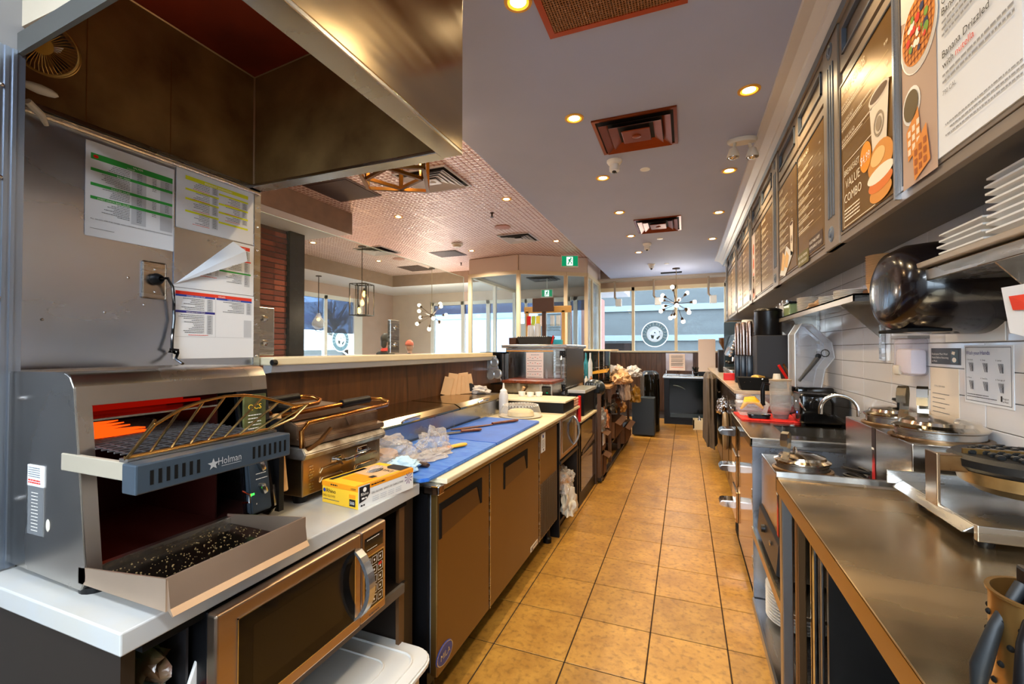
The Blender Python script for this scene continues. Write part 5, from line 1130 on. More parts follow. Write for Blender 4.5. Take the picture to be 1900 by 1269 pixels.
# ------------------------------------------------------------- PEOPLE in the dining room
SKIN = mat('skin', '#c08e74', .55); 
def person(x, y, seat, rz, label, top_m, leg_m, hair_m, bald=False, scarf=None):
    t = thing('person', label, 'person', (x, y, 0), 'guests in the dining room')
    s = seat
    V = [(0, 0, s+.10), (0, 0, s+.30), (0, .02, s+.50), (0, .02, s+.60),                      # pelvis, waist, chest, neck base
         (.09, -.05, s+.07), (.12, -.45, s+.08), (.12, -.44, s-.34 if s < .6 else s-.36), (.12, -.56, s-.39 if s < .6 else s-.41),
         (-.09, -.05, s+.07), (-.12, -.45, s+.08), (-.12, -.44, s-.34 if s < .6 else s-.36), (-.12, -.56, s-.39 if s < .6 else s-.41),
         (.18, .02, s+.53), (.23, -.04, s+.28), (.16, -.30, s+.26), (-.18, .02, s+.53), (-.23, -.04, s+.28), (-.16, -.30, s+.26), (0, .01, s+.66)]
    E_ = [(0, 1), (1, 2), (2, 3), (0, 4), (4, 5), (5, 6), (6, 7), (0, 8), (8, 9), (9, 10), (10, 11), (2, 12), (12, 13), (13, 14), (2, 15), (15, 16), (16, 17), (3, 18)]
    Rr = [.14, .13, .145, .06, .085, .065, .045, .04, .085, .065, .045, .04, .06, .045, .032, .06, .045, .032, .05]
    # fingers
    for sx, w_ in ((1, 14), (-1, 17)):
        bx, by, bz = V[w_]; pi_ = len(V); V.append((bx-.01*sx, by-.06, bz)); Rr.append(.028); E_.append((w_, pi_))
        for k, (dx, L_) in enumerate(((-.03, .06), (-.01, .075), (.01, .08), (.03, .07))):
            a = len(V); V.append((bx+dx, by-.10, bz+.003)); V.append((bx+dx, by-.10-L_*.6, bz-.012)); Rr += [.010, .008]; E_ += [(pi_, a), (a, a+1)]
        a = len(V); V.append((bx-.045*sx, by-.07, bz+.005)); V.append((bx-.055*sx, by-.11, bz)); Rr += [.011, .009]; E_ += [(pi_, a), (a, a+1)]
    me = bpy.data.meshes.new('body'); me.from_pydata(V, E_, []); o = bpy.data.objects.new('body', me); COL.objects.link(o); o.parent = t
    o.modifiers.new('skin', 'SKIN'); o.modifiers.new('sub', 'SUBSURF').levels = 1; o.modifiers['sub'].render_levels = 1
    for i, r in enumerate(Rr): me.skin_vertices[0].data[i].radius = (r, r)
    me.skin_vertices[0].data[0].use_root = True; me.materials.append(top_m)
    o.rotation_euler = (0, 0, rz)
    Mr = Matrix.Translation((x, y, 0))@Matrix.Rotation(rz, 4, 'Z'); hz = s+.79
    h = MB(); h.ball((0, 0, hz), .1, 3, (.78, .95, 1.15)); h.ball((0, -.105, hz-.02), .016, 2, (.8, 1.1, 1.5)); h.ball((0, -.03, hz-.09), .05, 2, (.9, .9, .6))
    h.ball((.078, 0, hz-.01), .02, 2, (.4, .8, 1.4)); h.ball((-.078, 0, hz-.01), .02, 2, (.4, .8, 1.4)); h.tube([(0, 0, hz-.16), (0, 0, hz-.06)], .05, 10); h.xf(Mr); hd = h.build('head', SKIN, t, True)
    for sx in (-.03, .03): q = MB().ball((sx, -.088, hz+.008), .011, 2); q.xf(Mr); q.build('eye', INK, hd, True)
    q = MB().box(-.02, .02, -.094, -.088, hz-.055, hz-.05, .001); q.xf(Mr); q.build('mouth', mat('lips', '#9a5048', .5), hd)
    if hair_m:
        q = MB().ball((0, .012, hz+.03), .107, 3, (.82, .98, 1.05), .08, 20, 3); q.bm.verts.ensure_lookup_table()
        if not bald:
            q.ball((0, .06, hz-.05), .08, 2, (.9, .6, 1.3))
        for v in q.bm.verts:
            if v.co.y < -.03 and v.co.z < hz+.05: v.co.y = -.03
            if bald and v.co.z < hz+.02: v.co.z = hz+.02
        q.xf(Mr); q.build('hair' if not bald else 'cap', hair_m, t, True)
    if scarf: q = MB().lathe([(.075, 0), (.11, .03), (.085, .08), (.06, .085)], (0, 0, s+.56), 18); q.xf(Mr); q.build('scarf', scarf, t, True)
    return t
person(-5.35, 7.04, .73, R(170), 'seated guest with long dark hair and red scarf behind the ledge', mat('dark_coat', '#1c1c22', .8), None, mat('dark_hair', '#1a1412', .6), False, mat('red_scarf', '#c02418', .7))
person(-5.5, 8.04, .62, R(185), 'seated guest in rust red cap and dark jacket behind the ledge', mat('black_jacket', '#202024', .8), None, mat('rust_cap', '#b8533a', .7), True)
def stool(x, y, h, label):
    t = thing('bar_stool', label, 'stool', (x, y, 0), 'dining stools')
    MB().lathe([(0, h), (.17, h), (.18, h-.02), (.17, h-.05), (0, h-.05)], (x, y, 0), 24).build('seat', BLACK, t, True)
    for k in range(4): a = k*math.pi/2+.4; MB().tube([(x+.12*math.cos(a), y+.12*math.sin(a), h-.05), (x+.2*math.cos(a), y+.2*math.sin(a), 0)], .014, 8).build('leg', BRONZE, t)
    MB().tube([(x+.165*math.cos(i*math.pi/8), y+.165*math.sin(i*math.pi/8), h*.4) for i in range(16)], .008, 6, closed=True).build('foot_ring', BRONZE, t)
stool(-5.35, 7.04, .73, 'tall black stool under the guest in the red scarf'); stool(-5.5, 8.04, .62, 'lower black stool under the guest in the rust cap')
# ------------------------------------------------------------- brick pillar
bp_ = struct(MB().box(-5.30, -4.86, 3.92, 4.30, 0, 2.9).build('pillar', mat('brick_mortar', '#5c3a2c', .9)))
rnd = random.Random(4)
bms = []
for k, c in enumerate(('#8f3b20', '#7a3018', '#a34a2a')):
    b = MB().box(-.014, .008, -.10, .10, -.028, .028, .002, 1); me = bpy.data.meshes.new('brick'); b.bm.to_mesh(me); me.materials.append(mat('red_brick_%s' % 'abc'[k], c, .85, var=.25, vs=30, bump=.3, bs=60)); bms.append(me)
for row in range(24):
    z = 1.24+row*.069
    for y in ((3.92+.10, 4.13+.10) if row % 2 == 0 else (4.03, 4.20)):
        o = bpy.data.objects.new('brick', rnd.choice(bms)); COL.objects.link(o); o.parent = bp_; o.location = Vector((-4.858, min(y, 4.21), z))-bp_.location
    for x in ((-5.19, -4.97) if row % 2 else (-5.2, -4.98)):
        o = bpy.data.objects.new('brick', rnd.choice(bms)); COL.objects.link(o); o.parent = bp_; o.location = Vector((x+(.04 if row % 2 else 0)-.02, 3.918, z))-bp_.location; o.rotation_euler = (0, 0, -R(90))
struct(MB().box(-4.88, -4.80, 4.31, 4.55, 0, 2.9).build('trim_7', mat('dark_bronze_post', '#2e221c', .2, .6)))
# ------------------------------------------------------------- round sign decals on the glass
def roundel(c, r, ex, n, label, txt, mirrored=True):
    t = thing('window_sign', label, 'window sign', c)
    ex = Vector(ex); p = Plane(c, ex, (0, 0, -1), n, .002)
    WD = decal('white_decal', '#f4f6f6'); BD = mat('dark_decal', '#3c4a4c', .5)
    B = p.disc('ring', WD, 0, 0, r, 1, r0=.93, seg=40); p.disc('text_band', decal('band_decal', '#5c6c70'), 0, 0, r*.93, .5, r0=.62, seg=40); p.disc('ring', WD, 0, 0, r*.62, 1, r0=.57, seg=40); p.disc('centre', decal('pale_decal', '#c4ccd2'), 0, 0, r*.57, .8, seg=30)
    for i, ch in enumerate(txt):
        a = R(-200)+R(220)*i/(len(txt)-1)
        if ch == ' ': continue
        me, x0, x1 = text_mesh(ch); s = r*.30; w = (x1-x0)*s
        o = Vector((math.cos(a)*r*.68, math.sin(a)*r*.68)); tx = Vector((-math.sin(a), math.cos(a))); up = Vector((math.cos(a), math.sin(a)))
        if mirrored: base = o+tx*w/2; X2 = -tx
        else: base = o-tx*w/2; X2 = tx
        X = ex*X2.x + Vector((0, 0, -1))*X2.y; Y = ex*up.x+Vector((0, 0, -1))*up.y; O = p.P(base.x, base.y, 2) - X*x0*s
        M = Matrix(((X.x*s, Y.x*s, n[0], O.x), (X.y*s, Y.y*s, n[1], O.y), (X.z*s, Y.z*s, n[2], O.z), (0, 0, 0, 1))); p.mb('lettering', WD).add(me, M)
    p.poly('cup_symbol', BD, [(-r*.3, r*.05), (-r*.05, r*.1), (-r*.1, r*.36), (-r*.26, r*.3)], 2); p.poly('swirl', BD, [(r*.1, r*.3), (r*.34, r*.1), (r*.38, r*.2), (r*.2, r*.42)], 2); p.disc('bean', BD, 0, -r*.12, r*.05, 2); p.poly('swirl', BD, [(r*.3, -r*.26), (r*.4, -r*.2), (r*.34, -r*.12)], 2)
    p.poly('swirl', WD, [(-r*.5, r*.02), (0, -.02), (r*.5, r*.0), (r*.1, r*.14), (-r*.3, r*.06)], 3)
    p.done(t)
roundel((-.62, 10.235, 1.68), .285, (1, 0, 0), (0, -1, 0), 'round white shop emblem on the back window glass', 'SELLIVEREVILLE')
roundel((-7.905, 8.62, 1.58), .30, (0, 1, 0), (1, 0, 0), 'round white shop emblem on the second dining window', 'SELLIVEREVILLE')
solo(MB().box(-3.95, -3.62, 10.60, 10.61, 1.3, 2.0), 'door_poster', PAPER, 'white poster with dark square on the far dining window', 'poster')
# ------------------------------------------------------------- BACK LEFT CLUTTER
t = thing('service_counter', 'dark counter run with tan top along the far left', 'counter', (-1.3, 5.9, 0))
MB().box(-1.7, -1.25, 5.15, 7.0, .0, .90).build('body', BLACK, t); MB().box(-1.72, -.80, 5.12, 7.05, .90, .93, .004).build('top', mat('tan_top', '#b48a58', .45, var=.3, vs=8), t)
t = thing('bottle_rack', 'rack of tall teal and amber syrup bottles behind the holding cabinet', 'rack', (-1.15, 5.3, .93))
for i, m_ in enumerate(('#1f7f94', '#d18f22', '#23859a', '#2e8fa0', '#c9cfd4')):
    x, y = -1.30+.062*i, 5.25+.05*(i % 2)
    MB().lathe([(.024, 0), (.026, .02), (.026, .26), (.010, .32), (.010, .38), (0, .38)], (x, y, .93), 14).build('bottle', mat('bottle_%s' % 'abcde'[i], m_, .15, coat=.4), t, True)
MB().box(-1.36, -.98, 5.18, 5.36, .93, .965, .003).build('tray', BLACK, t)
for i in range(6):
    solo(MB().lathe([(.018, 0), (.02, .01), (.02, .075), (.008, .095), (.008, .11), (0, .11)], (-1.30+.055*i, 5.14+.01*(i % 3), .93), 12), 'sauce_bottle', mat('sauce_%s' % 'abc'[i % 3], ('#c8a07a', '#dcdcd8', '#a8602a')[i % 3], .25, coat=.3), ['tan', 'white', 'brown', 'tan', 'white', 'brown'][i]+' small sauce bottle, '+['first', 'second', 'third', 'fourth', 'fifth', 'sixth'][i]+' from the left in front of the teal bottles', 'bottle', 'small sauce bottles', True)
t = thing('display_case', 'dark glass display case with chrome posts and gold shelf', 'display case', (-.95, 5.6, .93))
MB().box(-1.28, -.86, 5.5, 6.1, .95, 1.33).build('case', mat('smoked_case', '#1e1a16', .08, coat=.6), t)
MB().box(-1.30, -.84, 5.48, 6.12, 1.33, 1.35, .003).build('top_rail', FR, t)
for x in (-1.28, -.99, -.93, -.86): MB().tube([(x, 5.48, .95), (x, 5.48, 1.33)], .009, 8).build('post', CHROME, t)
MB().poly((-1.26, 5.47, 1.02), (-.86, 5.30, 1.08), (-.86, 5.47, 1.12), (-1.26, 5.6, 1.06)).build('gold_shelf', mat('gold_shelf', '#d49a34', .35, .5), t)
MB().tube([(-1.26, 5.42, 1.04), (-1.26, 5.40, 1.10), (-.86, 5.26, 1.15), (-.86, 5.28, 1.09)], .005, 6).build('rail', CHROME, t)
t = thing('bread_bags', 'pile of kraft and clear bags spilling over the far counter edge', 'bags', (-.9, 6.2, .93))
bagmesh(-.92, 6.40, .93, .17, .20, .13, 41, None).build('clear_bag', mat('beige_film', '#cdb39a', .35, var=.3, vs=10, bump=.5, bs=30), t, True)
bagmesh(-.74, 5.7, .93, .10, .34, .10, 44, None).build('kraft_bag', KRAFTL, t, True); bagmesh(-.71, 5.75, .72, .06, .14, .20, 47, None).build('hanging_bag', mat('beige_film', '#cdb39a'), t, True)
solo(bagmesh(-.72, 6.75, .95, .12, .12, .10, 51, None), 'towel', mat('grey_towel', '#c2c0c0', .85), 'folded grey towel on top of the kraft bags at the far counter', 'towel', None, True)
t = thing('trash_bin', 'tall black bin with chrome rim beside the clutter boxes', 'bin', (-.92, 5.3, 0))
MB().lathe([(.12, 0), (.15, .02), (.16, .86), (.15, .88), (.1, .9), (0, .9)], (-.96, 4.98, 0), 24, sx=.8, sy=.75).build('body', BLACKG, t, True); MB().tube([(-.83, 4.94, .5), (-.83, 4.94, .8)], .014, 8).build('chrome_strip', CHROME, t)
def carton(x0, x1, y0, y1, z0, z1, label, m_=None):
    t = thing('cardboard_box', label, 'box', ((x0+x1)/2, (y0+y1)/2, z0), 'boxes in the far left shelving')
    b = MB(); b.box(x0, x1, y0, y0+.006, z0, z1); b.box(x0, x1, y1-.006, y1, z0, z1); b.box(x0, x0+.006, y0, y1, z0, z1); b.box(x1-.006, x1, y0, y1, z0, z1); b.box(x0, x1, y0, y1, z0, z0+.006); b.build('walls', m_ or mat('brown_cardboard', '#6a4424', .8, var=.2, vs=8), t)
    f = MB().poly((x1, y0, z1), (x1, y1, z1), (x1+.06, y1, z1-.03), (x1+.06, y0, z1-.03)); f.build('flap', m_ or mat('brown_cardboard', '#6a4424'), t)
    return t
struct(MB().box(-1.62, -.86, 4.52, 4.56, 0, .9).build('trim_8', DKBROWN))
carton(-.985, -.80, 4.585, 4.82, .30, .50, 'open cardboard box full of clear film beside the low cream counter'); carton(-.98, -.79, 4.6, 4.81, .0, .27, 'cardboard box on the floor under the box of clear film')
carton(-1.2, -.76, 5.24, 5.9, .31, .50, 'long cardboard box on the shelf of the far left run'); carton(-1.2, -.74, 6.0, 6.7, .1, .32, 'farthest cardboard box on the floor of the left run')
t = thing('film_heap', 'heap of crinkled silver clear film in the open box', 'plastic film', (-.98, 4.8, .45))
bagmesh(-.88, 4.70, .50, .09, .12, .17, 61, None).build('film', mat('silver_film', '#b4b4b6', .12, .5, var=.6, vs=14, bump=.9, bs=40), t, True); bagmesh(-.82, 4.79, .52, .06, .06, .13, 63, None).build('orange_film', mat('orange_film', '#c27a4a', .2, .2, var=.5, vs=14, bump=.8, bs=40), t, True)
solo(MB().box(-.799, -.795, 4.62, 4.75, .36, .48), 'white_note', PAPER, 'plain white sheet on the open cardboard box', 'paper')
t = thing('shelf_rack', 'low dark shelf rail running along the floor at the far left', 'rack', (-.8, 5.6, 0))
MB().box(-.83, -.79, 4.5, 7.05, .02, .05).build('rail', DKBROWN, t)
for y in (4.53, 5.2, 5.95, 6.98): MB().box(-.835, -.80, y-.014, y+.014, .02, .90).build('upright', mat('brown_upright', '#5a3c22', .4), t)
MB().box(-.83, -.79, 5.2, 7.0, .27, .29).build('rail', DKBROWN, t)
for i, (y, z) in enumerate(((5.30, .62), (5.80, .62), (6.2, .5), (6.5, .68))):
    t = thing('supply_bag', ['dark packet', 'brown packet', 'amber packet', 'black packet'][i]+' stuffed in the far left shelving, '+['nearest', 'second', 'third', 'farthest'][i], 'bag', (-.84, y, z), 'packets in the far left shelving')
    bagmesh(-.84, y, z, .08, .17, .10, 70+i, None).build('packet', mat('packet_%s' % 'abcd'[i], ('#2a2420', '#6a3a1c', '#b4803a', '#15151a')[i], .3, var=.4, vs=10, bump=.4, bs=30), t, True)
# black draped bag and amber bag
t = thing('draped_bag', 'tall black plastic bag draped over a bin before the back wall', 'bag', (-.5, 7.9, 0))
def drape(x0, x1, y0, y1, z0, z1, seed, m_, name='film', par=None):
    from mathutils import noise
    n = 26
    def f(u, v):
        a = u*2*math.pi; k = 1+.09*math.sin(a*7+seed)+.05*math.sin(a*13+v*3)+.10*noise.noise(Vector((u*5+seed, v*3, 0)))
        rr_ = (1-.10*v) * (1 if v < .9 else (1-v)*8+.15)
        return ((x0+x1)/2+(x1-x0)/2*math.cos(a)*k*rr_, (y0+y1)/2+(y1-y0)/2*math.sin(a)*k*rr_, z0+(z1-z0)*min(1, v/.92))
    return MB().grid(f, 60, 16).build(name, m_, par, True)
BB = mat('black_bin_film', '#17150f', .16, var=.5, vs=8, bump=.5, bs=18)
drape(-.70, -.40, 7.4, 8.1, .03, .99, 3, BB, par=t)
t = thing('amber_bag', 'amber translucent bag hanging at the far left counter end', 'bag', (-.6, 6.9, .6)); bagmesh(-.68, 6.7, .58, .075, .07, .15, 81, None).build('film', mat('amber_film', '#a87a2a', .2, var=.5, vs=12, bump=.6, bs=30), t, True); MB().tube([(-.70, 6.72, .70), (-.80, 6.80, .915)], .008).build('tie', BB, t)
solo(MB().box(-.78, -.44, 7.15, 7.38, .02, .60, .01), 'grey_bin', mat('slate_bin', '#2a343c', .5), 'slate grey bin in front of the draped black bag', 'bin')
# back fridge and sink
t = thing('undercounter_fridge', 'black glossy undercounter fridge facing the aisle end', 'fridge', (0, 8.8, 0))
MB().box(-.36, .40, 8.52, 9.15, .0, .83).build('body', BLACK, t); d = MB().box(-.27, .36, 8.50, 8.52, .12, .80, .004).build('door', mat('blue_black_gloss', '#060e12', .12, spec=.3), t)
n = 12; h = MB(); h.tube([(-.20+.20*i/n, 8.488, .70-.07*(i/n)**2.2) for i in range(n+1)], .008, 8); h.build('curved_handle', mat('handle_grey', '#7c8c94', .2, .8), d, True); MB().box(-.25, .34, 8.494, 8.50, .13, .20).build('lower_trim', mat('slate_trim', '#2e3a40', .3), d)
MB().box(-.38, .42, 8.46, 9.18, .83, .87, .005).build('top', STEEL, t)
t = thing('tap', 'slim tap over the back counter', 'tap', (-.1, 8.9, .87)); MB().tube([(-.12, 8.8, .87), (-.12, 8.8, 1.0), (-.10, 8.72, 1.03), (-.08, 8.68, 1.0)], .010, 8).build('spout', CHROME, t, True); MB().lathe([(.03, 0), (.02, .02)], (-.12, 8.8, .87)).build('base', CHROME, t)
t = thing('acrylic_board', 'clear board holding a pinkish notice above the back counter', 'notice board', (-.1, 8.62, .97))
MB().box(-.33, .13, 8.62, 8.626, .96, 1.28).build('panel', film('acrylic', '#eceaf4', .3), t); c = MB().box(-.27, -.0, 8.60, 8.612, .965, 1.265).build('notice', PINKPAPER, t)
MB().box(-.33, -.32, 8.62, 8.64, .87, 1.0).build('leg', STEEL, t); MB().box(.12, .13, 8.62, 8.64, .87, 1.0).build('leg', STEEL, t)
p = Plane((-.27, 8.599, 1.265), (1, 0, 0), (0, 0, -1), (0, -1, 0), .0008)
for v, m_ in ((.07, INK), (.15, INK), (.22, REDP)): p.rect('rule', m_, .03, v+.02, .24, v+.026); [p.words(INK2, .03, v-.04+j*.012, .2, .005) for j in range(4)]
p.done(c)
t = thing('notice_stand', 'tall pinkish white panel standing on the right of the back counter', 'panel', (.38, 8.6, .95)); MB().box(.22, .50, 8.58, 8.60, .95, 1.53, .003).build('sheet', PINKPAPER, t); MB().box(.22, .50, 8.60, 8.66, .87, .95).build('stand', BLACK, t)
t = thing('small_plant', 'dark little plant pot beside the white panel', 'plant', (.18, 8.6, .87)); MB().lathe([(.03, 0), (.04, .06), (0, .06)], (.18, 8.6, .87), 14).build('pot', BLACK, t); b = MB(); rnd = random.Random(2)
for i in range(26): a = rnd.uniform(0, 6.28); l = rnd.uniform(.05, .11); b.poly((.18, 8.6, .92), (.18+.5*l*math.cos(a)+.008, 8.6+.5*l*math.sin(a), .95+l*.6), (.18+l*math.cos(a)*.6, 8.6+l*math.sin(a)*.6, .94+l), (.18+.5*l*math.cos(a)-.008, 8.6+.5*l*math.sin(a), .95+l*.5))
b.build('leaves', mat('dark_leaf', '#14201a', .5), t, kind='stuff')
t = thing('dish_crate', 'small gold and white crate with bottles on the far floor', 'crate', (.28, 7.9, 0))
c = MB(); c.box(.12, .44, 8.05, 8.07, .02, .16); c.box(.12, .44, 8.3, 8.32, .02, .16); c.box(.12, .14, 8.05, 8.32, .02, .16); c.box(.42, .44, 8.05, 8.32, .02, .16); c.box(.12, .44, 8.05, 8.32, .0, .02); c.build('crate', CREAM, t)
for x, y in ((.22, 8.15), (.30, 8.2), (.36, 8.14)): MB().lathe([(.03, .02), (.03, .16), (.012, .2), (.012, .23), (0, .23)], (x, y, 0), 12).build('bottle', CHROME, t, True)
# right: hanging aprons by the far right run
t = thing('hanging_apron', 'grey brown aprons hanging at the end of the right counter', 'apron', (.40, 6.1, .2), None)
drape(.21, .35, 5.4, 6.6, .25, 1.06, 5, mat('taupe_cloth', '#5a4c3c', .7, var=.4, vs=5), 'cloth', t)
solo(MB().lathe([(0, -.02), (.12, -.02), (.13, 0), (.12, .02), (0, .02)], (.345, 4.55, .60), 28, 'x', sx=1, sy=1.35), 'round_tray', mat('tan_tray', '#8a7350', .5, var=.2), 'oval tan tray leaning on the far end of the right counter', 'tray', None, True)
solo(bagmesh(.34, 4.85, .72, .05, .08, .10, 91, None), 'foil_scrap', CHROME, 'crumpled silver wrap by the hanging aprons', 'foil', None, True)
# ------------------------------------------------------------- MENU CABINETS (right)
CX = .64; CZ0, CZ1 = 1.82, 2.90
CAB = mat('taupe_cabinet', '#877a6c', .38, var=.08, vs=6); CABB = mat('blue_grey_edge', '#5b6470', .35)
BRZ = mat('bronze_menu_face', '#9a7436', .34, .7, var=.12, vs=2)
t = thing('menu_cabinets', 'long run of wall cabinets with menu doors above the right counter', 'cabinets', (.8, 4, CZ0))
MB().box(CX+.02, .93, -.2, 8.42, CZ0+.02, 2.89).build('carcass', mat('carcass_grey', '#6c6862', .45, var=.15, vs=4), t)
MB().box(CX-.004, CX+.02, -.2, 8.42, CZ0, CZ0+.03, .002).build('bottom_rail', CAB, t); MB().box(CX, CX+.02, -.2, 8.42, 2.50, 2.545).build('middle_rail', CAB, t)
cr_ = MB().prism([(CX+.02, 2.79), (CX-.02, 2.79), (CX-.025, 2.81), (CX-.05, 2.83), (CX-.055, 2.845), (CX-.10, 2.875), (CX-.145, 2.885), (CX-.15, 2.899), (CX+.02, 2.899)], -.2, 8.46, 'y'); cr_.build('crown_moulding', mat('crown_taupe', '#c6c0ba', .3), t)
MB().prism([(CX-.02, 2.775), (CX-.035, 2.785), (CX-.02, 2.795)], -.2, 8.44, 'y').build('crown_bead', CABB, t)
MB().box(CX+.02, .93, 8.42, 8.44, CZ0, 2.89).build('end_panel', FR, t)
pairs = [(1.17, 2.31), (2.52, 3.66), (3.87, 5.01), (5.22, 6.36), (6.57, 7.71)]
for (a, b) in pairs + [(-.18, .96)]:
    y0, y1 = b, b+.21
    po = MB(); po.box(CX-.012, CX+.02, y0, y1, CZ0, 2.79, .002); q = po.build('post', CAB, t)
    f = MB()
    for k in range(3): f.box(CX-.016, CX-.012, y0+.055+.035*k, y0+.075+.035*k, CZ0+.14, 2.66, .0015, 1)
    f.build('fluting', CABB, q)
    for z in (CZ0+.065, 2.73): MB().lathe([(0, -.010), (.012, -.008), (.018, -.002), (.028, -.006), (.036, -.002), (.036, 0)], (CX-.012, (y0+y1)/2, z), 22, 'x').build('rosette', CABB, q, True)
    for (da, db) in ((a, (a+b)/2), ((a+b)/2, b)):
        f = MB(); z0, z1 = 2.56, 2.785; w = .055
        f.box(CX-.004, CX+.02, da+.004, da+w, z0, z1); f.box(CX-.004, CX+.02, db-w, db-.004, z0, z1); f.box(CX-.004, CX+.02, da+w, db-w, z0, z0+w); f.box(CX-.004, CX+.02, da+w, db-w, z1-w, z1)
        d = f.build('upper_door', CAB, t)
        bd = MB(); e = .008
        bd.box(CX-.012, CX+.004, da+w, da+w+e, z0+w, z1-w); bd.box(CX-.012, CX+.004, db-w-e, db-w, z0+w, z1-w); bd.box(CX-.012, CX+.004, da+w, db-w, z0+w, z0+w+e); bd.box(CX-.012, CX+.004, da+w, db-w, z1-w-e, z1-w)
        bd.build('panel_bead', CABB, d); MB().box(CX+.008, CX+.02, da+w, db-w, z0+w, z1-w).build('panel', CAB, d)
def menu(y1, y0, face, title, name='menu_board'):
    """door from y0 (far, left when read) to y1"""
    z0, z1 = CZ0+.032, 2.498
    d = MB().box(CX-.006, CX+.02, y1+.003, y0-.003, z0, z1, .001, 1).build('menu_door', CAB, t)
    MB().box(CX-.010, CX-.004, y1+.012, y0-.03, z0+.012, z1-.012).build('menu_face', face, d)
    fr = MB(); fr.box(CX-.013, CX-.004, y0-.036, y0-.028, z0+.01, z1-.01); fr.box(CX-.013, CX-.004, y1+.008, y0-.03, z1-.018, z1-.010); fr.build('dark_frame', mat('dark_frame', '#2a2e36', .35), d)
    return d, Plane((CX-.0105, y0-.036, z1-.02), (0, -1, 0), (0, 0, -1), (-1, 0, 0), .0012)
ML = mat('menu_lettering', '#f4ead0', .6); MT = mat('menu_tan_lettering', '#d8c08a', .6)
def items(p, m, u, v, w, n, names, prices=None, step=.05, s=.016, rules=True):
    for i in range(n):
        nm = names[i % len(names)]; p.text(m, nm, u, v+i*step, s, width=min(w*.62, len(nm)*s*.62)); p.words(m, u, v+i*step+.007, w*.7, .0045); p.words(m, u, v+i*step+.017, w*.5, .0045)
        if prices: p.text(m, prices[i % len(prices)], u+w, v+i*step, s*.9, align='r')
        if rules: p.rect('rule', MT, u, v+i*step+.026, u+w, v+i*step+.0272, 1)
def cup(p, u, v, w, h):
    C1 = mat('cup_cream', '#e6d9c4', .6); C2 = mat('cup_shade', '#9a8870', .6); C3 = mat('coffee_brown', '#5a3a1c', .6)
    p.poly('cup_print', C1, [(u, v), (u+w, v), (u+w*.84, v+h), (u+w*.16, v+h)], 2); p.disc('cup_print', C1, u+w/2, v, w*.53, 2.5, w*.16); p.disc('coffee_print', C3, u+w/2, v, w*.45, 3, w*.11); p.disc('cup_logo', C2, u+w/2, v+h*.5, w*.26, 3, w*.26, r0=.8); p.disc('cup_logo', C2, u+w/2, v+h*.5, w*.15, 3)
def bun(p, u, v, w, h):
    p.disc('bun_print', mat('bun_gold', '#d9913a', .6), u+w/2, v+h*.32, w*.48, 3, h*.30); p.disc('bun_print', mat('bun_light', '#efc27a', .6), u+w*.42, v+h*.24, w*.28, 3.5, h*.14); p.disc('egg_print', mat('egg_white', '#f2ead4', .6), u+w/2, v+h*.54, w*.5, 3.8, h*.12); p.disc('filling_print', mat('filling', '#e0782a', .6), u+w/2, v+h*.68, w*.46, 3.6, h*.13); p.disc('bun_print', mat('bun_gold', '#d9913a'), u+w/2, v+h*.83, w*.42, 3.2, h*.15)
# B1: value combos
d, p = menu(1.74, 2.31, BRZ, '')
p.text(ML, 'VALUE COMBOS', .02, .055, .042, width=.26); names = ['AVOCADO TOAST', 'TOASTED BLT', 'SOUP & SALAD']; items(p, ML, .02, .105, .46, 3, names, ['9.99', '8.99', '9.49'], .072, .020)
p.rect('rule', ML, .03, .345, .36, .348); p.rect('rule', ML, .03, .345, .033, .61); p.rect('rule', ML, .03, .607, .36, .61)
p.text(ML, 'BREAKFAST', .045, .40, .036, width=.17); p.text(ML, 'VALUE', .06, .455, .050, width=.16); p.text(ML, 'COMBO', .045, .513, .050, width=.19); [p.words(ML, .045, .54+i*.014, .17, .006) for i in range(4)]
cup(p, .32, .235, .165, .21); bun(p, .30, .40, .22, .215); p.disc('price_disc', ORANGE, .285, .41, .055, 4); p.text(WINK, '$4.99', .285, .428, .044, k=5, align='c', width=.09); p.done(d)
LITE = mat('light_grey_ink', '#8e9094', .6)
# B2: waffles, white
d, p = menu(1.17, 1.735, PAPER, '')
WO = mat('table_wood_print', '#b59a86', .6); WG = mat('waffle_gold', '#dc8a34', .6); WD_ = mat('waffle_brown', '#a4561c', .6)
p.rect('photo_back', WO, .0, .0, .20, .635); p.poly('photo_back', mat('pale_print', '#e0d6cc', .6), [(0, 0), (.20, 0), (.20, .2), (.0, .12)], 1.4)
def waffle_round(u, v, r):
    p.disc('plate_print', WHITEP, u, v+.01, r*1.14, 2, seg=30); p.disc('plate_print', mat('plate_shade', '#cfc6bc', .6), u, v+.015, r*1.06, 2.2, seg=30); p.disc('waffle_print', WG, u, v, r, 2.6, seg=30)
    for k in range(-4, 5):
        h_ = math.sqrt(max(0, 1-(k/5)**2))*r*.93; o = k*r/5
        p.rect('waffle_grid', WD_, u+o-.0022, v-h_, u+o+.0022, v+h_, 3); p.rect('waffle_grid', WD_, u-h_, v+o-.0022, u+h_, v+o+.0022, 3)
    rnd = random.Random(8)
    for k in range(26):
        a = rnd.uniform(0, 6.28); q = r*.62*math.sqrt(rnd.random()); c_ = rnd.choice(('berry_red', 'berry_blue', 'cream_dab', 'cream_dab', 'leaf_green')); m_ = mat(c_, {'berry_red': '#d83a24', 'berry_blue': '#2c3458', 'cream_dab': '#f6efe2', 'leaf_green': '#7aa03a'}[c_], .6)
        p.disc(c_+'_print', m_, u+q*math.cos(a), v+q*math.sin(a), rnd.uniform(.007, .015), 3.4+k*.02, seg=10)
waffle_round(.105, .20, .095); p.disc('cup_saucer', WHITEP, .06, .40, .055, 2); p.disc('coffee_print', mat('coffee_dark', '#5e4c28', .6), .06, .40, .045, 3)
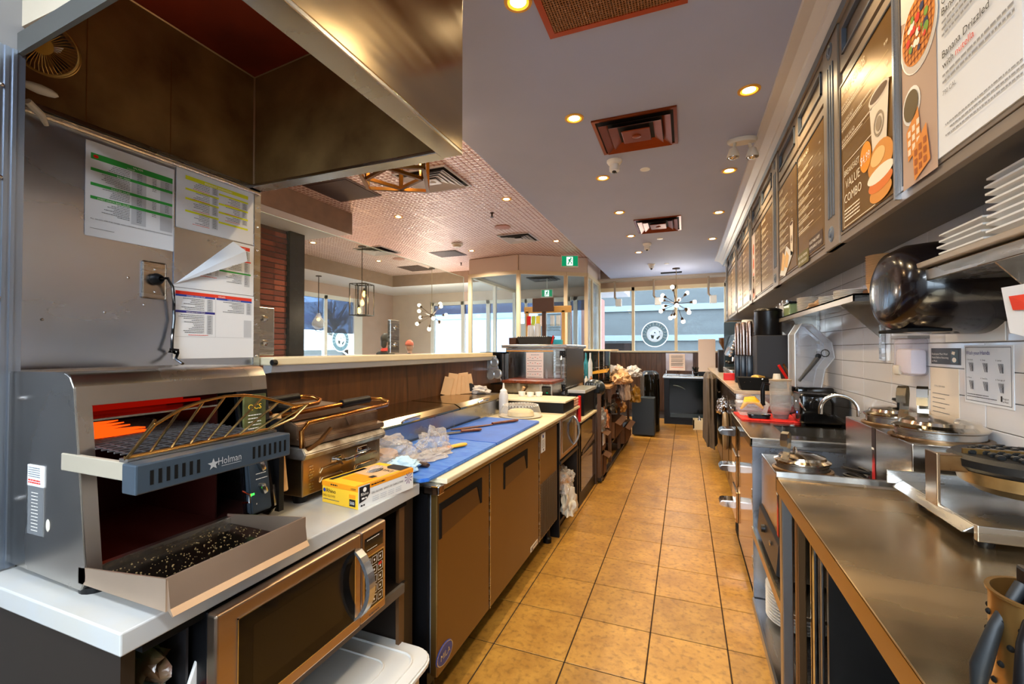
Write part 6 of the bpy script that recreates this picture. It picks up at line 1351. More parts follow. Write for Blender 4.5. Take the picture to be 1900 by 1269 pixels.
for (u, v, w_, s_) in ((.03, .45, .09, 0), (.07, .52, .10, 1)):
    p.poly('waffle_print', WG, [(u, v+.02), (u+w_*.8, v-.03), (u+w_, v+.08), (u+.01, v+.11)], 3+s_)
    for i in range(3):
        for j in range(3): uu, vv = u+.012+i*.026, v+.022+j*.027-i*.008; p.rect('waffle_pit', mat('sugar_white', '#f2dcc0', .6) if s_ == 0 else WD_, uu, vv, uu+.017, vv+.018, 3.6+s_)
p.text(INK, 'Fresh Strawberry', .23, .085, .026, width=.20); [p.words(LITE, .23, .098+i*.017, .25, .006) for i in range(3)]
p.text(INK, 'Chocolate Strawberry', .23, .225, .028, width=.25); p.text(INK, 'Banana Bliss', .23, .253, .028, width=.15); [p.words(LITE, .23, .268+i*.017, .28, .006) for i in range(3)]
p.text(INK, 'Banana Drizzled', .23, .365, .028, width=.19); p.text(INK, 'with', .23, .393, .026, width=.05); p.text(RED, 'nutella', .29, .393, .026, width=.075); [p.words(LITE, .23, .408+i*.017, .27, .006) for i in range(2)]; p.text(INK2, '790 CAL', .23, .462, .017, width=.06)
p.text(INK, '8.99', .52, .19, .022, align='r'); [p.words(LITE, .24+.02*(i % 2), .54+i*.014, .28, .004) for i in range(3)]; p.done(d)
e_ = MB().box(CX-.02, CX-.002, 1.733, 1.745, CZ0+.01, 2.5).build('door_edge', mat('bright_edge', '#c4ccd4', .25, .8), t)
# A pair
d, p = menu(2.52, 3.09, BRZ, '')
p.text(ML, 'SOUP & SALADS', .02, .05, .036, width=.24); items(p, ML, .02, .10, .46, 7, ['CAESAR', 'BABY FRESH', 'GARDEN SALAD', 'CULTURE SALAD', 'CHICKEN CAESAR', 'SWEET ONION BASIL', 'DAILY SOUP'], ['7.99', '8.49', '9.49', '6.99'], .056, .017)
p.rect('soup_plate', mat('olive_plate', '#6e6420', .5), .0, .565, .235, .64, 1); p.text(WINK, 'BROCCOLI CHEDDAR', .012, .597, .021, width=.20, k=3); p.text(WINK, 'AND CHEESE SOUP', .012, .626, .021, width=.19, k=3); p.rect('soup_plate_dark', mat('dark_plate', '#4a3420', .5), .245, .53, .50, .605, 1); p.text(WINK, 'VEGETABLE BEEF', .257, .562, .022, width=.20, k=3); p.text(WINK, 'WITH BARLEY SOUP', .257, .592, .022, width=.23, k=3); p.done(d)
d, p = menu(3.09, 3.66, BRZ, '')
p.text(ML, 'WRAPS', .03, .05, .034, width=.12); items(p, ML, .03, .095, .40, 7, ['CHICKEN CAESAR', 'TURKEY CLUB', 'VEGETABLE PESTO', 'BLT WRAP'], ['8.99', '9.49'], .054, .015)
p.poly('plate_print', WHITEP, [(.03, .60), (.25, .44), (.44, .52), (.20, .63)], 2); p.poly('wrap_print', mat('wrap_tan', '#e2b878', .6), [(.08, .575), (.14, .46), (.22, .50), (.17, .59)], 3); p.poly('wrap_print', mat('wrap_tan', '#e2b878'), [(.20, .57), (.25, .47), (.33, .52), (.28, .59)], 3); cup(p, .36, .33, .09, .2); p.done(d)
for q, (a, b) in enumerate(pairs[2:]):
    m_ = (a+b)/2
    d, p = menu(a, m_, BRZ, ''); p.text(ML, ['SANDWICHES', 'DRINKS', 'TEAS'][q], .02, .05, .034, width=.2); items(p, ML, .02, .10, .46, 8, ['HAM & SWISS', 'ROAST BEEF', 'TUNA MELT', 'GRILLED CHEESE'], ['7.99', '8.99'], .058, .016); p.done(d)
    d, p = menu(m_, b, BRZ, ''); p.text(ML, ['SMOOTHIES', 'COFFEE', 'SPECIALTY'][q], .24, .05, .03, width=.2)
    if q == 0: p.rect('photo_strip', PINKPAPER, .0, .0, .20, .635, 1); [p.disc('fruit_print', mat('peach_print', '#e8744a', .6), .1, .15+.14*i, .04, 2, .055) for i in range(4)]; cup(p, .05, .42, .1, .16)
    items(p, ML, .24, .10, .28, 8, ['MANGO', 'BERRY', 'PEACH', 'BANANA'], ['5.49', '5.99'], .058, .015); p.done(d)
# ------------------------------------------------------------- SHELVES on the right wall
t = thing('wall_shelf', 'near steel wall shelf carrying stacked white plates', 'shelf', (.82, 1.3, 1.57))
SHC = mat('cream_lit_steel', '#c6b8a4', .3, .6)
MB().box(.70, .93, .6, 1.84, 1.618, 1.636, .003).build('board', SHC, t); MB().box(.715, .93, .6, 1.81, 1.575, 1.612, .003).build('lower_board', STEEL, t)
for y in (1.46, .85): MB().prism([(.72, 1.575), (.93, 1.575), (.93, 1.36), (.90, 1.36)], y-.003, y+.003, 'y').build('bracket', STEELH, t)
t = thing('wall_shelf', 'far steel wall shelf carrying bowls and cartons over the sink', 'shelf', (.82, 3.5, 1.57))
MB().box(.70, .93, 2.39, 4.8, 1.598, 1.606).build('board', STEEL, t); MB().box(.70, .706, 2.39, 4.8, 1.572, 1.606).build('front_lip', SHC, t); MB().box(.70, .93, 2.39, 2.396, 1.572, 1.606).build('end_lip', STEEL, t)
for y in (2.75, 3.9, 4.6): MB().prism([(.74, 1.598), (.93, 1.598), (.93, 1.40)], y-.003, y+.003, 'y').build('bracket', STEELH, t); MB().box(.915, .93, y-.015, y+.015, 1.30, 1.598).build('upright', STEEL, t)
def plates(x, y, z, n, w, d_, step, label, rz=0):
    t = thing('plate_stack', label, 'plates', (x, y, z), 'stacks of square white plates')
    for k in range(n):
        b = MB(); s0, s1 = .34, .5
        B = b.bm; lo = [(-w*s0, -d_*s0, 0), (w*s0, -d_*s0, 0), (w*s0, d_*s0, 0), (-w*s0, d_*s0, 0)]; hi = [(-w*s1, -d_*s1, .016), (w*s1, -d_*s1, .016), (w*s1, d_*s1, .016), (-w*s1, d_*s1, .016)]
        for i in range(4):
            j = (i+1) % 4; b.poly(lo[i], lo[j], hi[j], hi[i]); b.poly((*hi[i][:2], .021), (*hi[j][:2], .021), (*lo[j][:2], .006), (*lo[i][:2], .006)); b.poly(hi[i], hi[j], (*hi[j][:2], .021), (*hi[i][:2], .021))
        b.poly(*lo[::-1]); b.poly(*[(q[0], q[1], .006) for q in lo])
        b.xf(Matrix.Translation((x+random.uniform(-.003, .003), y+random.uniform(-.003, .003), z+k*step))@Matrix.Rotation(R(rz+random.uniform(-1, 1)), 4, 'Z')); b.build('plate', mat('glazed_white', '#ecebe6', .2, coat=.3), t)
plates(.83, 1.65, 1.636, 4, .19, .22, .019, 'short stack of four square white plates on the near shelf'); plates(.82, 1.34, 1.636, 8, .22, .27, .019, 'tall stack of square white plates at the right frame edge')
t = thing('bowl_stack', 'tall stack of nested kraft paper bowls on the far shelf end', 'bowls', (.84, 2.50, 1.606))
for k in range(13): MB().lathe([(.045, 0), (.056, .052), (.059, .055), (.054, .05), (.043, .003), (0, .003)], (.84, 2.50, 1.606+k*.0105), 26).build('bowl', mat('kraft_bowl', '#dcae78', .6), t, True)
solo(MB().box(.83, .90, 2.62, 2.70, 1.606, 1.65, .003), 'brown_box', mat('dark_kraft', '#6a4426', .7), 'small brown box behind the kraft bowl stack', 'box')
def rstack(x, y, r, n, step, m_, name, label, cat, grp):
    t = thing(name, label, cat, (x, y, 1.606), grp)
    for k in range(n): MB().lathe([(r*.6, 0), (r, .012), (r, .015), (r*.6, .005), (0, .004)], (x, y, 1.606+k*step), 24).build('plate', m_, t, True)
WSM = mat('shelf_china', '#e4dcd0', .25, coat=.2)
rstack(.82, 2.84, .075, 7, .008, WSM, 'saucer_stack', 'short stack of white saucers beside the kraft bowls', 'saucers', 'saucers on the far shelf'); rstack(.80, 3.06, .07, 6, .008, mat('clear_lids', '#d8d4cc', .2), 'lid_stack', 'stack of pale cup lids on the far shelf', 'lids', None)
t = thing('bread_bag', 'pale bag of rolls on the far shelf', 'bag', (.80, 3.3, 1.606)); bagmesh(.80, 3.28, 1.61, .07, .12, .035, 95, None).build('film', KRAFTL, t, True)
rstack(.80, 3.55, .08, 10, .0095, WSM, 'saucer_stack', 'taller stack of white saucers in the middle of the far shelf', 'saucers', 'saucers on the far shelf'); 
t = thing('green_tub', 'clear green lidded tub on the far shelf', 'tub', (.80, 3.95, 1.606)); MB().box(.73, .87, 3.85, 4.05, 1.606, 1.70, .01).build('tub', mat('green_tub', '#9aae7c', .3), t); MB().box(.725, .875, 3.84, 4.06, 1.70, 1.715, .004).build('lid', BLACK, t)
for i, (y, z, r_) in enumerate(((4.2, .15, .035), (4.33, .14, .03), (4.45, .12, .035), (4.62, .09, .04))):
    t = thing('canister', ['tall white canister beside the green tub', 'second white canister from the green tub', 'third white canister from the green tub', 'short white canister at the far shelf end'][i], 'canister', (.78, y, 1.606), 'canisters on the far shelf')
    MB().lathe([(r_, 0), (r_, z-.02), (r_*.9, z-.01)], (.78, y, 1.606), 18).build('body', WHITEP, t, True); MB().lathe([(r_*1.05, z-.02), (r_*1.05, z), (0, z)], (.78, y, 1.606), 18).build('lid', STEEL if i < 3 else CREAMP, t, True)
# ------------------------------------------------------------- WALL ITEMS
t = thing('towel_dispenser', 'large black rounded paper towel dispenser on the tiled wall', 'dispenser', (.85, 2.20, 1.42))
SMK = mat('smoked_black_plastic', '#100c10', .2, var=.3, vs=3, coat=.35)
prof = []
oy, oz, ry, rz_ = 1.97, 1.57, .2, .16
def sup(a, n_=2.1): c, s_ = math.cos(a), math.sin(a); return (oy+ry*math.copysign(abs(c)**(2/n_), c), oz+rz_*math.copysign(abs(s_)**(2/n_), s_))
def shell(x0, x1, k0, k1, N=40):
    b = MB(); A = [sup(i*2*math.pi/N) for i in range(N)]
    L0 = [(x0, oy+(y-oy)*k0, oz+(z-oz)*k0) for y, z in A]; L1 = [(x1, oy+(y-oy)*k1, oz+(z-oz)*k1) for y, z in A]
    for i in range(N): j = (i+1) % N; b.poly(L0[i], L0[j], L1[j], L1[i])
    return b, L0, L1
b = MB()
for x0, x1, k0, k1 in ((.94, .80, 1, 1.0), (.80, .72, 1.0, .95), (.72, .68, .95, .82), (.68, .665, .82, .62), (.665, .66, .62, .3)):
    c_, _, _ = shell(x0, x1, k0, k1); me = bpy.data.meshes.new('x'); c_.bm.to_mesh(me); b.add(me, Matrix.Identity(4))
b.poly(*[(.66, oy+(y-oy)*.3, oz+(z-oz)*.3) for y, z in [sup(i*2*math.pi/40) for i in range(40)]])
bmesh.ops.remove_doubles(b.bm, verts=b.bm.verts[:], dist=.0005); bmesh.ops.recalc_face_normals(b.bm, faces=b.bm.faces[:]); b.build('cover', SMK, t, True)
b = MB().tube([(.70, oy+.04+.165*.93*math.cos(a), oz+.02+.13*.93*math.sin(a)) for a in [R(150+i*12) for i in range(18)]], .004, 6); b.build('window_seam', mat('seam_sheen', '#6a6470', .2, coat=.5), t, True)
MB().box(.70, .82, 1.88, 2.12, 1.418, 1.43, .003).build('paper_slot', BLACKM, t); MB().ball((.695, 1.86, 1.50), .01, 2, (.4, 1, 1)).build('lock', CHROME, t, True)
t = thing('soap_dispenser', 'clear wall dispenser half full of white foam soap', 'dispenser', (.89, 2.25, 1.24))
MB().box(.865, .935, 2.31, 2.47, 1.245, 1.41, .02, 3).build('housing', film('lilac_plastic', '#f6f4fb', .16, .1), t, True); MB().box(.872, .93, 2.318, 2.462, 1.252, 1.36, .015, 2).build('foam', mat('white_foam', '#f0ecec', .6), t, True); MB().box(.860, .88, 2.40, 2.465, 1.245, 1.29, .012, 2).build('push_lever', CREAMP, t, True); MB().box(.86, .938, 2.305, 2.475, 1.402, 1.415, .004).build('top_cap', mat('grey_cap', '#8a8c92', .3), t)
t = thing('wall_plate', 'white mounting plate with two dark screws behind the shelf bracket', 'plate', (.93, 2.0, 1.4)); MB().box(.9275, .9315, 1.84, 2.18, 1.385, 1.49, .002).build('plate', WHITEP, t)
for y in (2.10, 1.90): MB().ball((.927, y, 1.433), .006, 2, (.4, 1, 1)).build('screw', INK, t, True)
def notice(y0, y1, z0, z1, m_, label, name):
    t = thing(name, label, 'notice', (.93, (y0+y1)/2, z0), 'notices on the tiled wall'); MB().box(.9295, .9315, y1, y0, z0, z1).build('sheet', m_, t); return t, Plane((.9293, y0, z1), (0, -1, 0), (0, 0, -1), (-1, 0, 0), .0006)
t, p = notice(2.29, 2.088, 1.300, 1.362, mat('slate_sticker', '#3a4048', .4), 'dark hand washing reminder sticker left of the poster', 'reminder_sticker')
p.text(WINK, 'Employees Must Wash', .008, .026, .0105, width=.115); p.text(WINK, 'Hands Before Returning', .008, .040, .0105, width=.12); p.text(WINK, 'to Work', .008, .054, .0105, width=.04); p.rect('symbol_box', mat('teal_slate', '#4a6270', .5), .142, .006, .192, .056); p.disc('hand_symbol', WINK, .168, .044, .014, 3, .009); p.poly('tap_symbol', WINK, [(.155, .012), (.175, .014), (.17, .026), (.15, .022)], 3); p.done(t)
t, p = notice(2.062, 1.808, 1.172, 1.372, PAPER, 'white poster showing six hand washing steps', 'wash_poster')
for q in ((.008, .006, .246, .008), (.008, .190, .246, .192), (.008, .006, .010, .192), (.244, .006, .246, .192)): p.rect('border', INK2, *q)
p.text(mat('purple_ink', '#4a3f86', .6), 'Wash your', .014, .032, .018, width=.075); p.text(mat('purple_ink', '#4a3f86'), 'Hands', .094, .032, .020, width=.05)
for i, tx in enumerate(('1. Wet Hands', '2. Soap', '3. Lather', '4. Rinse', '5. Towel Dry', '6. Turn taps off')):
    u, v = .016+(i % 3)*.078, .052+(i//3)*.062; p.text(INK, tx, u, v, .0065, width=.012+.002*len(tx))
    for k in range(7): a = k*.5; p.poly('hand_sketch', INK2, [(u+.012+.004*k, v+.008), (u+.014+.004*k, v+.008), (u+.024+.002*k+.006*math.sin(a), v+.038), (u+.022+.002*k+.006*math.sin(a), v+.038)], 2)
p.words(INK, .016, .168, .12, .0022); p.words(INK, .016, .176, .16, .0022); p.text(INK, 'Region', .205, .172, .008, width=.028); p.text(INK, 'of Peel', .205, .182, .008, width=.026); p.rect('mark', INK, .194, .162, .202, .18); p.done(t)
t, p = notice(2.30, 2.10, 1.075, 1.285, mat('cream_sheet', '#e2d4c0', .6), 'plain cream notice sheet with a few typed lines under the sticker', 'typed_notice')
p.text(INK2, 'IT\'S FULL STEAM AHEAD', .035, .075, .009, width=.075); [p.words(INK2, .02, .10+k*.018, .12-.03*(k % 2), .0025) for k in range(5)]; p.done(t)
t = thing('flyer', 'white flyer with red band taped at the right edge under the near shelf', 'paper', (.76, 1.43, 1.4)); b = MB().poly((.75, 1.50, 1.515), (.76, 1.49, 1.40), (.77, 1.36, 1.37), (.76, 1.37, 1.515)); b.build('sheet', PAPER, t); MB().poly((.7485, 1.47, 1.49), (.7535, 1.465, 1.455), (.7585, 1.37, 1.45), (.7585, 1.37, 1.49)).build('red_band', REDP, t)
# ------------------------------------------------------------- RIGHT COUNTERS
# near worktable
WT = mat('worktable_steel', '#d6bc92', .22, .95, var=.25, vs=1.3, stretch=(1, 3, 1), rvar=.10, bump=.02, bs=3)
t = thing('worktable', 'large stainless worktable filling the lower right corner', 'worktable', (.6, .6, 0)); NX, NZ, NY = .29, .92, 1.765
MB().box(NX, .93, -.9, NY, NZ-.006, NZ, .002).build('top', WT, t); MB().prism([(NX, NZ-.05), (NX+.004, NZ-.05), (NX+.006, NZ-.004), (NX, NZ-.001)], -.9, NY, 'y').build('front_edge', mat('edge_gold_steel', '#a8946c', .24, 1), t)
MB().prism([(NY-.045, NZ), (NY-.04, NZ+.006), (NY-.018, NZ+.002), (NY-.014, NZ+.018), (NY, NZ+.018), (NY, NZ-.05), (NY-.01, NZ-.05), (NY-.01, NZ-.006)], NX, .70, 'x').build('back_lip', STEELH, t)
LG = mat('leg_steel', '#a8a6a4', .3, 1)
MB().box(NX+.008, NX+.04, NY-.05, NY-.01, 0, NZ-.05, .003).build('leg', LG, t); MB().box(NX+.05, NX+.075, NY-.06, NY-.02, 0, NZ-.05, .003).build('leg', mat('leg_tan', '#8a6a48', .3, .9), t)
MB().tube([(NX+.10, NY-.045, 0), (NX+.10, NY-.045, NZ-.05)], .011, 12).build('drain_pipe', CHROME, t); MB().tube([(NX+.12, NY-.045, 0), (NX+.12, NY-.045, NZ-.05)], .008, 12).build('pipe', LG, t)
MB().box(NX+.14, .93, NY-.04, NY-.02, 0, NZ-.05).build('end_panel', mat('dull_panel', '#4a4846', .35, .8, var=.4, vs=3), t); MB().box(.90, .93, -.9, NY-.05, 0, NZ-.05).build('back_panel', mat('dark_panel', '#25221f', .5), t); MB().box(NX+.03, .9, -.9, NY-.06, .16, .17).build('lower_shelf', mat('dull_panel', '#4a4846'), t)
MB().box(.49, .515, 1.60, 1.64, .20, .30, .003).build('pipe_clip', CHROME, t); MB().box(NX, NX+.03, -.9, -.87, 0, NZ-.05).build('leg', LG, t)
# waffle iron
t = thing('waffle_iron', 'steel framed waffle iron with round black grid plate at the right edge', 'waffle iron', (.76, 1.42, NZ))
b = MB(); b.prism([(.575, .948), (.93, .948), (.93, .966), (.60, .966)], 1.30, 1.66, 'y', .002); b.build('drip_tray', STEEL, t)
MB().box(.59, .93, 1.27, 1.285, .94, .975, .002).build('tray_front', STEEL, t); MB().box(.565, .93, 1.66, 1.666, .955, .995, .002).build('tray_back', STEEL, t)
MB().box(.592, .60, 1.44, 1.50, .935, 1.095, .002).build('upright', mat('upright_tan_steel', '#a8927a', .25, .95), t); MB().box(.60, .66, 1.45, 1.49, 1.05, 1.09, .003).build('hinge_block', STEELD, t)
MB().lathe([(0, 0), (.135, 0), (.148, .012), (.15, .03), (.14, .04), (.13, .038), (0, .038)], (.79, 1.48, 1.055), 44).build('lower_pan', IRON, t, True); MB().lathe([(.10, -.05), (.13, -.03), (.137, 0)], (.79, 1.48, 1.055), 36).build('underside', mat('worn_gold', '#a88a5a', .35, .8, var=.4, vs=20), t, True)
g = MB()
for i in range(-4, 5):
    for j in range(-4, 5):
        x, y = i*.028, j*.028
        if math.hypot(x, y) < .115 and not (i+j) == 99: g.box(.79+x-.008, .79+x+.008, 1.48+y-.008, 1.48+y+.008, 1.091, 1.103, .003, 1)
g.build('grid_pegs', mat('peg_iron', '#2c2e30', .3, .6), t, kind='stuff'); g = MB(); g.box(.66, .92, 1.477, 1.483, 1.091, 1.106); g.xf(Matrix.Identity(4)); g.build('divider', mat('brass_divider', '#8a6a3a', .3, .8), t)
for x, y in ((.62, 1.31), (.62, 1.57), (.90, 1.31), (.90, 1.57)): MB().lathe([(.016, 0), (.018, .012), (.012, .03)], (x, y, NZ), 14).build('foot', BLACK, t, True)
# cutlery caddy in the corner
t = thing('utensil_holder', 'perforated steel utensil holder with black tongs, at the lower right corner', 'utensil holder', (.405, .735, NZ))
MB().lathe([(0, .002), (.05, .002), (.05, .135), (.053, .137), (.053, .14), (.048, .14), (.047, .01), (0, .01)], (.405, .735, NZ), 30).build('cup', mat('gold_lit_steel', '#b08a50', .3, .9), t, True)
pf = MB()
for k in range(14):
    for r_ in range(4): a = k*2*math.pi/14+(r_ % 2)*.22; c_ = Vector((.405+.0504*math.cos(a), .735+.0504*math.sin(a), NZ+.03+.026*r_)); pf.ball(Vector((.405, .735, c_.z)).lerp(c_, .975), .0042, 2)
pf.build('perforations', BLACKM, t, kind='stuff')
tg = thing('tongs', 'black silicone tongs leaning against the utensil holder', 'tongs', (.345, .70, NZ))
MB().tube([(.385, .74, NZ+.150), (.352, .725, NZ+.10), (.335, .72, NZ+.05), (.33, .72, NZ+.008)], [.007, .007, .010, .005], 14).build('arm', mat('dark_silicone', '#15191c', .5), tg, True); MB().tube([(.39, .72, NZ+.150), (.360, .69, NZ+.10), (.350, .672, NZ+.05), (.348, .665, NZ+.008)], [.007, .007, .010, .005], 14).build('arm', BLACK, tg, True)
MB().box(.383, .408, .725, .75, NZ+.12, NZ+.172, .004).build('handle_end', BLACK, tg)
# gap unit between near table and sink table
t = thing('shelf_unit', 'open steel shelves between the worktable and the sink table', 'shelves', (.6, 2.25, 0))
MB().box(.33, .93, 1.85, 2.675, .395, .41, .002).build('shelf', STEELH, t); MB().box(.325, .335, 1.85, 2.675, .375, .415).build('shelf_lip', mat('edge_gold_steel', '#b58a50'), t); MB().box(.33, .93, 1.80, 2.675, .02, .035).build('bottom_shelf', STEELH, t); MB().box(.325, .335, 1.80, 2.675, .0, .04).build('shelf_lip', LG, t)
MB().box(.42, .92, 1.82, 2.66, .035, .045).build('rubber_mat', mat('black_grid_mat', '#1a1a1c', .6, bump=.8, bs=60), t); MB().box(.33, .345, 1.80, 1.815, 0, .8).build('upright', LG, t)
t = thing('round_plates', 'stack of round white plates on the bottom shelf', 'plates', (.50, 2.50, .045))
for k in range(11): MB().lathe([(.08, 0), (.135, .014), (.137, .018), (.08, .005), (0, .004)], (.50, 2.50, .046+k*.0145), 34).build('plate', MC['glazed_white'], t, True)
FLM = mat('flame_red', '#c81c14', .4)
def kettle(x0, x1, y0, y1, z0, z1, wells, label, name='soup_warmer', strip=.45):
    t = thing(name, label, 'soup warmer', ((x0+x1)/2, (y0+y1)/2, z0), 'soup warmers')
    MB().box(x0, x1, y0, y1, z0+.02, z1, .003).build('body', mat('warmer_steel', '#b4aca4', .22, 1, var=.2, vs=3, rvar=.08), t)
    c = MB().prism([(x0, z0+(z1-z0)*.40), (x0-.012, z0+(z1-z0)*.36), (x0-.022, z0+.03), (x0, z0+.02)], y0+.01, y1-.01, 'y', .002).build('control_panel', mat('charcoal_panel', '#33363a', .35, .3), t)
    zc = z0+(z1-z0)*.25
    MB().lathe([(0, -.018), (.016, -.016), (.018, 0)], (x0-.016, y0+(y1-y0)*.62, zc), 18, 'x').build('knob', BLACK, c, True); MB().ball((x0-.02, y0+(y1-y0)*.30, zc), .012, 2, (.3, 1.2, 1)).build('emblem', CHROME, c, True)
    ys = y0+(y1-y0)*strip; p = Plane((x0, ys, z1), (0, -1, 0), (0, 0, -1), (-1, 0, 0), .001); h = (z1-z0)*.62
    p.poly('stripe', mat('stripe_black', '#2a1c1c', .5), [(0, 0), (.035, 0), (.035, h*.5), (0, h*.5)]); p.poly('flame_stripe', FLM, [(0, h*.98), (.004, h*.6), (.008, h*.42), (.014, h*.55), (.019, h*.36), (.024, h*.5), (.030, h*.40), (.035, h*.7), (.038, h*1.0)], 2); p.rect('mark', WINK, .004, h*.28, .028, h*.31, 3); p.done(t)
    for (wx, wy, r, k) in wells:
        MB().lathe([(r*1.16, 0), (r*1.16, .006), (r*1.04, .010), (r*1.02, .004)], (wx, wy, z1), 36).build('well_ring', STEELD, t, True)
        MB().lathe([(r, -.01), (r, .03), (r*1.05, .034), (r*1.05, .038), (r*.98, .04)], (wx, wy, z1), 36).build('pot_rim', STEEL, t, True)
        lid = MB().lathe([(r*1.07, .038), (r*1.08, .043), (r*.92, .052), (r*.88, .062), (r*.5, .072), (0, .076)], (wx, wy, z1), 40).build('lid', mat('polished_lid', '#d6cdbd', .12, 1), t, True)
        if k == 'knob': MB().lathe([(.006, .07), (.006, .088), (.022, .098), (.02, .106), (0, .108)], (wx, wy, z1), 18).build('lid_knob', BLACK, lid, True)
        else: MB().tube([(wx-r*.2, wy, z1+.07), (wx-r*.2, wy+.02, z1+.09), (wx-r*.2, wy+.045, z1+.09), (wx-r*.2, wy+.06, z1+.07)], .004, 6).build('lid_handle', CHROME, lid, True)
    for yy in (y0+.04, y1-.04): MB().lathe([(.014, 0), (.016, .021)], (x0+.04, yy, z0), 12).build('foot', BLACK, t)
    return t
kettle(.675, .928, 1.79, 2.42, .62, 1.055, [(.80, 2.23, .105, 'knob'), (.80, 1.93, .115, 'bar')], 'double soup warmer with two domed lids against the tiled wall', strip=.52)
kettle(.36, .60, 2.06, 2.58, .411, .825, [(.48, 2.30, .10, 'bar')], 'single soup warmer sunk in the shelf gap beside the sink table', strip=.2)
struct(MB().box(.66, .93, 1.78, 2.45, .60, .62).build('trim_9', STEELH))
def ladle(x, y, z, rz, label):
    t = thing('ladle', label, 'ladle', (x, y, z), 'hooked steel ladles')
    b = MB(); pts = [(0, 0, .0), (.0, .02, .03), (.0, .035, .09), (0, .03, .115), (0, .012, .12), (0, -.006, .112), (0, -.016, .085), (0, -.012, .06)]
    w = .014
    for a, c_ in zip(pts, pts[1:]): b.poly((-w, a[1], a[2]), (w, a[1], a[2]), (w, c_[1], c_[2]), (-w, c_[1], c_[2])); b.poly((w, a[1], a[2]-.003), (-w, a[1], a[2]-.003), (-w, c_[1], c_[2]-.003), (w, c_[1], c_[2]-.003))
    b.xf(Matrix.Translation((x, y, z))@Matrix.Rotation(R(rz), 4, 'Z')); b.build('hooked_handle', mat('ladle_steel', '#c8c2b4', .15, 1), t, True)
ladle(.76, 2.09, 1.10, -35, 'hooked ladle handle standing out of the far well of the double warmer'); ladle(.73, 1.86, 1.115, -25, 'hooked ladle handle standing out of the near well of the double warmer'); ladle(.40, 2.22, .88, -30, 'hooked ladle handle standing out of the single warmer')
t = thing('cable_coil', 'black cable and plug heaped beside the single warmer', 'cable', (.66, 2.3, .62))
MB().tube([(.622+.03*math.cos(a*1.1), 2.12+.06*math.sin(a), .845+.004*a) for a in [i*.5 for i in range(26)]], .006, 6).build('coil', BLACK, t, True); MB().box(.605, .655, 2.10, 2.2, .411, .83, .004).build('block', BLACK, t)
# sink table
t = thing('sink_table', 'stainless sink table with drawers and big chrome handles facing the aisle', 'sink', (.6, 3.1, 0)); SX, SZ, SY0, SY1 = .325, .88, 2.70, 3.72
s = MB(); s.box(SX, .51, SY0, SY1, SZ-.006, SZ); s.box(.51, .93, SY0, 2.84, SZ-.006, SZ); s.box(.51, .93, 3.19, SY1, SZ-.006, SZ); s.box(.90, .93, 2.84, 3.19, SZ-.006, SZ); s.build('top', mat('sink_top_steel', '#b8aa94', .2, 1, var=.2, vs=2, rvar=.08), t)
s = MB(); s.box(.51, .90, 2.84, 3.19, .68, .685); s.box(.505, .51, 2.84, 3.19, .68, SZ-.002); s.box(.90, .905, 2.84, 3.19, .68, SZ-.002); s.box(.51, .90, 2.835, 2.84, .68, SZ-.002); s.box(.51, .90, 3.19, 3.195, .68, SZ-.002); s.build('basin', STEELH, t)
MB().box(SX-.003, .93, SY0-.02, SY0, SZ-.045, SZ+.004, .003).build('side_edge', STEEL, t); MB().box(SX-.004, SX+.01, SY0-.02, SY1, SZ-.045, SZ+.003, .003).build('front_edge', mat('edge_gold_steel', '#b58a50'), t)
MB().box(SX+.008, .93, SY0-.015, SY0+.005, .0, SZ-.045, .001).build('side_panel', STEELW, t); MB().box(SX+.03, .9, SY0, SY1, .08, .66).build('carcass', mat('dull_panel', '#4a4846'), t)
fp_ = MB().box(SX+.012, SX+.03, SY0+.01, 3.42, .06, SZ-.05, .002).build('front_panel', mat('gold_mirror_steel', '#a87c46', .12, 1, var=.1, vs=2), t)
MB().box(SX+.006, SX+.02, SY0+.0, SY0+.03, .52, .60, .002).build('hinge', STEEL, t); MB().box(SX+.006, SX+.02, SY0, SY0+.03, .18, .24, .002).build('hinge', STEEL, t)
for z in (.775, .525, .275):
    d = MB().box(SX-.002, SX+.012, 3.43, 3.70, z-.12, z+.09, .003).build('drawer', mat('gold_mirror_steel', '#a87c46'), t)
    h = MB(); h.prism([(SX, z-.028), (SX-.095, z-.02), (SX-.105, z-.008), (SX-.105, z+.008), (SX-.09, z+.022), (SX, z+.026)], 3.445, 3.56, 'y', .006); h.build('pull_handle', CHROME, d, True)
MB().box(SX+.02, .9, SY0, SY1, 0, .06).build('kick_panel', BLACKM, t)
t = thing('gooseneck_tap', 'chrome gooseneck tap arching over the sink', 'tap', (.9, 3.0, SZ))
n = 16; pts = [(.905, 3.02, SZ)] + [(.905, 3.02, SZ+.08)] + [(.905-.085*(1-math.cos(math.pi*i/n)), 3.02+.05*i/n, SZ+.13+.085*math.sin(math.pi*i/n)) for i in range(n+1)] + [(.735, 3.07, SZ+.10)]
MB().tube(pts, .0115, 12).build('spout', CHROME, t, True); MB().lathe([(.026, 0), (.024, .02), (.014, .035)], (.905, 3.02, SZ), 20).build('base', CHROME, t, True)
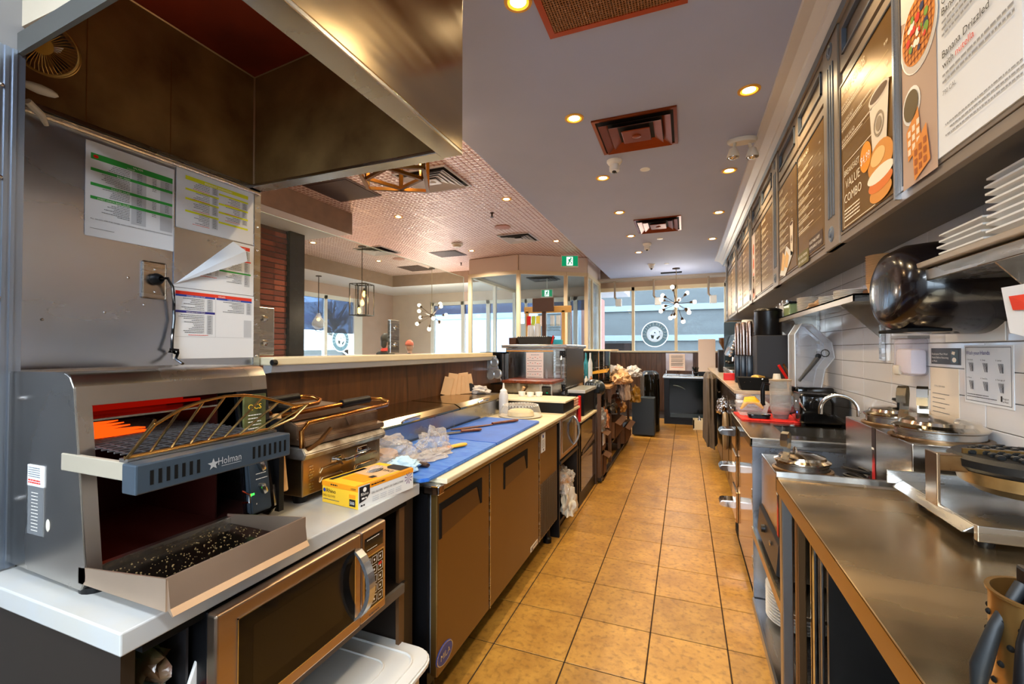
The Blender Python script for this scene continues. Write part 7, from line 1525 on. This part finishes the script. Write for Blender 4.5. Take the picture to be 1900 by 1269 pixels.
# red mat with blender jar, fruit tub, black lid; toaster; clear blender hood
solo(MB().prism([(.335, 3.70), (.352, 3.335), (.70, 3.33), (.70, 3.70)], SZ+.001, SZ+.009, 'z', .001), 'drip_mat', mat('red_rubber_mat', '#e0200f', .5, bump=.8, bs=90), 'bright red ribbed rubber mat at the far end of the sink table', 'mat')
t = thing('blender_jar', 'clear tall blender jar with black handle on the red mat', 'blender jar', (.60, 3.46, SZ+.009)); jx, jy, jz = .60, 3.46, SZ+.0095
MB().lathe([(0, .004), (.045, .0), (.048, .02), (.062, .06), (.066, .25), (.064, .25), (.059, .06), (.044, .024), (0, .02)], (jx, jy, jz), 28).build('jar', CLEAR, t, True); MB().lathe([(.044, .002), (.048, .02), (.05, .026), (0, .024)], (jx, jy, jz), 24).build('blade_base', mat('dark_red_base', '#4a2420', .3), t, True)
MB().lathe([(.026, .25), (.026, .262), (.022, .29), (.020, .30), (0, .30)], (jx-.02, jy, jz), 20).build('stopper', CREAMP, t, True); MB().lathe([(.066, .25), (.069, .262), (.05, .266), (0, .266)], (jx, jy, jz), 26).build('rubber_lid', film('clear_lid', '#d8c8b0', .4), t, True)
MB().tube([(jx-.065, jy-.01, jz+.23), (jx-.10, jy-.02, jz+.235), (jx-.108, jy-.02, jz+.19), (jx-.108, jy-.02, jz+.10), (jx-.10, jy-.02, jz+.085)], [.008, .012, .014, .014, .011], 10).build('handle', BLACK, t, True)
MB().lathe([(.05, .03), (.058, .06), (.056, .064), (0, .06)], (jx, jy, jz), 22).build('juice', film('pink_juice', '#d88a70', .45), t, True)
t = thing('fruit_tub', 'clear tub of bananas and yellow fruit beside the blender jar', 'tub', (.45, 3.56, SZ+.009))
MB().prism([(.36, SZ+.012), (.52, SZ+.012), (.545, SZ+.10), (.34, SZ+.10)], 3.50, 3.68, 'y', .004).build('tub', CLEAR, t, True)
for i in range(3): MB().tube([(.37+.012*i, 3.55+.03*i, SZ+.05+.012*i), (.41, 3.56+.03*i, SZ+.10+.008*i), (.46, 3.56+.03*i, SZ+.105+.008*i), (.51, 3.55+.03*i, SZ+.06+.01*i)], [.008, .017, .018, .007], 10).build('banana', mat('banana_yellow', '#f0b41c', .45), t, True)
t = thing('lunch_tray', 'small black lidded tray lying on the red mat', 'tray', (.47, 3.40, SZ+.009)); MB().prism(rr(.40, .53, 3.38, 3.47, .03), SZ+.0095, SZ+.03, 'z', .003).build('tray', BLACK, t); MB().prism(rr(.395, .535, 3.375, 3.475, .03), SZ+.03, SZ+.038, 'z', .002).build('lid', BLACKG, t)
t = thing('bread_toaster', 'glossy black four slot toaster on the sink table', 'toaster', (.80, 3.33, SZ))
MB().box(.665, .925, 3.22, 3.46, SZ+.012, SZ+.20, .02, 4).build('shell', BLACKG, t, True)
for y in (3.27, 3.33, 3.39): MB().box(.70, .90, y, y+.022, SZ+.196, SZ+.2015).build('slot', BLACKM, t)
MB().box(.66, .668, 3.32, 3.36, SZ+.13, SZ+.15, .003).build('lever', CHROME, t, True); MB().box(.664, .667, 3.30, 3.31, SZ+.07, SZ+.08).build('blue_lamp', emit('blue_lamp', '#3a6aff', 3), t); MB().tube([(.69, 3.22, SZ+.10), (.66, 3.20, SZ+.15), (.66, 3.21, SZ+.17)], .006).build('cord', CHROME, t, True)
for x in (.69, .90): MB().lathe([(.012, 0), (.014, .014)], (x, 3.26, SZ), 10).build('foot', BLACK, t)
t = thing('blender_hood', 'clear plastic sound hood over the blender behind the toaster', 'blender hood', (.84, 3.6, SZ))
HP = [(.70, 1.10), (.70, 1.46), (.74, 1.53), (.80, 1.52), (.93-.02, 1.40), (.925, 1.30), (.87, 1.22), (.85, 1.10)]
b = MB(); 
for (a, c_) in zip(HP, HP[1:]): b.poly((a[0], 3.52, a[1]), (c_[0], 3.52, c_[1]), (c_[0], 3.72, c_[1]), (a[0], 3.72, a[1]))
for y in (3.52, 3.72): b.poly(*[(x, y, z) for x, z in HP])
b.build('clear_hood', film('hood_plastic', '#dfe3ea', .22, .08, bump=.1, bs=6), t)
for y in (3.52, 3.72): MB().tube([(x, y, z) for x, z in HP], .004, 6).build('hood_rim', mat('clear_rim', '#b9bec6', .15, coat=.5), t, True)
MB().tube([(.72, 3.515, 1.14), (.83, 3.515, 1.30)], [.010, .016], 10).build('hinge_arm', mat('hinge_grey', '#3c3a38', .4), t); MB().lathe([(.024, 0), (.026, -.006), (.02, -.006)], (.87, 3.515, 1.33), 20, 'y').build('ring', BLACK, t); MB().lathe([(.016, 0), (.018, -.006), (0, -.008)], (.83, 3.51, 1.31), 16, 'y').build('pivot', BLACK, t)
MB().box(.70, .92, 3.50, 3.73, SZ+.001, SZ+.22, .015, 3).build('blender_base', BLACKG, t, True)
# espresso run behind: raised counter
t = thing('espresso_counter', 'raised steel fronted counter run with coffee gear beyond the sink', 'counter', (.65, 5.6, 0))
MB().box(.345, .93, 3.74, 8.0, 1.02, 1.045, .003).build('top', mat('marble_edge', '#c9b49a', .25, var=.3, vs=14), t); MB().box(.36, .93, 3.76, 3.775, .05, 1.02).build('side_panel', STEEL, t)
MB().box(.38, .93, 3.775, 8.0, .08, 1.02).build('body', mat('dark_gold_steel', '#5e4a34', .25, .9, var=.2), t); MB().box(.42, .9, 3.8, 8.0, 0, .08).build('kick_panel', BLACKM, t)
for i, y in enumerate((3.85, 4.6, 5.35)): d = MB().box(.372, .38, y, y+.70, .14, .98, .002).build('door', mat('dark_gold_steel', '#5e4a34'), t); MB().tube([(.36, y+.05, .88), (.345, y+.06, .88), (.345, y+.3, .88), (.36, y+.31, .88)], .008, 8).build('handle', CHROME, d, True)
EZ = 1.045
t = thing('studded_basket', 'black studded tapered basket on the near end of the raised counter', 'basket', (.49, 3.84, EZ))
MB().prism([(.40, EZ), (.59, EZ), (.615, EZ+.095), (.375, EZ+.095)], 3.78, 3.94, 'y', .003).build('shell', BLACKM, t)
for x, z in ((.42, .06), (.46, .065), (.54, .03), (.545, .06), (.54, .085)): MB().ball((x, 3.776, EZ+z), .004, 1).build('stud', CHROME, t)
MB().ball((.52, 3.86, EZ+.095), .04, 2, (1.2, 1, .5), .3).build('wrapped_snacks', mat('gold_wrap', '#c8a050', .3, .5), t, True)
t = thing('dark_tower', 'dark grey square equipment box on the raised counter', 'box', (.65, 4.15, EZ))
MB().box(.535, .785, 4.02, 4.28, EZ, 1.468, .006).build('case', mat('charcoal_case', '#26262a', .55), t)
solo(MB().lathe([(0, 0), (.098, 0), (.10, .005), (.10, .195), (.104, .20), (.10, .21), (.07, .222), (0, .225)], (.635, 4.14, 1.468), 36), 'black_canister', mat('satin_black', '#141416', .28, .3), 'large round black canister standing on the dark tower', 'canister', None, True)
for i, x in enumerate((.52, .49, .46)):
    y = 4.28+.16*i; t = thing('syrup_dispenser', ['nearest', 'middle', 'farthest'][i]+' slim steel topped blue black dispenser left of the dark tower', 'dispenser', (x, y, EZ), 'slim dispensers beside the tower')
    MB().box(x-.03, x+.03, y-.04, y+.04, EZ, 1.30, .01).build('base', mat('blue_black_plastic', '#121c2a', .25), t, True); MB().lathe([(.026, .26), (.028, .30), (.028, .52), (.02, .55), (0, .555)], (x, y, EZ), 18).build('steel_tube', mat('pinkish_steel', '#b8a49c', .2, 1), t, True)
t = thing('red_tongs', 'red handled tongs leaning in a small tan cup by the dark tower', 'tongs', (.72, 3.9, EZ)); MB().tube([(.74, 3.88, EZ+.05), (.66, 3.86, EZ+.19)], .010, 8).build('red_arm', RED, t, True); MB().tube([(.76, 3.89, EZ+.05), (.695, 3.88, EZ+.20)], .008, 8).build('steel_arm', STEELD, t, True); MB().lathe([(.03, 0), (.032, .09), (.028, .09), (.027, .004), (0, .004)], (.75, 3.89, EZ), 18).build('cup', KRAFTL, t, True)
t = thing('coffee_machine', 'chrome and black espresso machine on the raised counter', 'coffee machine', (.52, 5.2, EZ))
MB().box(.42, .86, 5.0, 5.8, EZ+.03, EZ+.10, .005).build('base', STEEL, t); MB().box(.60, .86, 5.0, 5.8, EZ+.10, EZ+.36, .005).build('body', BLACK, t); b = MB().prism([(.43, EZ+.24), (.60, EZ+.20), (.86, EZ+.20), (.86, EZ+.48), (.50, EZ+.48)], 4.98, 5.82, 'y', .01).build('head', mat('navy_gloss', '#16222e', .15, coat=.4), t)
for i in range(7): MB().ball((.425+.011*i, 4.985, EZ+.25+.034*i), .018, 2, (1, .6, 1)).build('button', CHROME, b, True)
for y in (5.15, 5.45): g = MB().lathe([(.035, 0), (.04, -.04), (.028, -.05)], (.52, y, EZ+.22), 18).build('group_head', CHROME, t, True); MB().tube([(.52, y, EZ+.18), (.42, y, EZ+.165)], [.012, .015], 8).build('handle', BLACK, g, True)
for i, y in enumerate((5.08, 5.22)): solo(MB().lathe([(0, .002), (.035, .002), (.04, .01), (.032, .09), (.03, .09), (.034, .012), (0, .01)], (.47, y-.1, EZ), 20), 'milk_jug', CHROME, ['nearer steel milk jug before the espresso machine', 'farther steel milk jug before the espresso machine'][i], 'jug', 'steel milk jugs', True)
for x in (.44, .84): MB().lathe([(.015, 0), (.018, .03)], (x, 5.05, EZ), 10).build('foot', BLACK, t)
solo(MB().box(.44, .58, 5.9, 5.93, EZ, 1.68, .006), 'order_screen', mat('slate_screen', '#2a383e', .2), 'slate order screen standing beyond the espresso machine', 'screen'); solo(MB().lathe([(0, 0), (.06, 0), (.055, .12), (.05, .14), (0, .14)], (.62, 5.3, EZ+.482), 24), 'bean_hopper', WHITEP, 'pale rounded hopper on top of the espresso machine', 'hopper', None, True)
solo(MB().box(.36, .46, 4.9, 4.96, EZ, EZ+.07, .005), 'red_napkin_box', RED, 'small red box on the raised counter edge', 'box')
t = thing('grinder', 'dark coffee grinder at the far end of the raised counter', 'grinder', (.5, 6.6, EZ)); MB().box(.42, .60, 6.5, 6.75, EZ, EZ+.30, .01).build('body', BLACK, t, True); MB().lathe([(.03, .30), (.08, .40), (.085, .46), (0, .47)], (.51, 6.62, EZ), 20).build('hopper', mat('bronze_hopper', '#5a3c22', .2, coat=.3), t, True)
